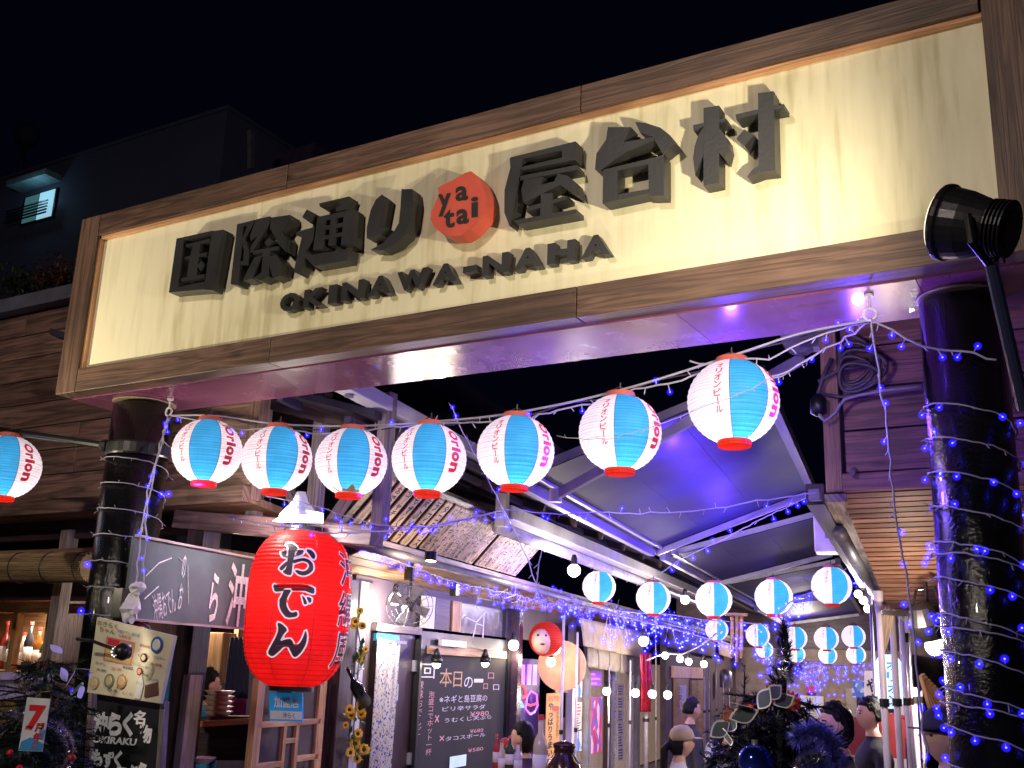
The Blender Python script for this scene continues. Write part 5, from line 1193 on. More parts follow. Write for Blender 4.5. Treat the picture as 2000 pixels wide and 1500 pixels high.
q = MB(); q.box(((a[0] + b_[0]) / 2 - .1, YB - .2, b_[2] + .25), ((b_[0] - a[0]) * 1.2, .45, .14)); q.build('window_hood', mat('teal_grey_render', (.25, .38, .42), .7), bk)
light('window_light', 'POINT', (a[0] * .3 + b_[0] * .7, YB - .5, (a[2] + b_[2]) / 2 + .1), 4, (.4, .8, 1), bk, .1)
c = onY(52, 262, 22); t = thing('roof_tank', 'faint round tank on the roof of the concrete building', 'water tank', c)
q = MB(); q.sphere(c, .5, 20, 12); q.tube([c + UP * -.3, c - UP * 2], .1, 8); q.build('tank', M_CONC, t, smooth=True)
# ================================================================ RED LANTERN
c = onY(583, 1187, 5.25); f_ = np.dot(c - EYE, R[:, 2]); rw = 101 * f_ / FPX; rh = 153 * f_ / FPX
rl = thing('red_paper_lantern', 'large long red paper lantern with bold black brush characters edged in white', 'lantern', c)
def prof(t):  # t -1..1
    return rw * (1 - abs(t) ** 3.6) ** (1 / 2.4) if abs(t) < 1 else 0
def rpt(th, t, k=1.0):
    r = max(prof(t), .0) * k; return c + V3(r * math.sin(th), -r * math.cos(th), rh * t)
TH0 = -math.atan2(-c[0], c[1]) * -1
view = math.atan2(-c[0], c[1])   # towards the street corner
vv = []; ff = []; nr, ns_ = 76, 56
for i in range(nr + 1):
    t = -.965 + 1.93 * i / nr
    for j in range(ns_): vv.append(rpt(2 * math.pi * j / ns_, t, 1 if i % 2 == 0 else .982))
for i in range(nr):
    for j in range(ns_): j2 = (j + 1) % ns_; ff.append((i * ns_ + j, i * ns_ + j2, (i + 1) * ns_ + j2, (i + 1) * ns_ + j))
meshobj('red_paper', vv, ff, paper('big_red_paper', (.78, .013, .013), .3, 210), rl)
q = MB()
for j in range(8):
    a = 2 * math.pi * (j + .3) / 8; q.tube([rpt(a, t, 1.004) for t in np.linspace(-.96, .96, 26)], .0016, 4)
q.build('seam', mat('dark_red_seam', (.2, .01, .01), .6), rl)
re_ = prof(.965)
q = MB(); q.lathe(c - UP * (rh * .965 + .03), [(re_ * .9, 0), (re_, .005), (re_ * 1.02, .04)], 32); q.build('bottom_ring', M_BLACK, rl)
q = MB(); q.lathe(c + UP * (rh * .965 - .01), [(re_ * 1.02, 0), (re_, .035), (re_ * .9, .04)], 32); q.build('top_ring', M_BLACK, rl)
q = MB(); q.tube([c + UP * rh, c + UP * (rh + .14)], .006, 6); q.build('hanger', M_BWIRE, rl)
q = MB(); q.sphere(c + UP * .15, .05, 12, 8); q.build('light_bulb', glow('big_lantern_bulb', (1, .8, .5), 14), rl)
light('bulb_light', 'POINT', c + UP * .1 - V3(-.03, .13, 0), 6, (1, .8, .5), rl, .05)
M_BRUSH = mat('brush_ink', (.02, .012, .02), .5, bump=0, emit=(.06, .02, .03), es=.3)
M_WEDGE = mat('white_letter_edge', (.85, .8, .75), .6, bump=0, emit=(.85, .7, .65), es=.45)
def onRed(px, py, k):
    d = ray(px, py); r = rw
    for _ in range(7):
        A2 = d[0] ** 2 + d[1] ** 2; B2 = 2 * ((EYE[0] - c[0]) * d[0] + (EYE[1] - c[1]) * d[1]); C2 = (EYE[0] - c[0]) ** 2 + (EYE[1] - c[1]) ** 2 - (r * k) ** 2
        t = (-B2 - math.sqrt(max(0, B2 * B2 - 4 * A2 * C2))) / (2 * A2); p = EYE + d * t; r = max(.02, prof(max(-.97, min(.97, (p[2] - c[2]) / rh))))
    return p
def inflate(P, g):
    P = [np.array(p, float) for p in P]; n = len(P); ar = sum(P[i][0] * P[(i + 1) % n][1] - P[(i + 1) % n][0] * P[i][1] for i in range(n)); sg_ = 1 if ar > 0 else -1; out = []
    for i in range(n):
        a, b_, e = P[i - 1], P[i], P[(i + 1) % n]; n1 = np.array([b_[1] - a[1], a[0] - b_[0]]); n2 = np.array([e[1] - b_[1], b_[0] - e[0]]); n1 = n1 / (np.linalg.norm(n1) + 1e-9); n2 = n2 / (np.linalg.norm(n2) + 1e-9)
        nn_ = n1 + n2; L = np.linalg.norm(nn_); nn_ = nn_ / (L + 1e-9); out.append(b_ + sg_ * nn_ * g / max(.55, L / 2))
    return out
def dens2(P, st=3.0):
    out = []; n = len(P)
    for i in range(n):
        a, b_ = np.array(P[i], float), np.array(P[(i + 1) % n], float); k = max(1, int(np.linalg.norm(b_ - a) / st))
        for j in range(k): out.append(a + (b_ - a) * j / k)
    return out
def smooth2(P):
    P = [np.array(p, float) for p in P]; out = []
    for i in range(len(P)): a, b_ = P[i], P[(i + 1) % len(P)]; out += [a * .78 + b_ * .22, a * .22 + b_ * .78]
    return out
r1 = lambda *p: [(510 + x / 10.717, 1040 + y / 10.717) for x, y in p]; r2 = lambda *p: [(500 + x / 10, 1170 + y / 10) for x, y in p]
strokes = [[r1((515,240),(640,215),(780,325),(715,390),(680,540),(655,700),(635,900),(520,880),(440,815),(520,770),(550,600),(570,400),(570,300)), r1((410,400),(560,390),(870,360),(905,400),(850,470),(600,530),(470,520),(430,480)),
  r1((560,590),(480,640),(370,750),(430,810),(540,690)), r1((650,585),(760,550),(900,530),(1010,570),(1090,660),(1095,780),(1020,860),(900,905),(780,880),(705,800),(740,780),(880,820),(970,780),(1010,700),(980,630),(880,590),(760,620),(680,655)), r1((950,350),(1040,360),(1110,420),(1140,500),(1110,560),(1060,540),(1020,470),(955,395))],
 [r1((260,1080),(350,1110),(800,1100),(1110,1140),(1120,1270),(1060,1280),(900,1210),(650,1200),(400,1230),(290,1240),(260,1160)), r1((480,1200),(640,1200),(560,1330),(515,1480)) + r2((590,0),(590,120),(640,230),(700,270),(800,240),(815,310),(780,350),(600,368),(510,270),(455,150),(458,0)) + r1((420,1350),),
  r1((850,1310),(920,1370),(965,1480)) + r2((990,95),(940,112),(915,0)), r1((950,1340),(1055,1370),(1052,1450)) + r2((1070,60),(1040,80),(1000,0))],
 [r2((415,455),(500,480),(620,600),(540,680),(460,830),(600,780),(690,780),(760,930),(850,870),(920,750),(970,600),(1000,720),(980,870),(900,1020),(790,1130),(730,1130),(680,1030),(620,910),(540,930),(440,1030),(320,1130),(220,1060),(300,900),(390,740),(440,600))]]
def decal(P, k, m, nm):
    P3 = [onRed(x, y, k) for x, y in P]; tri = tessellate_polygon([[Vector((x, y, 0)) for x, y in P]]); return meshobj(nm, P3, [tuple(t_) for t_ in tri], m, rl)
for ch_ in strokes:
    for i, st in enumerate(ch_):
        st = smooth2(st); decal(dens2(inflate(st, 3.1)), 1.012 + .0004 * i, M_WEDGE, 'white_edge'); decal(dens2(st), 1.022 + .0004 * i, M_BRUSH, 'brush_character')
def rtext(body, th0, dth, t0, t1, m, off, k, nm='brush_character', shrink=0):
    v, f, lo, hi = glyphs(body, off, 4); v0, f0, lo0, hi0 = glyphs(body, .0, 4); u = (v - lo0) / (hi0 - lo0)
    # refine long triangles a little by bending only vertices
    P = [rpt(th0 + (a - .5) * dth, t0 + (t1 - t0) * b_, k) for a, b_ in u]
    meshobj(nm, P, f, m, rl)
vth = -math.atan2(-c[0], c[1])   # longitude that faces the viewer: direction (-c) -> sin th = -c.x.. 
vth = math.atan2(-c[0], c[1])
for i, ch in enumerate('沖縄風'):
    t1_ = .7 - i * .5; t0_ = t1_ - .42
    rtext(ch, vth + 1.13, .6, t0_, t1_, M_WEDGE, .03, 1.005, 'white_edge'); rtext(ch, vth + 1.13, .6, t0_, t1_, mat('faded_brush_ink', (.12, .01, .05), .6, bump=0), .006, 1.012)
# blue member-shop plate below it
Yp = 5.3
t = thing('shop_plate', 'small blue and white plate hanging below the red lantern', 'sign plate', onY(556, 1382, Yp))
Q = lambda x0, y0, x1, y1, Y=Yp: [onY(x0, y1, Y), onY(x1, y1 + 2, Y), onY(x1, y0 + 2, Y), onY(x0, y0, Y)]
q = MB(); q.plate(Q(526, 1352, 590, 1408), V3(0, .012, 0)); q.build('blue_sheet', mat('plate_blue', (.02, .25, .6), .4, emit=(.02, .25, .6), es=.25), t)
q = MB(); q.plate(Q(528, 1388, 589, 1404, Yp - .003), V3(0, .002, 0)); q.build('white_field', M_WHITE, t)
text_quad('lettering', '加盟店', Q(535, 1360, 584, 1382, Yp - .003), M_WHITE, t, .025, keep=False); text_quad('lettering', '沖らく', Q(550, 1391, 578, 1402, Yp - .006), M_BLUEINK, t, .0)
q = MB(); q.tube([onY(556, 1352, Yp), onY(558, 1335, Yp)], .004, 4); q.box(tuple(onY(557, 1345, Yp + .02)), (.12, .02, .05)); q.build('hanger', M_BLACK, t)
# white lit shade above the red lantern
c2 = onY(585, 1000, 5.15); t = thing('pendant_lamp', 'bright white shaded lamp right above the red lantern', 'lamp', c2)
q = MB(); q.lathe(c2 - UP * .03, [(.13, 0), (.1, .04), (.05, .1), (.03, .16)], 24); q.build('shade', mat('white_enamel', (.7, .68, .7), .3, emit=(1, .95, .95), es=.25), t, smooth=True)
q = MB(); q.plate([onY(532, 1018, 5.1), onY(622, 1020, 5.1), onY(622, 1000, 5.1), onY(572, 992, 5.1)], V3(0, .05, 0)); q.build('reflector', glow('lit_reflector', (1, .97, 1), 2.2), t)
light('lamp_light', 'POINT', c2 - UP * .05 - V3(.05, .2, 0), 22, (1, .9, .82), t, .05)
# unseen lamp added behind the red lantern to light the lattice door
p = W(2.7, -1.5, 2.4); t = thing('added_door_lamp', 'unseen lamp added behind the red lantern to light the lattice door', 'lamp', p); q = MB(); q.lathe(p, [(.05, 0), (.05, .07)], 16); q.build('can', M_BLACK, t); q = MB(); q.lathe(p - UP * .004, [(.04, 0), (.04, .003)], 16); q.build('lens', glow('warm_bulb', (1, .85, .62), 18), t)
light('lamp_light', 'POINT', p - UP * .05, 22, (1, .78, .5), t, .04)
# ceiling bulbs
def ceiling_bulb(px, py, pl, r, label, power, col=(1, .88, .76), cap=True, es=9):
    p = pl(px, py) if callable(pl) else atF(px, py, pl)
    t = thing('ceiling_lamp', label, 'lamp', p, 'bare lit lamps in the alley')
    q = MB(); q.sphere(p, r, 14, 9); q.build('bulb', glow('white_hot_bulb', (1, .96, .9), es), t, smooth=True)
    q = MB(); q.lathe(p + UP * r * .8, [(r * .45, 0), (r * .5, r), (r * .3, r * 1.6)], 12); q.build('socket', M_BLACK, t)
    if power: light('lamp_light', 'POINT', p - UP * r * 2, power, col, t, .06)
ceiling_bulb(772, 1170, lambda a, b: onU(a, b, -2.1), .055, 'bright lamp under the eave ceiling left of the wall fan', 60)
ceiling_bulb(1121, 1114, 10.5, .065, 'large bright bulb between the plaque board and the first inner lantern', 80)
ceiling_bulb(1338, 1171, 14, .06, 'bright bulb between the second and middle inner lanterns', 50); ceiling_bulb(1262, 1160, 13, .06, 'bulb peeping from behind the second inner lantern', 0)
for x, y, l in ((1676, 1160, 'upper'), (1686, 1172, 'middle'), (1695, 1189, 'lower')): ceiling_bulb(x, y, 12, .045, l + ' of three bulbs beside the eave beam on the right', 80 if l == 'middle' else 0)
ceiling_bulb(1003, 1260, lambda a, b: onU(a, b, -2.15), .06, 'round bulb in the second bar beside the steel post', 8, (1, .75, .5))
ceiling_bulb(1083, 1266, lambda a, b: onU(a, b, -1.9), .075, 'bright bulb hanging in front of the red mask lantern', 14, (1, .72, .45)); ceiling_bulb(1076, 1293, lambda a, b: onU(a, b, -1.9), .055, 'oval bulb just below the one before the mask lantern', 0)
ceiling_bulb(1257, 1252, 12.5, .06, 'bulb by the end of the grey noren curtain', 40, (1, .78, .56))
for x, y, l in ((1299, 1280, 'first'), (1328, 1287, 'second'), (1345, 1292, 'third'), (1375, 1297, 'fourth')): ceiling_bulb(x, y, 15, .05, l + ' bulb of the cord looping before the taupe canopy', 30 if l in ('first', 'third') else 0, (1, .78, .56))
for x, l in ((1185, 'first'), (1241, 'second'), (1274, 'third'), (1304, 'fourth')): ceiling_bulb(x, 1350 + (x - 1185) * .06, 14, .055, l + ' of four globe bulbs in a low row across the left stall windows', 10, (1, .78, .58))
ceiling_bulb(1825, 1262, 8, .07, 'crescent lit lamp under a black shade left of the right pillar', 90)
q = MB(); q.tube(densify([atF(x, y, 15) for x, y in ((1262, 1290), (1299, 1276), (1330, 1278), (1370, 1260), (1400, 1236))], .1), .012, 5); tag(q.build('lamp_cord', M_WIRE, None, at=atF(1262, 1290, 15)), 'white cord looping between bulbs in front of the taupe canopy', 'cord')
# wall fan
p = onU(800, 1182, -1.95); t = thing('wall_fan', 'grey wire cage fan hung under the eave beside the bright lamp', 'fan', p)
q = MB(); ax = V3(.5, -.8, -.3); ax /= np.linalg.norm(ax); xx = np.cross(ax, UP); xx /= np.linalg.norm(xx); yy = np.cross(xx, ax)
for rr_ in (.06, .11, .16, .2): q.tube([p + xx * rr_ * math.cos(a) + yy * rr_ * math.sin(a) + ax * (.05 if rr_ < .15 else 0) for a in np.linspace(0, 2 * math.pi, 25)], .004, 4)
for k in range(14): a = k / 14 * 2 * math.pi; q.tube([p + ax * .06, p + xx * .2 * math.cos(a) + yy * .2 * math.sin(a)], .003, 3)
q.build('cage', M_GREYMETAL, t)
for k in range(4):
    a = k * math.pi / 2 + .4; d1 = xx * math.cos(a) + yy * math.sin(a); d2 = xx * -math.sin(a) + yy * math.cos(a)
    q = MB(); q.plate([p + d1 * .03 - d2 * .02, p + d1 * .17 - d2 * .05 + ax * .015, p + d1 * .17 + d2 * .05 - ax * .015, p + d1 * .03 + d2 * .02], ax * .004); q.build('blade', mat('fan_blade', (.3, .3, .34), .4), t)
q = MB(); q.lathe(p - ax * .1, [(.05, 0), (.06, .08), (.02, .12)], 12, ax); q.tube([p - ax * .08, p + UP * .2, p + UP * .42], .015, 8); q.build('motor_and_stem', M_BLACK, t)
for px, py, l in ((800, 1120, 'left'), (888, 1152, 'right')):
    p = onU(px, py, -2.0); q = MB(); q.box(tuple(p), (.07, .07, .12)); tag(q.build('small_speaker', M_BLACK, None, at=p, bevel=.008), f'small black box speaker under the eave ceiling, {l} one of two', 'speaker')
# ================================================================ SUNFLOWER GARLAND
sg = thing('sunflower_garland', 'garland of yellow artificial sunflowers hanging on the white door jamb', 'garland', onU(700, 1300, -2.1))
def flower_mesh(petal, centre, name, n=14, r=1.0):
    q = MB(); rr = random.Random(n)
    for k in range(n * 2):
        a = math.pi * k / n + rr.uniform(-.06, .06); L = r * rr.uniform(.85, 1.05); wv = .17 * r; d = V3(math.cos(a), 0, math.sin(a)); e = V3(-math.sin(a), 0, math.cos(a)); o_ = V3(0, -.08 * r * (1 if k % 2 else .2), 0)
        p = [d * r * .3 + o_ - e * wv * .5, d * L * .65 + o_ * 2.2 - e * wv, d * L + o_ * .6, d * L * .65 + o_ * 2.2 + e * wv, d * r * .3 + o_ + e * wv * .5]
        q.add(p, [(0, 1, 2, 3, 4)])
    q.mi = 1; q.lathe((0, .02 * r, 0), [(r * .38, 0), (r * .36, .1 * r), (r * .2, .16 * r)], 12, V3(0, -1, 0))
    me = bpy.data.meshes.new(name); me.from_pydata([tuple(v) for v in q.v], [], q.f); me.materials.append(petal); me.materials.append(centre); me.polygons.foreach_set('material_index', q.fm); return me
PET = mat('sunflower_yellow', (.8, .48, .03), .6, var=.3, bump=0); SEED = mat('sunflower_seed_brown', (.05, .02, .01), .8)
fm_ = flower_mesh(PET, SEED, 'sunflower')
for px, py, r in ((703, 1193, 9), (694, 1214, 11), (708, 1222, 9), (691, 1222, 8), (706, 1278, 10), (714, 1268, 8), (702, 1288, 8), (683, 1386, 11), (703, 1383, 12), (686, 1396, 11), (706, 1394, 12), (675, 1416, 8), (699, 1433, 11), (693, 1452, 13), (711, 1464, 13), (684, 1470, 12), (698, 1482, 10)):
    o = bpy.data.objects.new('sunflower', fm_); p = onU(px, py, -2.1 + rnd.uniform(-.03, .03)); s_ = r * np.dot(p - EYE, R[:, 2]) / FPX
    o.scale = (s_,) * 3; o.rotation_euler = (rnd.uniform(-.5, .3), rnd.uniform(0, 3), math.radians(35) + rnd.uniform(-.5, .5)); o.location = tuple(p - org(sg)); place(o, sg)
q = MB(); q.tube(densify([onU(x, y, -2.08) for x, y in ((706, 1190), (698, 1225), (707, 1275), (700, 1300), (694, 1390), (690, 1440), (698, 1490))], .08), .006, 4); q.build('stem', mat('leaf_green_stem', (.05, .14, .03), .6), sg)
q = MB()
for k in range(70):
    x, y = rnd.choice([(706, 1262), (700, 1300), (690, 1400), (688, 1440), (700, 1470)]); p = onU(x + rnd.gauss(0, 7), y + rnd.gauss(0, 9), -2.1 + rnd.uniform(-.05, .02)); a = V3(rnd.gauss(0, 1), rnd.gauss(0, 1), rnd.gauss(0, 1)); a /= np.linalg.norm(a); b1 = np.cross(a, UP); b1 /= np.linalg.norm(b1) + 1e-6
    q.add([p, p + a * .035 + b1 * .02, p + a * .08, p + a * .035 - b1 * .02], [(0, 1, 2, 3)])
q.build('leaves', mat('dark_leaf', (.03, .1, .03), .5), sg, kind='stuff')
p = onU(690, 1345, -2.05); t = thing('black_bottle_display', 'big black bottle decoration slung at a slant on the jamb between the sunflower bunches', 'bottle', p)
q = MB(); a0, a1 = onU(678, 1305, -2.05), onU(712, 1372, -2.05); d = (a1 - a0); L = np.linalg.norm(d); d /= L
q.lathe(a0, [(.012, 0), (.014, L * .3), (.05, L * .5), (.055, L)], 16, d); q.build('glass_body', mat('black_glass', (.008, .01, .01), .08), t, smooth=True)
# ================================================================ MENU BOARDS AT THE LEFT
Ym = 3.55
mp_ = thing('tilted_menu_poster', 'cream food menu poster on a board hanging crooked before the left pillar, with little drawings', 'menu poster', onY(250, 1370, Ym))
C4 = [(170, 1352), (312, 1374), (340, 1242), (190, 1205)]
quad = [onY(x, y, Ym) for x, y in C4]
q = MB(); q.plate(quad, V3(0, .02, 0)); q.build('board', mat('cream_menu_paper', (.72, .66, .48), .55, var=.1), mp_)
def mpp(a, b_, d=.004): return (quad[0] * (1 - a) + quad[1] * a) * (1 - b_) + (quad[3] * (1 - a) + quad[2] * a) * b_ - V3(0, d, 0)
def mq(x0, y0, x1, y1, m, nm='printed_field', d=.004): q = MB(); q.plate([mpp(x0, y0, d), mpp(x1, y0, d), mpp(x1, y1, d), mpp(x0, y1, d)], V3(0, .003, 0)); return q.build(nm, m, mp_)
mq(.17, .45, .55, .78, mat('menu_pink_field', (.6, .25, .2), .6)); mq(.19, .47, .53, .66, mat('menu_yellow_field', (.7, .5, .2), .6), d=.006); mq(.2, .68, .35, .76, M_REDINK, d=.006)
def mt(b_, x0, y0, x1, y1, m): text_quad('lettering', b_, [mpp(x0, y0, .008), mpp(x1, y0, .008), mpp(x1, y1, .008), mpp(x0, y1, .008)], m, mp_, 0, keep=False, res=2)
mt('おきらく\nちゃん', .03, .82, .3, .97, M_INK); mt('沖縄おでん 島料理', .3, .86, .6, .91, M_BLUEINK); mt('名物料理', .33, .8, .5, .85, M_REDINK)
for i, (x, y) in enumerate(((.62, .6), (.64, .45), (.66, .35), (.8, .52), (.8, .3), (.1, .3), (.3, .35), (.08, .38), (.45, .4), (.62, .74), (.82, .62), (.3, .06), (.5, .05), (.66, .22))):
    mt(['もずく天', 'ゴーヤ', '焼そば', '島豆腐', 'てびち', '大根', '玉子', '牛すじ', '¥380', '¥500', 'ラフテー', '昆布', 'ちくわ', 'ウインナー'][i], x, y, x + .14, y + .04, [M_REDINK, M_BLUEINK, M_INK][i % 3])
for x, y, r, m in ((.83, .82, .075, M_BLUEINK), (.3, .2, .065, mat('dish_green', (.25, .3, .15), .5)), (.47, .22, .065, mat('dish_orange', (.55, .25, .08), .5)), (.1, .14, .06, mat('dish_tan', (.6, .45, .25), .5)), (.7, .6, .04, M_INK), (.68, .4, .035, M_REDINK)):
    q = MB(); cc = mpp(x, y, .007); ex = (quad[1] - quad[0]); ey = quad[3] - quad[0]; Lx = np.linalg.norm(ex); q.lathe(cc, [(r * Lx, 0), (r * Lx * .98, .003)], 18, V3(0, -1, 0)); o = q.build('dish_drawing', m, mp_)
    q = MB(); q.lathe(cc - V3(0, .003, 0), [(r * Lx * .7, 0), (r * Lx * .6, .002)], 14, V3(0, -1, 0)); q.build('drawing_core', M_WHITE if m is M_BLUEINK else mat('dish_inner', (.6, .5, .3), .5), o)
q = MB(); q.plate([mpp(.8, .05, .007), mpp(.97, .12, .007), mpp(.93, .3, .007), mpp(.78, .22, .007)], V3(0, .003, 0)); q.build('photo_print', mat('photo_brown', (.15, .08, .06), .4), mp_)
q = MB(); q.plate([mpp(.66, .02, .007), mpp(.75, .02, .007), mpp(.76, .22, .007), mpp(.7, .4, .007)], V3(0, .003, 0)); q.build('white_bottle_print', M_WHITE, mp_)
t = thing('clip_lamp', 'black clip lamp on a bent arm in front of the cream menu poster', 'lamp', onY(200, 1255, 3.4))
a = [onY(x, y, 3.42) for x, y in ((150, 1248), (180, 1252), (215, 1265), (240, 1268))]; q = MB(); q.tube(a, .008, 8); q.build('arm', M_BLACK, t, smooth=True)
h = onY(250, 1272, 3.4); q = MB(); q.lathe(h, [(.036, 0), (.04, .03), (.022, .065)], 20, V3(-.2, -1, -.1)); hd = q.build('lamp_head', M_BLACK, t, smooth=True)
q = MB()
for k in range(8): an2 = k * math.pi / 4; q.sphere(h + V3(.02 * math.cos(an2) - .014, -.062, .02 * math.sin(an2) - .005), .004, 6, 4)
q.build('led_dot', glow('clip_lamp_led', (1, 1, 1), 1.5), hd)
light('clip_lamp_light', 'SPOT', h + V3(-.04, -.02, 0), 3.0, (1, .9, .72), t, .02, onY(240, 1300, 3.6), 2.4)
# chalk-style board under it
bb = thing('menu_easel_board', 'black easel board with thick white lettering standing below the cream menu poster', 'chalkboard', onY(245, 1500, 3.62) * V3(1, 1, 0))
Ye = 3.62
def ePlate(pts, d, m, nm, Y=Ye, lift=0): q = MB(); q.plate([onY(x, y, Y - lift) for x, y in pts], V3(0, d, 0)); return q.build(nm, m, bb)
ePlate([(176, 1640), (300, 1660), (318, 1372), (190, 1350)], .02, M_CHALK, 'board')
for xa_, ya_, xb_, yb_ in ((166, 1640, 182, 1345), (304, 1660, 322, 1370)): q = MB(); q.beam(onY(xa_, ya_, Ye), onY(xb_, yb_, Ye), .03, .03, V3(0, 1, 0)); q.build('frame_bar', M_GREYW, bb)
for xx_, yy_ in ((172, 1640), (304, 1660)):
    a_ = onY(xx_, yy_, Ye + .03); q = MB(); q.beam(a_, (a_[0], Ye + .4, .03), .03, .03, V3(0, 1, 0)); q.build('leg', M_GREYW, bb)
    a_ = onY(xx_, yy_, Ye); q = MB(); q.beam(a_, (a_[0], Ye, 0), .03, .03, V3(0, 1, 0)); q.build('leg', M_GREYW, bb)
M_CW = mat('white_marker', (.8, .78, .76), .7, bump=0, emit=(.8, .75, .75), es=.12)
def et(b_, x0, y0, x1, y1, sl=.12, off=.06, m=M_CW):
    text_quad('lettering', b_, [onY(x0 - 3, y1, Ye - .003), onY(x1 - 3, y1 + sl * (x1 - x0), Ye - .003), onY(x1, y0 + sl * (x1 - x0), Ye - .003), onY(x0, y0, Ye - .003)], m, bb, off, keep=False, res=3)
et('沖', 184, 1388, 212, 1430); et('ら', 212, 1390, 240, 1436); et('く', 241, 1388, 262, 1438); et('名', 262, 1386, 286, 1414, off=.04); et('物', 272, 1414, 298, 1450, off=.04)
et('OKIRAKU', 183, 1436, 268, 1450, .08, .04); et('も', 180, 1462, 202, 1496); et('ず', 203, 1466, 224, 1500); et('く', 224, 1464, 240, 1502); et('天', 226, 1497, 250, 1530); et('ぷ', 250, 1492, 270, 1526); et('ら', 270, 1488, 290, 1524); et('¥380', 190, 1540, 260, 1565)
# pale paper ornament with purple glow by the pillar
p = onY(262, 1180, 4.05); t = thing('crumpled_ornament', 'white crumpled star like ornament tied to the light string on the left pillar', 'ornament', p); rr = random.Random(9)
def blob(c, r, n, jit, m, nm, par, seed=1):
    q = MB(); q.sphere(c, r, n, n // 2 + 2); rs = random.Random(seed)
    cc = np.array(c); q.v = [tuple(cc + (np.array(v) - cc) * rs.uniform(1 - jit, 1 + jit)) for v in q.v]; return q.build(nm, m, par)
blob(onY(255, 1190, 4.05), (.055, .05, .07), 12, .35, M_WHITE, 'lower_crumple', t); blob(onY(268, 1150, 4.05), (.04, .04, .035), 10, .35, M_WHITE, 'upper_crumple', t, 2)
q = MB(); q.box(tuple(onY(236, 1178, 4.08)), (.07, .06, .16)); q.build('dark_clip', M_BLACK, t)
# ================================================================ FOLIAGE
def needles(name, label, cat, pts_fn, n, L, wdt, m, m2, seed, extra=None, parent=None):
    pass
M_FIR = mat('dark_fir_needles', (.012, .035, .022), .5, var=.6, scale=9, bump=0); M_FIR2 = mat('blue_black_fir_needles', (.008, .012, .035), .5, var=.5, bump=0)
M_TINSEL = mat('blue_tinsel', (.2, .2, .8), .3, metal=.7, bump=0, var=.5, scale=30); M_TINW = mat('silver_tinsel', (.7, .68, .75), .18, metal=.9, bump=0, var=.5, scale=30)
def fir(t, branches, m, seed, nl=.045, per=26, name='needles'):
    """branches: list of (root, tip). each carries two-sided needles"""
    rs = random.Random(seed); q = MB(); tw = MB()
    for a, b_ in branches:
        a = np.array(a); b_ = np.array(b_); d = b_ - a; L = np.linalg.norm(d); d /= L; s_ = np.cross(d, UP); s_ /= np.linalg.norm(s_) + 1e-6; w_ = np.cross(s_, d)
        tw.tube([a, b_], [.004, .002], 4)
        for k in range(per):
            p = a + d * L * (k + rs.random()) / per; ang = rs.uniform(0, 6.283); o_ = s_ * math.cos(ang) + w_ * math.sin(ang); e = p + (o_ * .85 + d * .6) * nl * rs.uniform(.7, 1.2); side = np.cross(e - p, d); side /= np.linalg.norm(side) + 1e-6
            q.add([p - side * .0024, p + side * .0024, e], [(0, 1, 2)])
    q.build(name, m, t, kind='stuff'); tw.build('twigs', mat('twig_brown', (.05, .03, .02), .8), t, kind='stuff')
def tinsel(t, pts, n, L, m, seed, name='tinsel'):
    rs = random.Random(seed); P = densify(pts, .02); q = MB()
    for k in range(n):
        p = P[rs.randrange(len(P))]; d = V3(rs.gauss(0, 1), rs.gauss(0, 1), rs.gauss(0, 1)); d /= np.linalg.norm(d); s_ = np.cross(d, V3(rs.random(), 1, .3)); s_ /= np.linalg.norm(s_) + 1e-6
        q.add([p - s_ * .0016, p + s_ * .0016, p + d * L * rs.uniform(.6, 1.1)], [(0, 1, 2)])
    q.build(name, m, t, kind='stuff')
# --- right tree (close to the viewer)
Yt = 3.3
axis_top = onY(1537, 1240, Yt); tx, ty = axis_top[0], Yt
bc = onY(1505, 1500, Yt)
ct = thing('christmas_tree', 'dark artificial Christmas tree with frosted holly leaves, red flowers, a blue bauble and blue tinsel', 'Christmas tree', (bc[0], Yt, 0))
q = MB(); q.tube([(bc[0], Yt, .05), (bc[0] + .01, Yt, 1.2), axis_top], [.03, .02, .005], 8); q.build('trunk', mat('twig_brown', (0, 0, 0)), ct)
q = MB(); q.lathe((bc[0], Yt, 0), [(.18, .084), (.2, .3), (.17, .32)], 20); q.build('pot', M_BLACK, ct)
rs = random.Random(21); br = []
zt_ = axis_top[2]; zsh = onY(1537, 1372, Yt)[2]
for k in range(26):  # thin leading tip
    if k % 3 == 0: continue
    z = zsh + (zt_ - zsh) * k / 26; a = k * 2.4; L = .01 + .03 * (1 - k / 26); x0 = bc[0] + (tx - bc[0]) * (.55 + .45 * k / 26)
    br.append(((x0, ty, z), (x0 + L * math.cos(a), ty + L * math.sin(a), z + .05)))
for k in range(1200):
    f = rs.random() ** .7; z = zsh - f * (zsh - .45); rad = .12 + .1 * min(1, ((zsh - z) / .12) ** .5)
    a = rs.uniform(0, 6.283); L = rad * rs.uniform(.7, 1.02); x0 = bc[0] + .02
    p0 = V3(x0 + .3 * L * math.cos(a), ty + .3 * L * math.sin(a), z + .03); br.append((p0, V3(x0 + L * math.cos(a), ty + L * math.sin(a), z - .03 + rs.gauss(0, .03))))
    if k % 2 == 0:
        p1 = V3(x0 + L * math.cos(a), ty + L * math.sin(a), z); mid = (p0 + p1) / 2; br.append((mid, mid + V3(rs.gauss(0, .07), rs.gauss(0, .07), rs.gauss(.02, .05))))
fir(ct, br, M_FIR2, 3, .03, 44)
p = onY(1475, 1487, Yt - .33); q = MB(); q.sphere(p, .046, 28, 18); q.build('bauble', mat('blue_mirror_bauble', (.03, .06, .6), .12, metal=.9, bump=0, var=.1), ct, smooth=True)
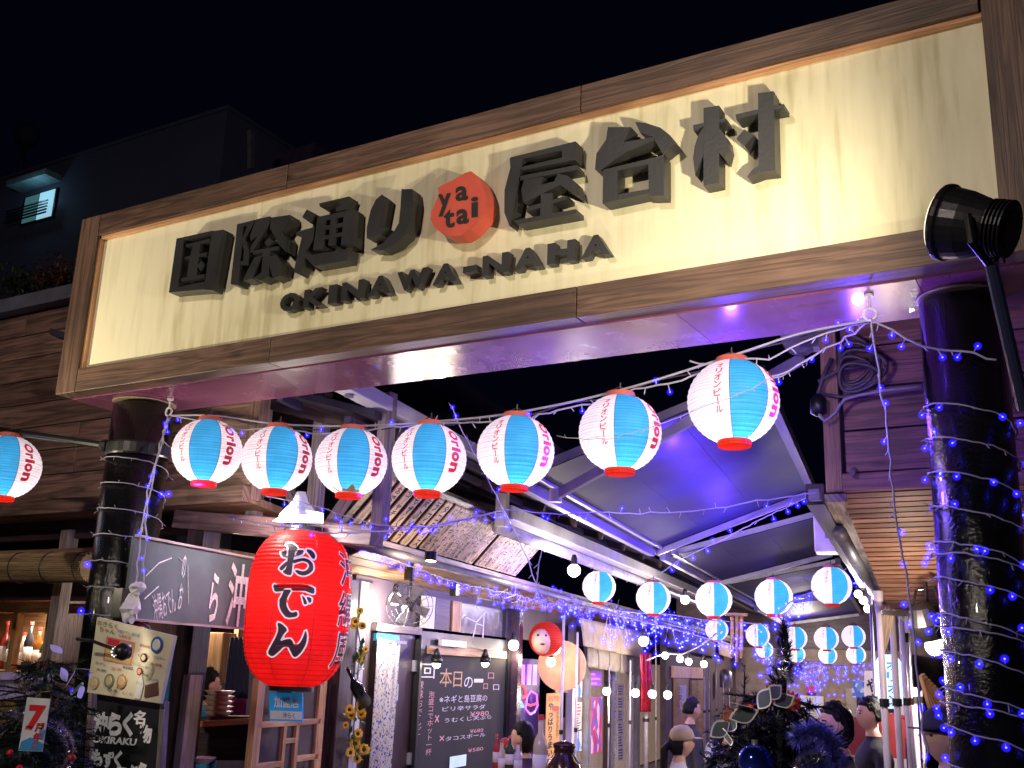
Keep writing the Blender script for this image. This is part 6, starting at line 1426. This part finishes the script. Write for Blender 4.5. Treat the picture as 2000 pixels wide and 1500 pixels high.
q = MB(); q.lathe(p + UP * .044, [(.01, 0), (.01, .012)], 10); q.build('bauble_cap', M_ALU, ct)
tinsel(ct, [onY(x, y, Yt - .28) for x, y in ((1560, 1440), (1590, 1425), (1618, 1445), (1630, 1480), (1622, 1520), (1600, 1480), (1580, 1500))], 3600, .045, M_TINSEL, 5); tinsel(ct, [onY(x, y, Yt - .3) for x, y in ((1560, 1495), (1580, 1478), (1600, 1478))], 500, .022, M_TINW, 6)
tinsel(ct, [onY(x, y, Yt - .1) for x, y in ((1525, 1270), (1530, 1310), (1545, 1330))], 260, .02, M_TINW, 7)
def holly(c, L, ang, par, m_edge, m_in, tilt=0.0, nm='holly_leaf'):
    pts = [(0, -.62), (.13, -.45), (.24, -.25), (.3, -.05), (.29, .12), (.21, .32), (.1, .5), (0, .66), (-.1, .5), (-.21, .32), (-.29, .12), (-.3, -.05), (-.24, -.25), (-.13, -.45)]
    cs, sn = math.cos(ang), math.sin(ang); r_ = R[:, 0]; u_ = R[:, 1]; nrm = -R[:, 2]
    def P(x, y, k, d): x, y = x * k, y * k; x *= .62; X = (x * cs - y * sn) * L; Y = (x * sn + y * cs) * L; return np.array(c) + r_ * X + u_ * Y + nrm * (d + tilt * x)
    q = MB(); q.prism([P(x, y, 1, 0) for x, y in pts], nrm * -.002); o = q.build(nm, m_edge, par)
    q = MB(); q.prism([P(x, y, .82, .002) for x, y in pts], nrm * -.001); q.build('leaf_face', m_in, o)
M_FROST = mat('frosted_edge', (.62, .62, .68), .6); M_HOL = mat('grey_green_leaf', (.06, .08, .09), .5)
for x, y, L, a in ((1425, 1372, .1, .9), (1408, 1358, .08, 1.7), (1454, 1362, .09, .5), (1498, 1366, .1, .2), (1468, 1392, .085, 1.2), (1396, 1340, .06, 1.3)): pass
for x, y, L, a in ((1492, 1365, .075, -.5), (1450, 1378, .075, 1.3), (1452, 1396, .095, -1.3), (1406, 1424, .08, -.9), (1428, 1412, .06, -.3), (1530, 1368, .07, -1.2), (1420, 1440, .06, .4), (1512, 1352, .06, -.8)):
    holly(onY(x, y, Yt - .3), L * .72, a, ct, M_FROST, M_HOL, .2)
redm = mat('red_poinsettia', (.35, .01, .03), .6); fp = flower_mesh(redm, mat('yellow_stamen', (.5, .35, .05), .6), 'red_flower', 6)
for x, y, r in ((1462, 1384, 13), (1510, 1352, 20), (1545, 1370, 22), (1440, 1400, 10)):
    o = bpy.data.objects.new('red_flower', fp); p = onY(x, y, Yt - .26); s_ = r * 3.0 / FPX; o.scale = (s_,) * 3; o.rotation_euler = (.2, rs.uniform(0, 3), .4); o.location = tuple(p - org(ct)); place(o, ct)
pb = MB()
for k in range(60):
    p = onY(1425 + rs.gauss(0, 6), 1398 + rs.gauss(0, 6), Yt - .29); pb.sphere(p, .006, 5, 4)
pb.build('brown_berries', mat('berry_brown', (.12, .03, .02), .4), ct, kind='stuff')
# --- left tree with tinsel wreath and price strip
Yl = 3.15
lc = onY(70, 1400, Yl); lt = thing('christmas_tree', 'small dark green Christmas tree with silver tinsel at the lower left corner', 'Christmas tree', (lc[0], Yl, 0))
tp = onY(95, 1285, Yl); br = []; rs = random.Random(33)
q = MB(); q.tube([(lc[0], Yl, .05), tp], [.03, .006], 8); q.build('trunk', mat('twig_brown', (0, 0, 0)), lt); q = MB(); q.lathe((lc[0], Yl, 0), [(.18, .0), (.2, .3), (.17, .32)], 20); q.build('pot', M_BLACK, lt)
for k in range(560):
    f = rs.random() ** .8; z = tp[2] - f * 1.1; rad = .05 + .2 * min(1, ((tp[2] - z) / .16) ** .6); a = rs.uniform(0, 6.283); L = rad * rs.uniform(.7, 1.15)
    x0 = tp[0] + (lc[0] - tp[0]) * min(1, f * 3); p0 = V3(x0 + .25 * L * math.cos(a), Yl + .25 * L * math.sin(a), z); br.append((p0, p0 + V3(.8 * L * math.cos(a), .8 * L * math.sin(a), -.02 + rs.gauss(0, .03))))
fir(lt, br, M_FIR, 5, .038, 44)
tinsel(lt, [onY(x, y, Yl - .2) for x, y in ((-10, 1400), (20, 1392), (60, 1408), (110, 1418), (138, 1455), (128, 1500), (90, 1540), (20, 1550), (-20, 1480), (0, 1420))], 5200, .032, M_TINW, 8)
for x, y, L, a in ((138, 1325, .055, -.5), (150, 1345, .05, -1.0), (125, 1318, .05, .4), (158, 1352, .04, .1), (110, 1268, .05, .9)): holly(onY(x, y, Yl - .18), L, a, lt, M_FROST, mat('green_leaf', (.05, .16, .05), .5), .3)
for x, y in ((45, 1345), (103, 1378), (82, 1300)):
    q = MB()
    for k in range(26): a = k * 2.4; h = k / 26; p = onY(x, y, Yl - .2) + V3(.016 * (1 - h * .6) * math.cos(a), .016 * math.sin(a), -.02 + .045 * h); q.add([p, p + V3(.009 * math.cos(a), .009 * math.sin(a), .008), p + V3(0, 0, .014)], [(0, 1, 2)])
    q.build('pine_cone', mat('pine_cone_brown', (.16, .07, .03), .7), lt)
for x, y in ((140, 1480), (38, 1500), (20, 1470)): q = MB(); q.sphere(onY(x, y, Yl - .22), .014, 12, 8); q.build('red_ball', mat('red_gloss_ball', (.6, .02, .02), .15), lt, smooth=True)
ps = thing('paper_strip', 'narrow paper strip with red characters on white over blue splashes, hung on the left tree', 'paper sign', onY(65, 1465, Yl - .26)); Yp2 = Yl - .26
sq = lambda pts, d=0: [onY(x, y, Yp2 - d) for x, y in pts]
q = MB(); q.plate(sq([(36, 1466), (82, 1468), (98, 1365), (53, 1362)]), V3(0, .003, 0)); q.build('sheet', mat('strip_white', (.7, .72, .75), .5), ps)
for (pts) in ([(37, 1465), (81, 1467), (84, 1452), (60, 1440), (42, 1448)], [(64, 1440), (84, 1446), (88, 1425), (80, 1428)]):
    q = MB(); q.prism(sq(pts, .001), V3(0, -.0008, 0)); q.build('blue_splash', mat('splash_blue', (.04, .3, .65), .5), ps)
for b_, pts in (('7', [(50, 1425), (80, 1425), (90, 1378), (58, 1376)]), ('周', [(66, 1430), (84, 1430), (87, 1412), (70, 1412)]), ('年', [(62, 1447), (80, 1447), (83, 1431), (66, 1431)]), ('祭', [(58, 1463), (78, 1463), (81, 1448), (62, 1448)]), ('ｵｷﾗｸ', [(48, 1425), (62, 1426), (64, 1418), (50, 1416)])):
    text_quad('lettering', b_, sq(pts, .003), M_REDINK if b_ != '7' else mat('strip_red', (.65, .02, .03), .5, bump=0), ps, .05, keep=False)
q = MB(); q.tube([onY(68, 1363, Yp2), onY(80, 1352, Yp2), onY(98, 1350, Yp2 + .02)], .002, 4); q.build('cord', M_PALEW, ps)
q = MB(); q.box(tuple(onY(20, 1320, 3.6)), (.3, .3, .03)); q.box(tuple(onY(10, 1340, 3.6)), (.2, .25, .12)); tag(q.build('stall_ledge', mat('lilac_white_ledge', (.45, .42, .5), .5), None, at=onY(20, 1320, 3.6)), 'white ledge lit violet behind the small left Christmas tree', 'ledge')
# dim shrubs on the roof edge at the left
for x, y, c_, l in ((40, 555, (.03, .04, .015), 'left'), (112, 545, (.12, .04, .015), 'right, orange toned')):
    p = onY(x, y + 14, 6.0); t = thing('roof_shrub', f'dim leafy shrub on the edge of the planked wall, {l} one', 'shrub', p); q = MB(); rs = random.Random(x)
    for k in range(500):
        d = V3(rs.gauss(0, .12), rs.gauss(0, .1), abs(rs.gauss(0, .1))); a = V3(rs.gauss(0, 1), rs.gauss(0, 1), rs.gauss(0, 1)); a /= np.linalg.norm(a); s_ = np.cross(a, UP); s_ /= np.linalg.norm(s_) + 1e-6; q.add([p + d, p + d + a * .03 + s_ * .012, p + d + a * .06, p + d + a * .03 - s_ * .012], [(0, 1, 2, 3)])
    q.build('leaves', mat('roof_leaf_' + l[:4], c_, .6), t, kind='stuff'); q = MB(); q.tube([p - UP * .15, p + UP * .08], .015, 6); q.build('stem', mat('twig_brown', (0, 0, 0)), t)
# ================================================================ RIGHT SIDE FURNITURE
u5 = 1.35
for i, (px, pt, ur, r, lab) in enumerate(((1716, 1175, 1.35, .022, 'tall white pole carrying the cream flag'), (1740, 1165, 1.45, .022, 'thick white capped pole right of the cream flag'), (1761, 1210, 1.5, .016, 'white pole before the giant pale lantern, right side'), (1771, 1255, 1.55, .018, 'white pole with a black clamp near the right pillar'),
        (1700, 1180, 1.3, .012, 'thin white pole left of the cream flag'), (1786, 1360, 1.6, .018, 'short grey pole beside the hanging light string'), (1798, 1365, 1.6, .014, 'short white pole closest to the right pillar'))):
    a = atF(px, pt, 7.0 + .3 * i); t = thing('curtain_pole', lab, 'pole', (a[0], a[1], .084), 'white poles along the right stalls')
    q = MB(); q.tube([(a[0], a[1], .09), a], r, 8); q.build('tube', M_WHITEMETAL, t, smooth=True); q = MB(); q.tube([a, a + UP * .07], r * 1.4, 8); q.build('cap', M_WHITEMETAL if i != 3 else M_BLACK, t); q = MB(); q.tube([(a[0], a[1], 1.45), (a[0], a[1], 1.5)], r * 1.5, 8); q.build('clamp', M_BLACK, t)
cloth('cream_flag', [atF(1718, 1272, 7.1), atF(1728, 1275, 7.1), atF(1748, 1190, 7.1), atF(1706, 1172, 7.1)], mat('cream_cloth', (.6, .5, .36), .8), 'limp cream cloth flag hanging between white poles on the right', 'flag', .03, 3, 20, 8)
p = atF(1813, 1215, 6.6); t = thing('black_spot_fixture', 'black spotlight hanging under the slatted soffit left of the right pillar', 'spotlight', p)
q = MB(); q.lathe(p, [(.1, -.1), (.13, 0), (.09, .1), (.03, .13)], 16, V3(-.2, -.3, 1)); q.tube([p + UP * .1, p + UP * .25], .012, 6); q.tube([p + V3(-.1, 0, .05), p + V3(-.06, 0, .2), p + V3(.05, 0, .22), p + V3(.1, 0, .05)], .01, 6); q.build('lamp_body', M_BLACK, t)
light('added_slat_light', 'POINT', p - V3(.1, .25, .02), 16, (1, .74, .52), t, .05)  # added light that brightens the slatted soffit
q = MB(); q.beam(atF(1722, 1196, 6.8), atF(1770, 1200, 6.8), .03, .03); q.build('mount_bar', M_BLACK, t)
# giant pale lantern
p = atF(1737, 1332, 12.5); h_ = 54 * 12.5 / FPX; w_ = 29 * 12.5 / FPX
t = thing('giant_pale_lantern', 'giant pale white and sky blue paper lantern deep in the alley on the right', 'lantern', p); vv = []; ff = []
for i in range(41):
    tt = -.96 + 1.92 * i / 40; rr_ = w_ * (1 - abs(tt) ** 3) ** .45 * (1 if i % 2 else .985)
    for j in range(32): vv.append(p + V3(rr_ * math.sin(j / 32 * 6.2832), -rr_ * math.cos(j / 32 * 6.2832), h_ * tt))
for i in range(40):
    for j in range(32): j2 = (j + 1) % 32; ff.append((i * 32 + j, i * 32 + j2, (i + 1) * 32 + j2, (i + 1) * 32 + j))
meshobj('paper_body', vv, ff, paper('pale_blue_paper', (.72, .9, .98), .8), t); q = MB(); q.lathe(p - UP * (h_ + .02), [(w_ * .5, 0), (w_ * .5, .05)], 20); q.build('bottom_ring', M_BLACK, t)
q = MB(); q.tube([p + UP * h_ * .9, p + UP * (h_ + .15)], .01, 5); q.build('hanger', M_BWIRE, t)
for i, ch in enumerate('オリオン'):
    v, f, lo, hi = glyphs(ch, .03, 2); u = (v - lo) / (hi - lo); th0 = math.atan2(-p[0], p[1]); P = [p + V3(w_ * 1.02 * math.sin(th0 + (a - .5) * .7 + .2), -w_ * 1.02 * math.cos(th0 + (a - .5) * .7 + .2), h_ * (.75 - i * .4 - .34 * (1 - b_))) for a, b_ in u]; meshobj('printed_letter', P, f, mat('lantern_blue_print', (.02, .2, .5), .6, emit=(.05, .4, .7), es=.5), t)
# white sign behind with characters and red boards
pl_ = lambda x0, y0, x1, y1, f: [atF(x0, y1, f), atF(x1, y1, f), atF(x1, y0, f), atF(x0, y0, f)]
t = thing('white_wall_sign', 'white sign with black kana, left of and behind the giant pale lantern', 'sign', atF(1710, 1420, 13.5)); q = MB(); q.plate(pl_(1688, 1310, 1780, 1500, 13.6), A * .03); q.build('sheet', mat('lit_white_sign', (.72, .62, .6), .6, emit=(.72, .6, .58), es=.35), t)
text_quad('lettering', 'や\nき\nと\nり', pl_(1692, 1325, 1714, 1440, 13.55), M_INK, t, .03, keep=False)
for x, l in ((1732, 'left'), (1751, 'right')):
    t2 = thing('red_black_box', f'small red and black box right beneath the giant pale lantern, {l} one', 'box', atF(x, 1395, 12.4)); q = MB(); q.plate(pl_(x - 8, 1381, x + 8, 1386, 12.4), A * .1); q.build('black_top', M_BLACK, t2); q = MB(); q.plate(pl_(x - 8, 1386.5, x + 8, 1394, 12.4), A * .1); q.build('red_front', M_RED, t2)
t = thing('blue_wall_poster', 'small blue and white poster below the right end of the curved lantern row', 'poster', atF(1678, 1350, 15)); q = MB(); q.plate(pl_(1665, 1330, 1690, 1362, 15), A * .02); q.build('sheet', PW, t)
t = thing('red_wall_sign', 'red illuminated sign at the right edge next to the pillar above the capped head', 'sign', atF(1845, 1385, 7.5)); q = MB(); q.plate(pl_(1815, 1362, 1856, 1400, 7.5), A * .05); q.build('sheet', mat('red_lit_sheet', (.7, .1, .04), .5, emit=(.8, .1, .04), es=.6), t); q = MB(); q.plate(pl_(1812, 1385, 1838, 1402, 7.45), A * .03); q.build('grey_label', M_GREYMETAL, t)
# rice-straw / long pale decorations
t = thing('wood_display', 'slanting pale wooden display pieces beside the pillar above the red sign', 'display', atF(1825, 1340, 7.2))
for k in range(6): q = MB(); q.beam(atF(1800 + 5 * k, 1318 + 6 * k, 7.2), atF(1818 + 6 * k, 1380, 7.2), .025, .05); q.build('slat', M_PALEW, t)
# stools
for x, l in ((1739, 'left'), (1752, 'right'), (1664, 'far')):
    p = atF(x, 1440, 8.6 if x > 1700 else 10); t = thing('bar_stool', f'dark red chair back near the man in black, {l} one', 'chair', (p[0], p[1], .084), 'dark red chairs in the alley')
    q = MB(); bx = [(-.17, 0), (-.17, .22), (-.13, .3), (0, .33), (.13, .3), (.17, .22), (.17, 0)]; q.prism([p + N * a + UP * (b_ - .15) for a, b_ in bx], A * .05); q.build('backrest', mat('dark_red_leather', (.2, .015, .015), .35), t, bevel=.012)
    q = MB(); q.box((p[0], p[1] - .2, .62), (.36, .36, .07)); q.build('seat', mat('dark_red_leather', (0, 0, 0)), t, bevel=.02)
    for a in (-.15, .15):
        for b_ in (-.35, -.05): q = MB(); q.tube([(p[0] + a, p[1] + b_, .09), (p[0] + a, p[1] + b_, .6)], .014, 6); q.build('leg', M_BLACK, t)
    q = MB(); q.beam((p[0] - .13, p[1] + .0, .6), (p[0] - .13, p[1] + .03, p[2]), .03, .03, V3(0, 1, 0)); q.beam((p[0] + .13, p[1] + .0, .6), (p[0] + .13, p[1] + .03, p[2]), .03, .03, V3(0, 1, 0)); q.build('back_post', M_BLACK, t)
# pale chequered post cap near the tree
p = atF(1395, 1482, 5.2); t = thing('checked_cloth_post', 'black and white checked little cloth bundle left of the Christmas tree', 'cloth', p); blob(p, (.05, .05, .08), 12, .2, busy('check_print', [(.7, .7, .7), (.02, .02, .02)], 60, 0), 'bundle', t)
# foreground condiments at the bottom by the second bar
cbx = atF(1037, 1490, 6.2)
for x, y, f, h, r, col, l, cc in ((1053, 1478, 6.0, .42, .035, (.55, .48, .3), 'tall clear bottle of pale yellow liquor with a red cap', (.6, .05, .03)),):
    b_ = atF(x, y + 68, f); bottle(b_, h, r * 1.2, col, l + ', lower middle', capc=cc)
p = atF(1100, 1545, 5.8); t = thing('dark_jar', 'wide dark brown ceramic jar at the bottom below the orange banner', 'jar', p); q = MB(); q.lathe(p, [(.08, 0), (.1, .04), (.1, .14), (.06, .19), (.055, .22), (.065, .23)], 24); q.build('body', mat('brown_glaze', (.05, .02, .015), .15), t, smooth=True); q = MB(); q.lathe(p + UP * .228, [(.06, 0), (.065, .02), (.02, .035)], 20); q.build('lid', mat('brown_glaze', (0, 0, 0)), t, smooth=True)
items = [((978, 1478), (.6, .5, .35), 'cream bottle in front of the chalk menu', .03), ((968, 1466), (.5, .05, .05), 'little bottle with red top before the chalk menu', .02), ((994, 1470), (.03, .06, .03), 'dark green bottle beside the red flower pot', .028), ((1010, 1482), (.6, .6, .6), 'white squeeze bottle among the condiments', .028)]
for (x, y), col, l, r in items: bottle(atF(x, y + 35, 6.4), .2, r, col, l, group='condiment bottles at the lower middle')
t = thing('red_tomato_bowl', 'red round fruit beside the steel post at the bottom', 'fruit', atF(986, 1448, 6.6))
q = MB(); q.sphere(atF(986, 1450, 6.6), .03, 12, 8); q.build('fruit', M_RED, t, smooth=True)
q = MB(); q.box(tuple(atF(1040, 1560, 6.1)), (.9, .4, .04)); q.build('x', M_PALEW); tag(bpy.context.scene.objects['x'], 'timber counter ledge carrying bottles and the dark jar', 'counter'); bpy.context.scene.objects['x'].name = 'counter_ledge'

# ================================================================ PEOPLE
def limb_mesh(joints, edges, radii):
    me = bpy.data.meshes.new('b'); me.from_pydata([tuple(j) for j in joints], edges, []); o = bpy.data.objects.new('b', me); COL.objects.link(o)
    md = o.modifiers.new('s', 'SKIN'); sv = me.skin_vertices[0].data
    for i, r in enumerate(radii): sv[i].radius = r if hasattr(r, '__len__') else (r, r); sv[i].use_root = i == 0
    sub = o.modifiers.new('u', 'SUBSURF'); sub.levels = 2
    dg = bpy.context.evaluated_depsgraph_get(); m2 = bpy.data.meshes.new_from_object(o.evaluated_get(dg)); bpy.data.objects.remove(o)
    v = [np.array(x.co) for x in m2.vertices]; f = [tuple(p.vertices) for p in m2.polygons]; bpy.data.meshes.remove(m2); return v, f
def person(label, head_px, f, face, shirt, pants=(.02, .02, .035), hair='short', seated=False, cap=None, lean=0.0, arms='down', head_scale=1.0, skin=M_SKIN, apron=None, brim_col=None, H=None):
    """face: heading in degrees, 0 = towards +X seen from above, counter-clockwise. head_px: image point of the head's centre, f: distance in front of the camera"""
    hc = atF(*head_px, f); hz = hc[2]; a = math.radians(face); F = V3(math.cos(a), math.sin(a), 0); S = V3(-F[1], F[0], 0)
    hh = .115 * head_scale  # half head height
    chest = hz - .42; t = thing('person', label, 'person', (hc[0], hc[1], .084)); b = V3(hc[0], hc[1], 0) - F * .02
    P = lambda fwd, side, z: b + F * (fwd - lean * max(0, 1.0 - (z - (hz - 1.0)) / 1.0) * 1.0) + S * side + UP * z
    pel = hz - .80
    J = [P(0, 0, pel), P(.01, 0, pel + .2), P(0, 0, pel + .4), P(0, 0, pel + .53), P(-.01, 0, pel + .62), P(.0, 0, pel + .72)]
    E = [(0, 1), (1, 2), (2, 3), (3, 4), (4, 5)]; Rr = [(.13, .16), (.115, .145), (.125, .165), (.09, .12), (.055, .06), (.055, .06)]
    hands = []
    for sd in (1, -1):
        i0 = len(J); J.append(P(0, sd * .17, pel + .49)); Rr.append(.068); E.append((3, i0))
        if arms == 'forward': pts = [P(.08, sd * .22, pel + .24), P(.3, sd * .16, pel + .2), P(.38, sd * .13, pel + .23)]
        elif arms == 'one' and sd == 1: pts = [P(.08, sd * .22, pel + .22), P(.32, sd * .14, pel + .14), P(.42, sd * .12, pel + .13)]
        else: pts = [P(0, sd * .23, pel + .2), P(.05, sd * .23, pel - .04), P(.07, sd * .23, pel - .13)]
        for k, (p, r) in enumerate(zip(pts, (.047, .034, .03))): J.append(p); Rr.append(r); E.append((len(J) - 2, len(J) - 1))
        hj = len(J) - 1; d = pts[2] - pts[1]; d /= np.linalg.norm(d); sx2 = np.cross(d, UP); 
        if np.linalg.norm(sx2) < .2: sx2 = S
        sx2 = sx2 / np.linalg.norm(sx2); palm = pts[2] + d * .05; J.append(palm); Rr.append((.034, .02)); E.append((hj, len(J) - 1)); pj = len(J) - 1; hands.append(pts[2])
        for k in range(4):
            o_ = sx2 * (k - 1.5) * .019; L = (.06, .068, .064, .05)[k]; J.append(palm + o_ + d * .03); Rr.append(.0085); E.append((pj, len(J) - 1)); J.append(palm + o_ * 1.1 + d * (.03 + L * .9) - UP * .012); Rr.append(.007); E.append((len(J) - 2, len(J) - 1))
        J.append(palm + sx2 * sd * .045 + d * .01); Rr.append(.009); E.append((pj, len(J) - 1))
    for sd in (1, -1):
        i0 = len(J)
        if seated: pts = [P(.05, sd * .1, pel - .02), P(.45, sd * .12, pel + .0), P(.45, sd * .12, max(.15, pel - .42)), P(.55, sd * .12, max(.11, pel - .45))]
        else: pts = [P(0, sd * .1, pel - .1), P(.02, sd * .11, .084 + (pel - .084) * .5), P(0, sd * .11, .17), P(.13, sd * .12, .125)]
        E.append((0, i0))
        for k, (p, r) in enumerate(zip(pts, (.095, .065, .045, .04))):
            J.append(p); Rr.append(r)
            if k: E.append((len(J) - 2, len(J) - 1))
    v, fc = limb_mesh(J, E, Rr)
    # head (own rings, sunk into the neck so that it reads as one figure)
    hv = []; n, m_ = 20, 16; nb0 = len(v)
    rx, ry, rz = .092 * head_scale, .076 * head_scale, hh
    for i in range(m_ + 1):
        th = math.pi * i / m_; zz = math.cos(th)
        for j in range(n):
            ph = 2 * math.pi * j / n; cf, cs_ = math.cos(ph), math.sin(ph); rr_ = math.sin(th)
            x = rx * rr_ * cf; y = ry * rr_ * cs_; z = rz * zz
            if z < -.02: k = min(1, (-z - .02) / .09); x = x * (1 - .22 * k) + .012 * k; y *= 1 - .32 * k
            if cf > .93 and -.45 < zz < .25: x += .02 * (1 - abs(zz + .18) / .5) * (1 if cf > .98 else .4)     # nose
            if cf > .8 and -.62 < zz < -.48: x += .006                                                        # lips
            if abs(cs_) > .97 and -.25 < zz < .15: y += .012 * np.sign(cs_)                                    # ears
            hv.append(hc + F * x + S * y + UP * z)
    hf = []
    for i in range(m_):
        for j in range(n): j2 = (j + 1) % n; hf.append((nb0 + i * n + j, nb0 + i * n + j2, nb0 + (i + 1) * n + j2, nb0 + (i + 1) * n + j))
    allv = v + hv; allf = fc + hf
    sm = mat('shirt_%d_%d_%d' % tuple(int(c * 255) for c in shirt), shirt, .85, bump=.4, bscale=25, var=.15); pm = mat('trousers_%d_%d_%d' % tuple(int(c * 255) for c in pants), pants, .85, bump=.3)
    fm2 = []
    hd_ = [h - (0) for h in hands]
    for q_ in allf:
        c_ = sum(allv[i] for i in q_) / len(q_)
        if c_[2] > hz - .145 and np.linalg.norm((c_ - hc)[:2]) < .2: fm2.append(0)
        elif min(np.linalg.norm(c_ - h) for h in hands) < .15 or (arms == 'forward' and min(np.linalg.norm(c_ - h) for h in hands) < .22): fm2.append(0)
        elif c_[2] < pel + .02: fm2.append(2)
        else: fm2.append(1)
    if True:
        me = meshobj('body', allv, allf, None, t, None, True, [skin, sm, pm], fm2)
        rm = me.modifiers.new('r', 'REMESH'); rm.mode = 'VOXEL'; rm.voxel_size = .011; rm.use_smooth_shade = True
        dg = bpy.context.evaluated_depsgraph_get(); m3 = bpy.data.meshes.new_from_object(me.evaluated_get(dg)); me.modifiers.clear(); me.data = m3; m3.name = 'body'
        if len(m3.materials) < 3:
            m3.materials.clear(); [m3.materials.append(x) for x in (skin, sm, pm)]
        o_ = org(t); vs = np.array([x.co[:] for x in m3.vertices]) + o_; idx = []
        for p in m3.polygons:
            c_ = vs[list(p.vertices)].mean(0)
            if c_[2] > hz - .15 and np.linalg.norm((c_ - hc)[:2]) < .17: idx.append(0)
            elif min(np.linalg.norm(c_ - h) for h in hands) < (.2 if arms == 'forward' else .13): idx.append(0)
            elif c_[2] < pel + .02: idx.append(2)
            else: idx.append(1)
        m3.polygons.foreach_set('material_index', idx); m3.polygons.foreach_set('use_smooth', [True] * len(idx))
    # hair
    q = []; ff2 = []; n, m_ = 22, 13; rs = random.Random(int(head_px[0]))
    low = {'short': .62, 'bob': .86, 'long': .8, 'none': .5}[hair] * math.pi
    for i in range(m_ + 1):
        for j in range(n):
            ph = 2 * math.pi * j / n; cf = math.cos(ph); lim = low if cf < -.1 else math.pi * (.33 if cf > .6 else .43); th = lim * i / m_; k = 1.1 + rs.uniform(-.05, .09)
            if i == m_: k = 1.0
            q.append(hc - F * .008 + F * rx * k * math.sin(th) * cf + S * ry * 1.08 * k * math.sin(th) * math.sin(ph) + UP * rz * 1.05 * k * math.cos(th))
    for i in range(m_):
        for j in range(n): j2 = (j + 1) % n; ff2.append((i * n + j, i * n + j2, (i + 1) * n + j2, (i + 1) * n + j))
    meshobj('hair', q, ff2, M_HAIR, t, None, True)
    if hair == 'long':
        q = MB(); q.tube([hc - F * .09 + UP * .0, hc - F * .15 - UP * .06, hc - F * .15 - UP * .2, hc - F * .12 - UP * .3], [.03, .035, .03, .008], 10); q.build('ponytail', M_HAIR, t, smooth=True)
    if cap:
        cm_ = mat('cap_%d_%d' % (int(cap[0] * 255), int(cap[2] * 255)), cap, .8, bump=.3); q = MB(); q.lathe(hc + UP * .02, [(.104, 0), (.104, .03), (.09, .075), (.055, .11), (.0, .12)], 22, UP + F * -.05); q.build('cap', cm_, t, smooth=True)
        q = MB(); pts = [hc + UP * .035 + F * (.07 + .1 * math.cos(x)) + S * .085 * math.sin(x) for x in np.linspace(-1.5, 1.5, 11)]; q.prism(pts, UP * .006 - F * .0); q.build('cap_brim', cm_, t)
    q = MB()
    for sd in (1, -1): q.sphere(hc + F * (rx * .9) + S * .03 * sd + UP * .008, (.009, .009, .006), 8, 5)
    q.build('eyes', M_INK, t, smooth=True)
    q = MB()
    for sd in (1, -1): q.beam(hc + F * (rx * .92) + S * .018 * sd + UP * .028, hc + F * (rx * .84) + S * .045 * sd + UP * .027, .006, .006)
    q.build('eyebrows', M_HAIR, t)
    return t, hc, F, S
# facing: alley runs towards +Y; screen-right is roughly (+X,+Y)
person('man in a dark work shirt standing in profile before the light wooden door', (1352, 1386), 11.5, 40, (.035, .035, .045))
person('woman in a white t-shirt and beige cap looking down, seated at the left stalls', (1332, 1450), 8.6, 35, (.62, .6, .62), (.03, .03, .06), 'long', seated=True, cap=(.42, .32, .2), arms='forward')
person('person in a grey jacket half hidden behind the frosted leaves of the Christmas tree', (1412, 1447), 8.8, 20, (.2, .19, .18), seated=True)
person('woman with black bobbed hair right beside the Christmas tree tinsel', (1630, 1418), 5.6, 222, (.012, .012, .018), hair='bob', seated=False, head_scale=.95)
person('man in a black hooded jacket standing and looking left in the middle of the alley', (1697, 1396), 7.9, 218, (.012, .012, .018), arms='one')
person('person in a dark cap partly hidden by the right pillar', (1843, 1440), 4.9, 222, (.5, .5, .55), hair='short', cap=(.01, .01, .025))
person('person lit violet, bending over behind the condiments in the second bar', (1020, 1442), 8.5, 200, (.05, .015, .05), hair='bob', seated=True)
person('person in a bright blue shirt with back turned, inside the first bar behind the bowls', (406, 1338), 8.0, 60, (.03, .28, .6), hair='bob', seated=False)
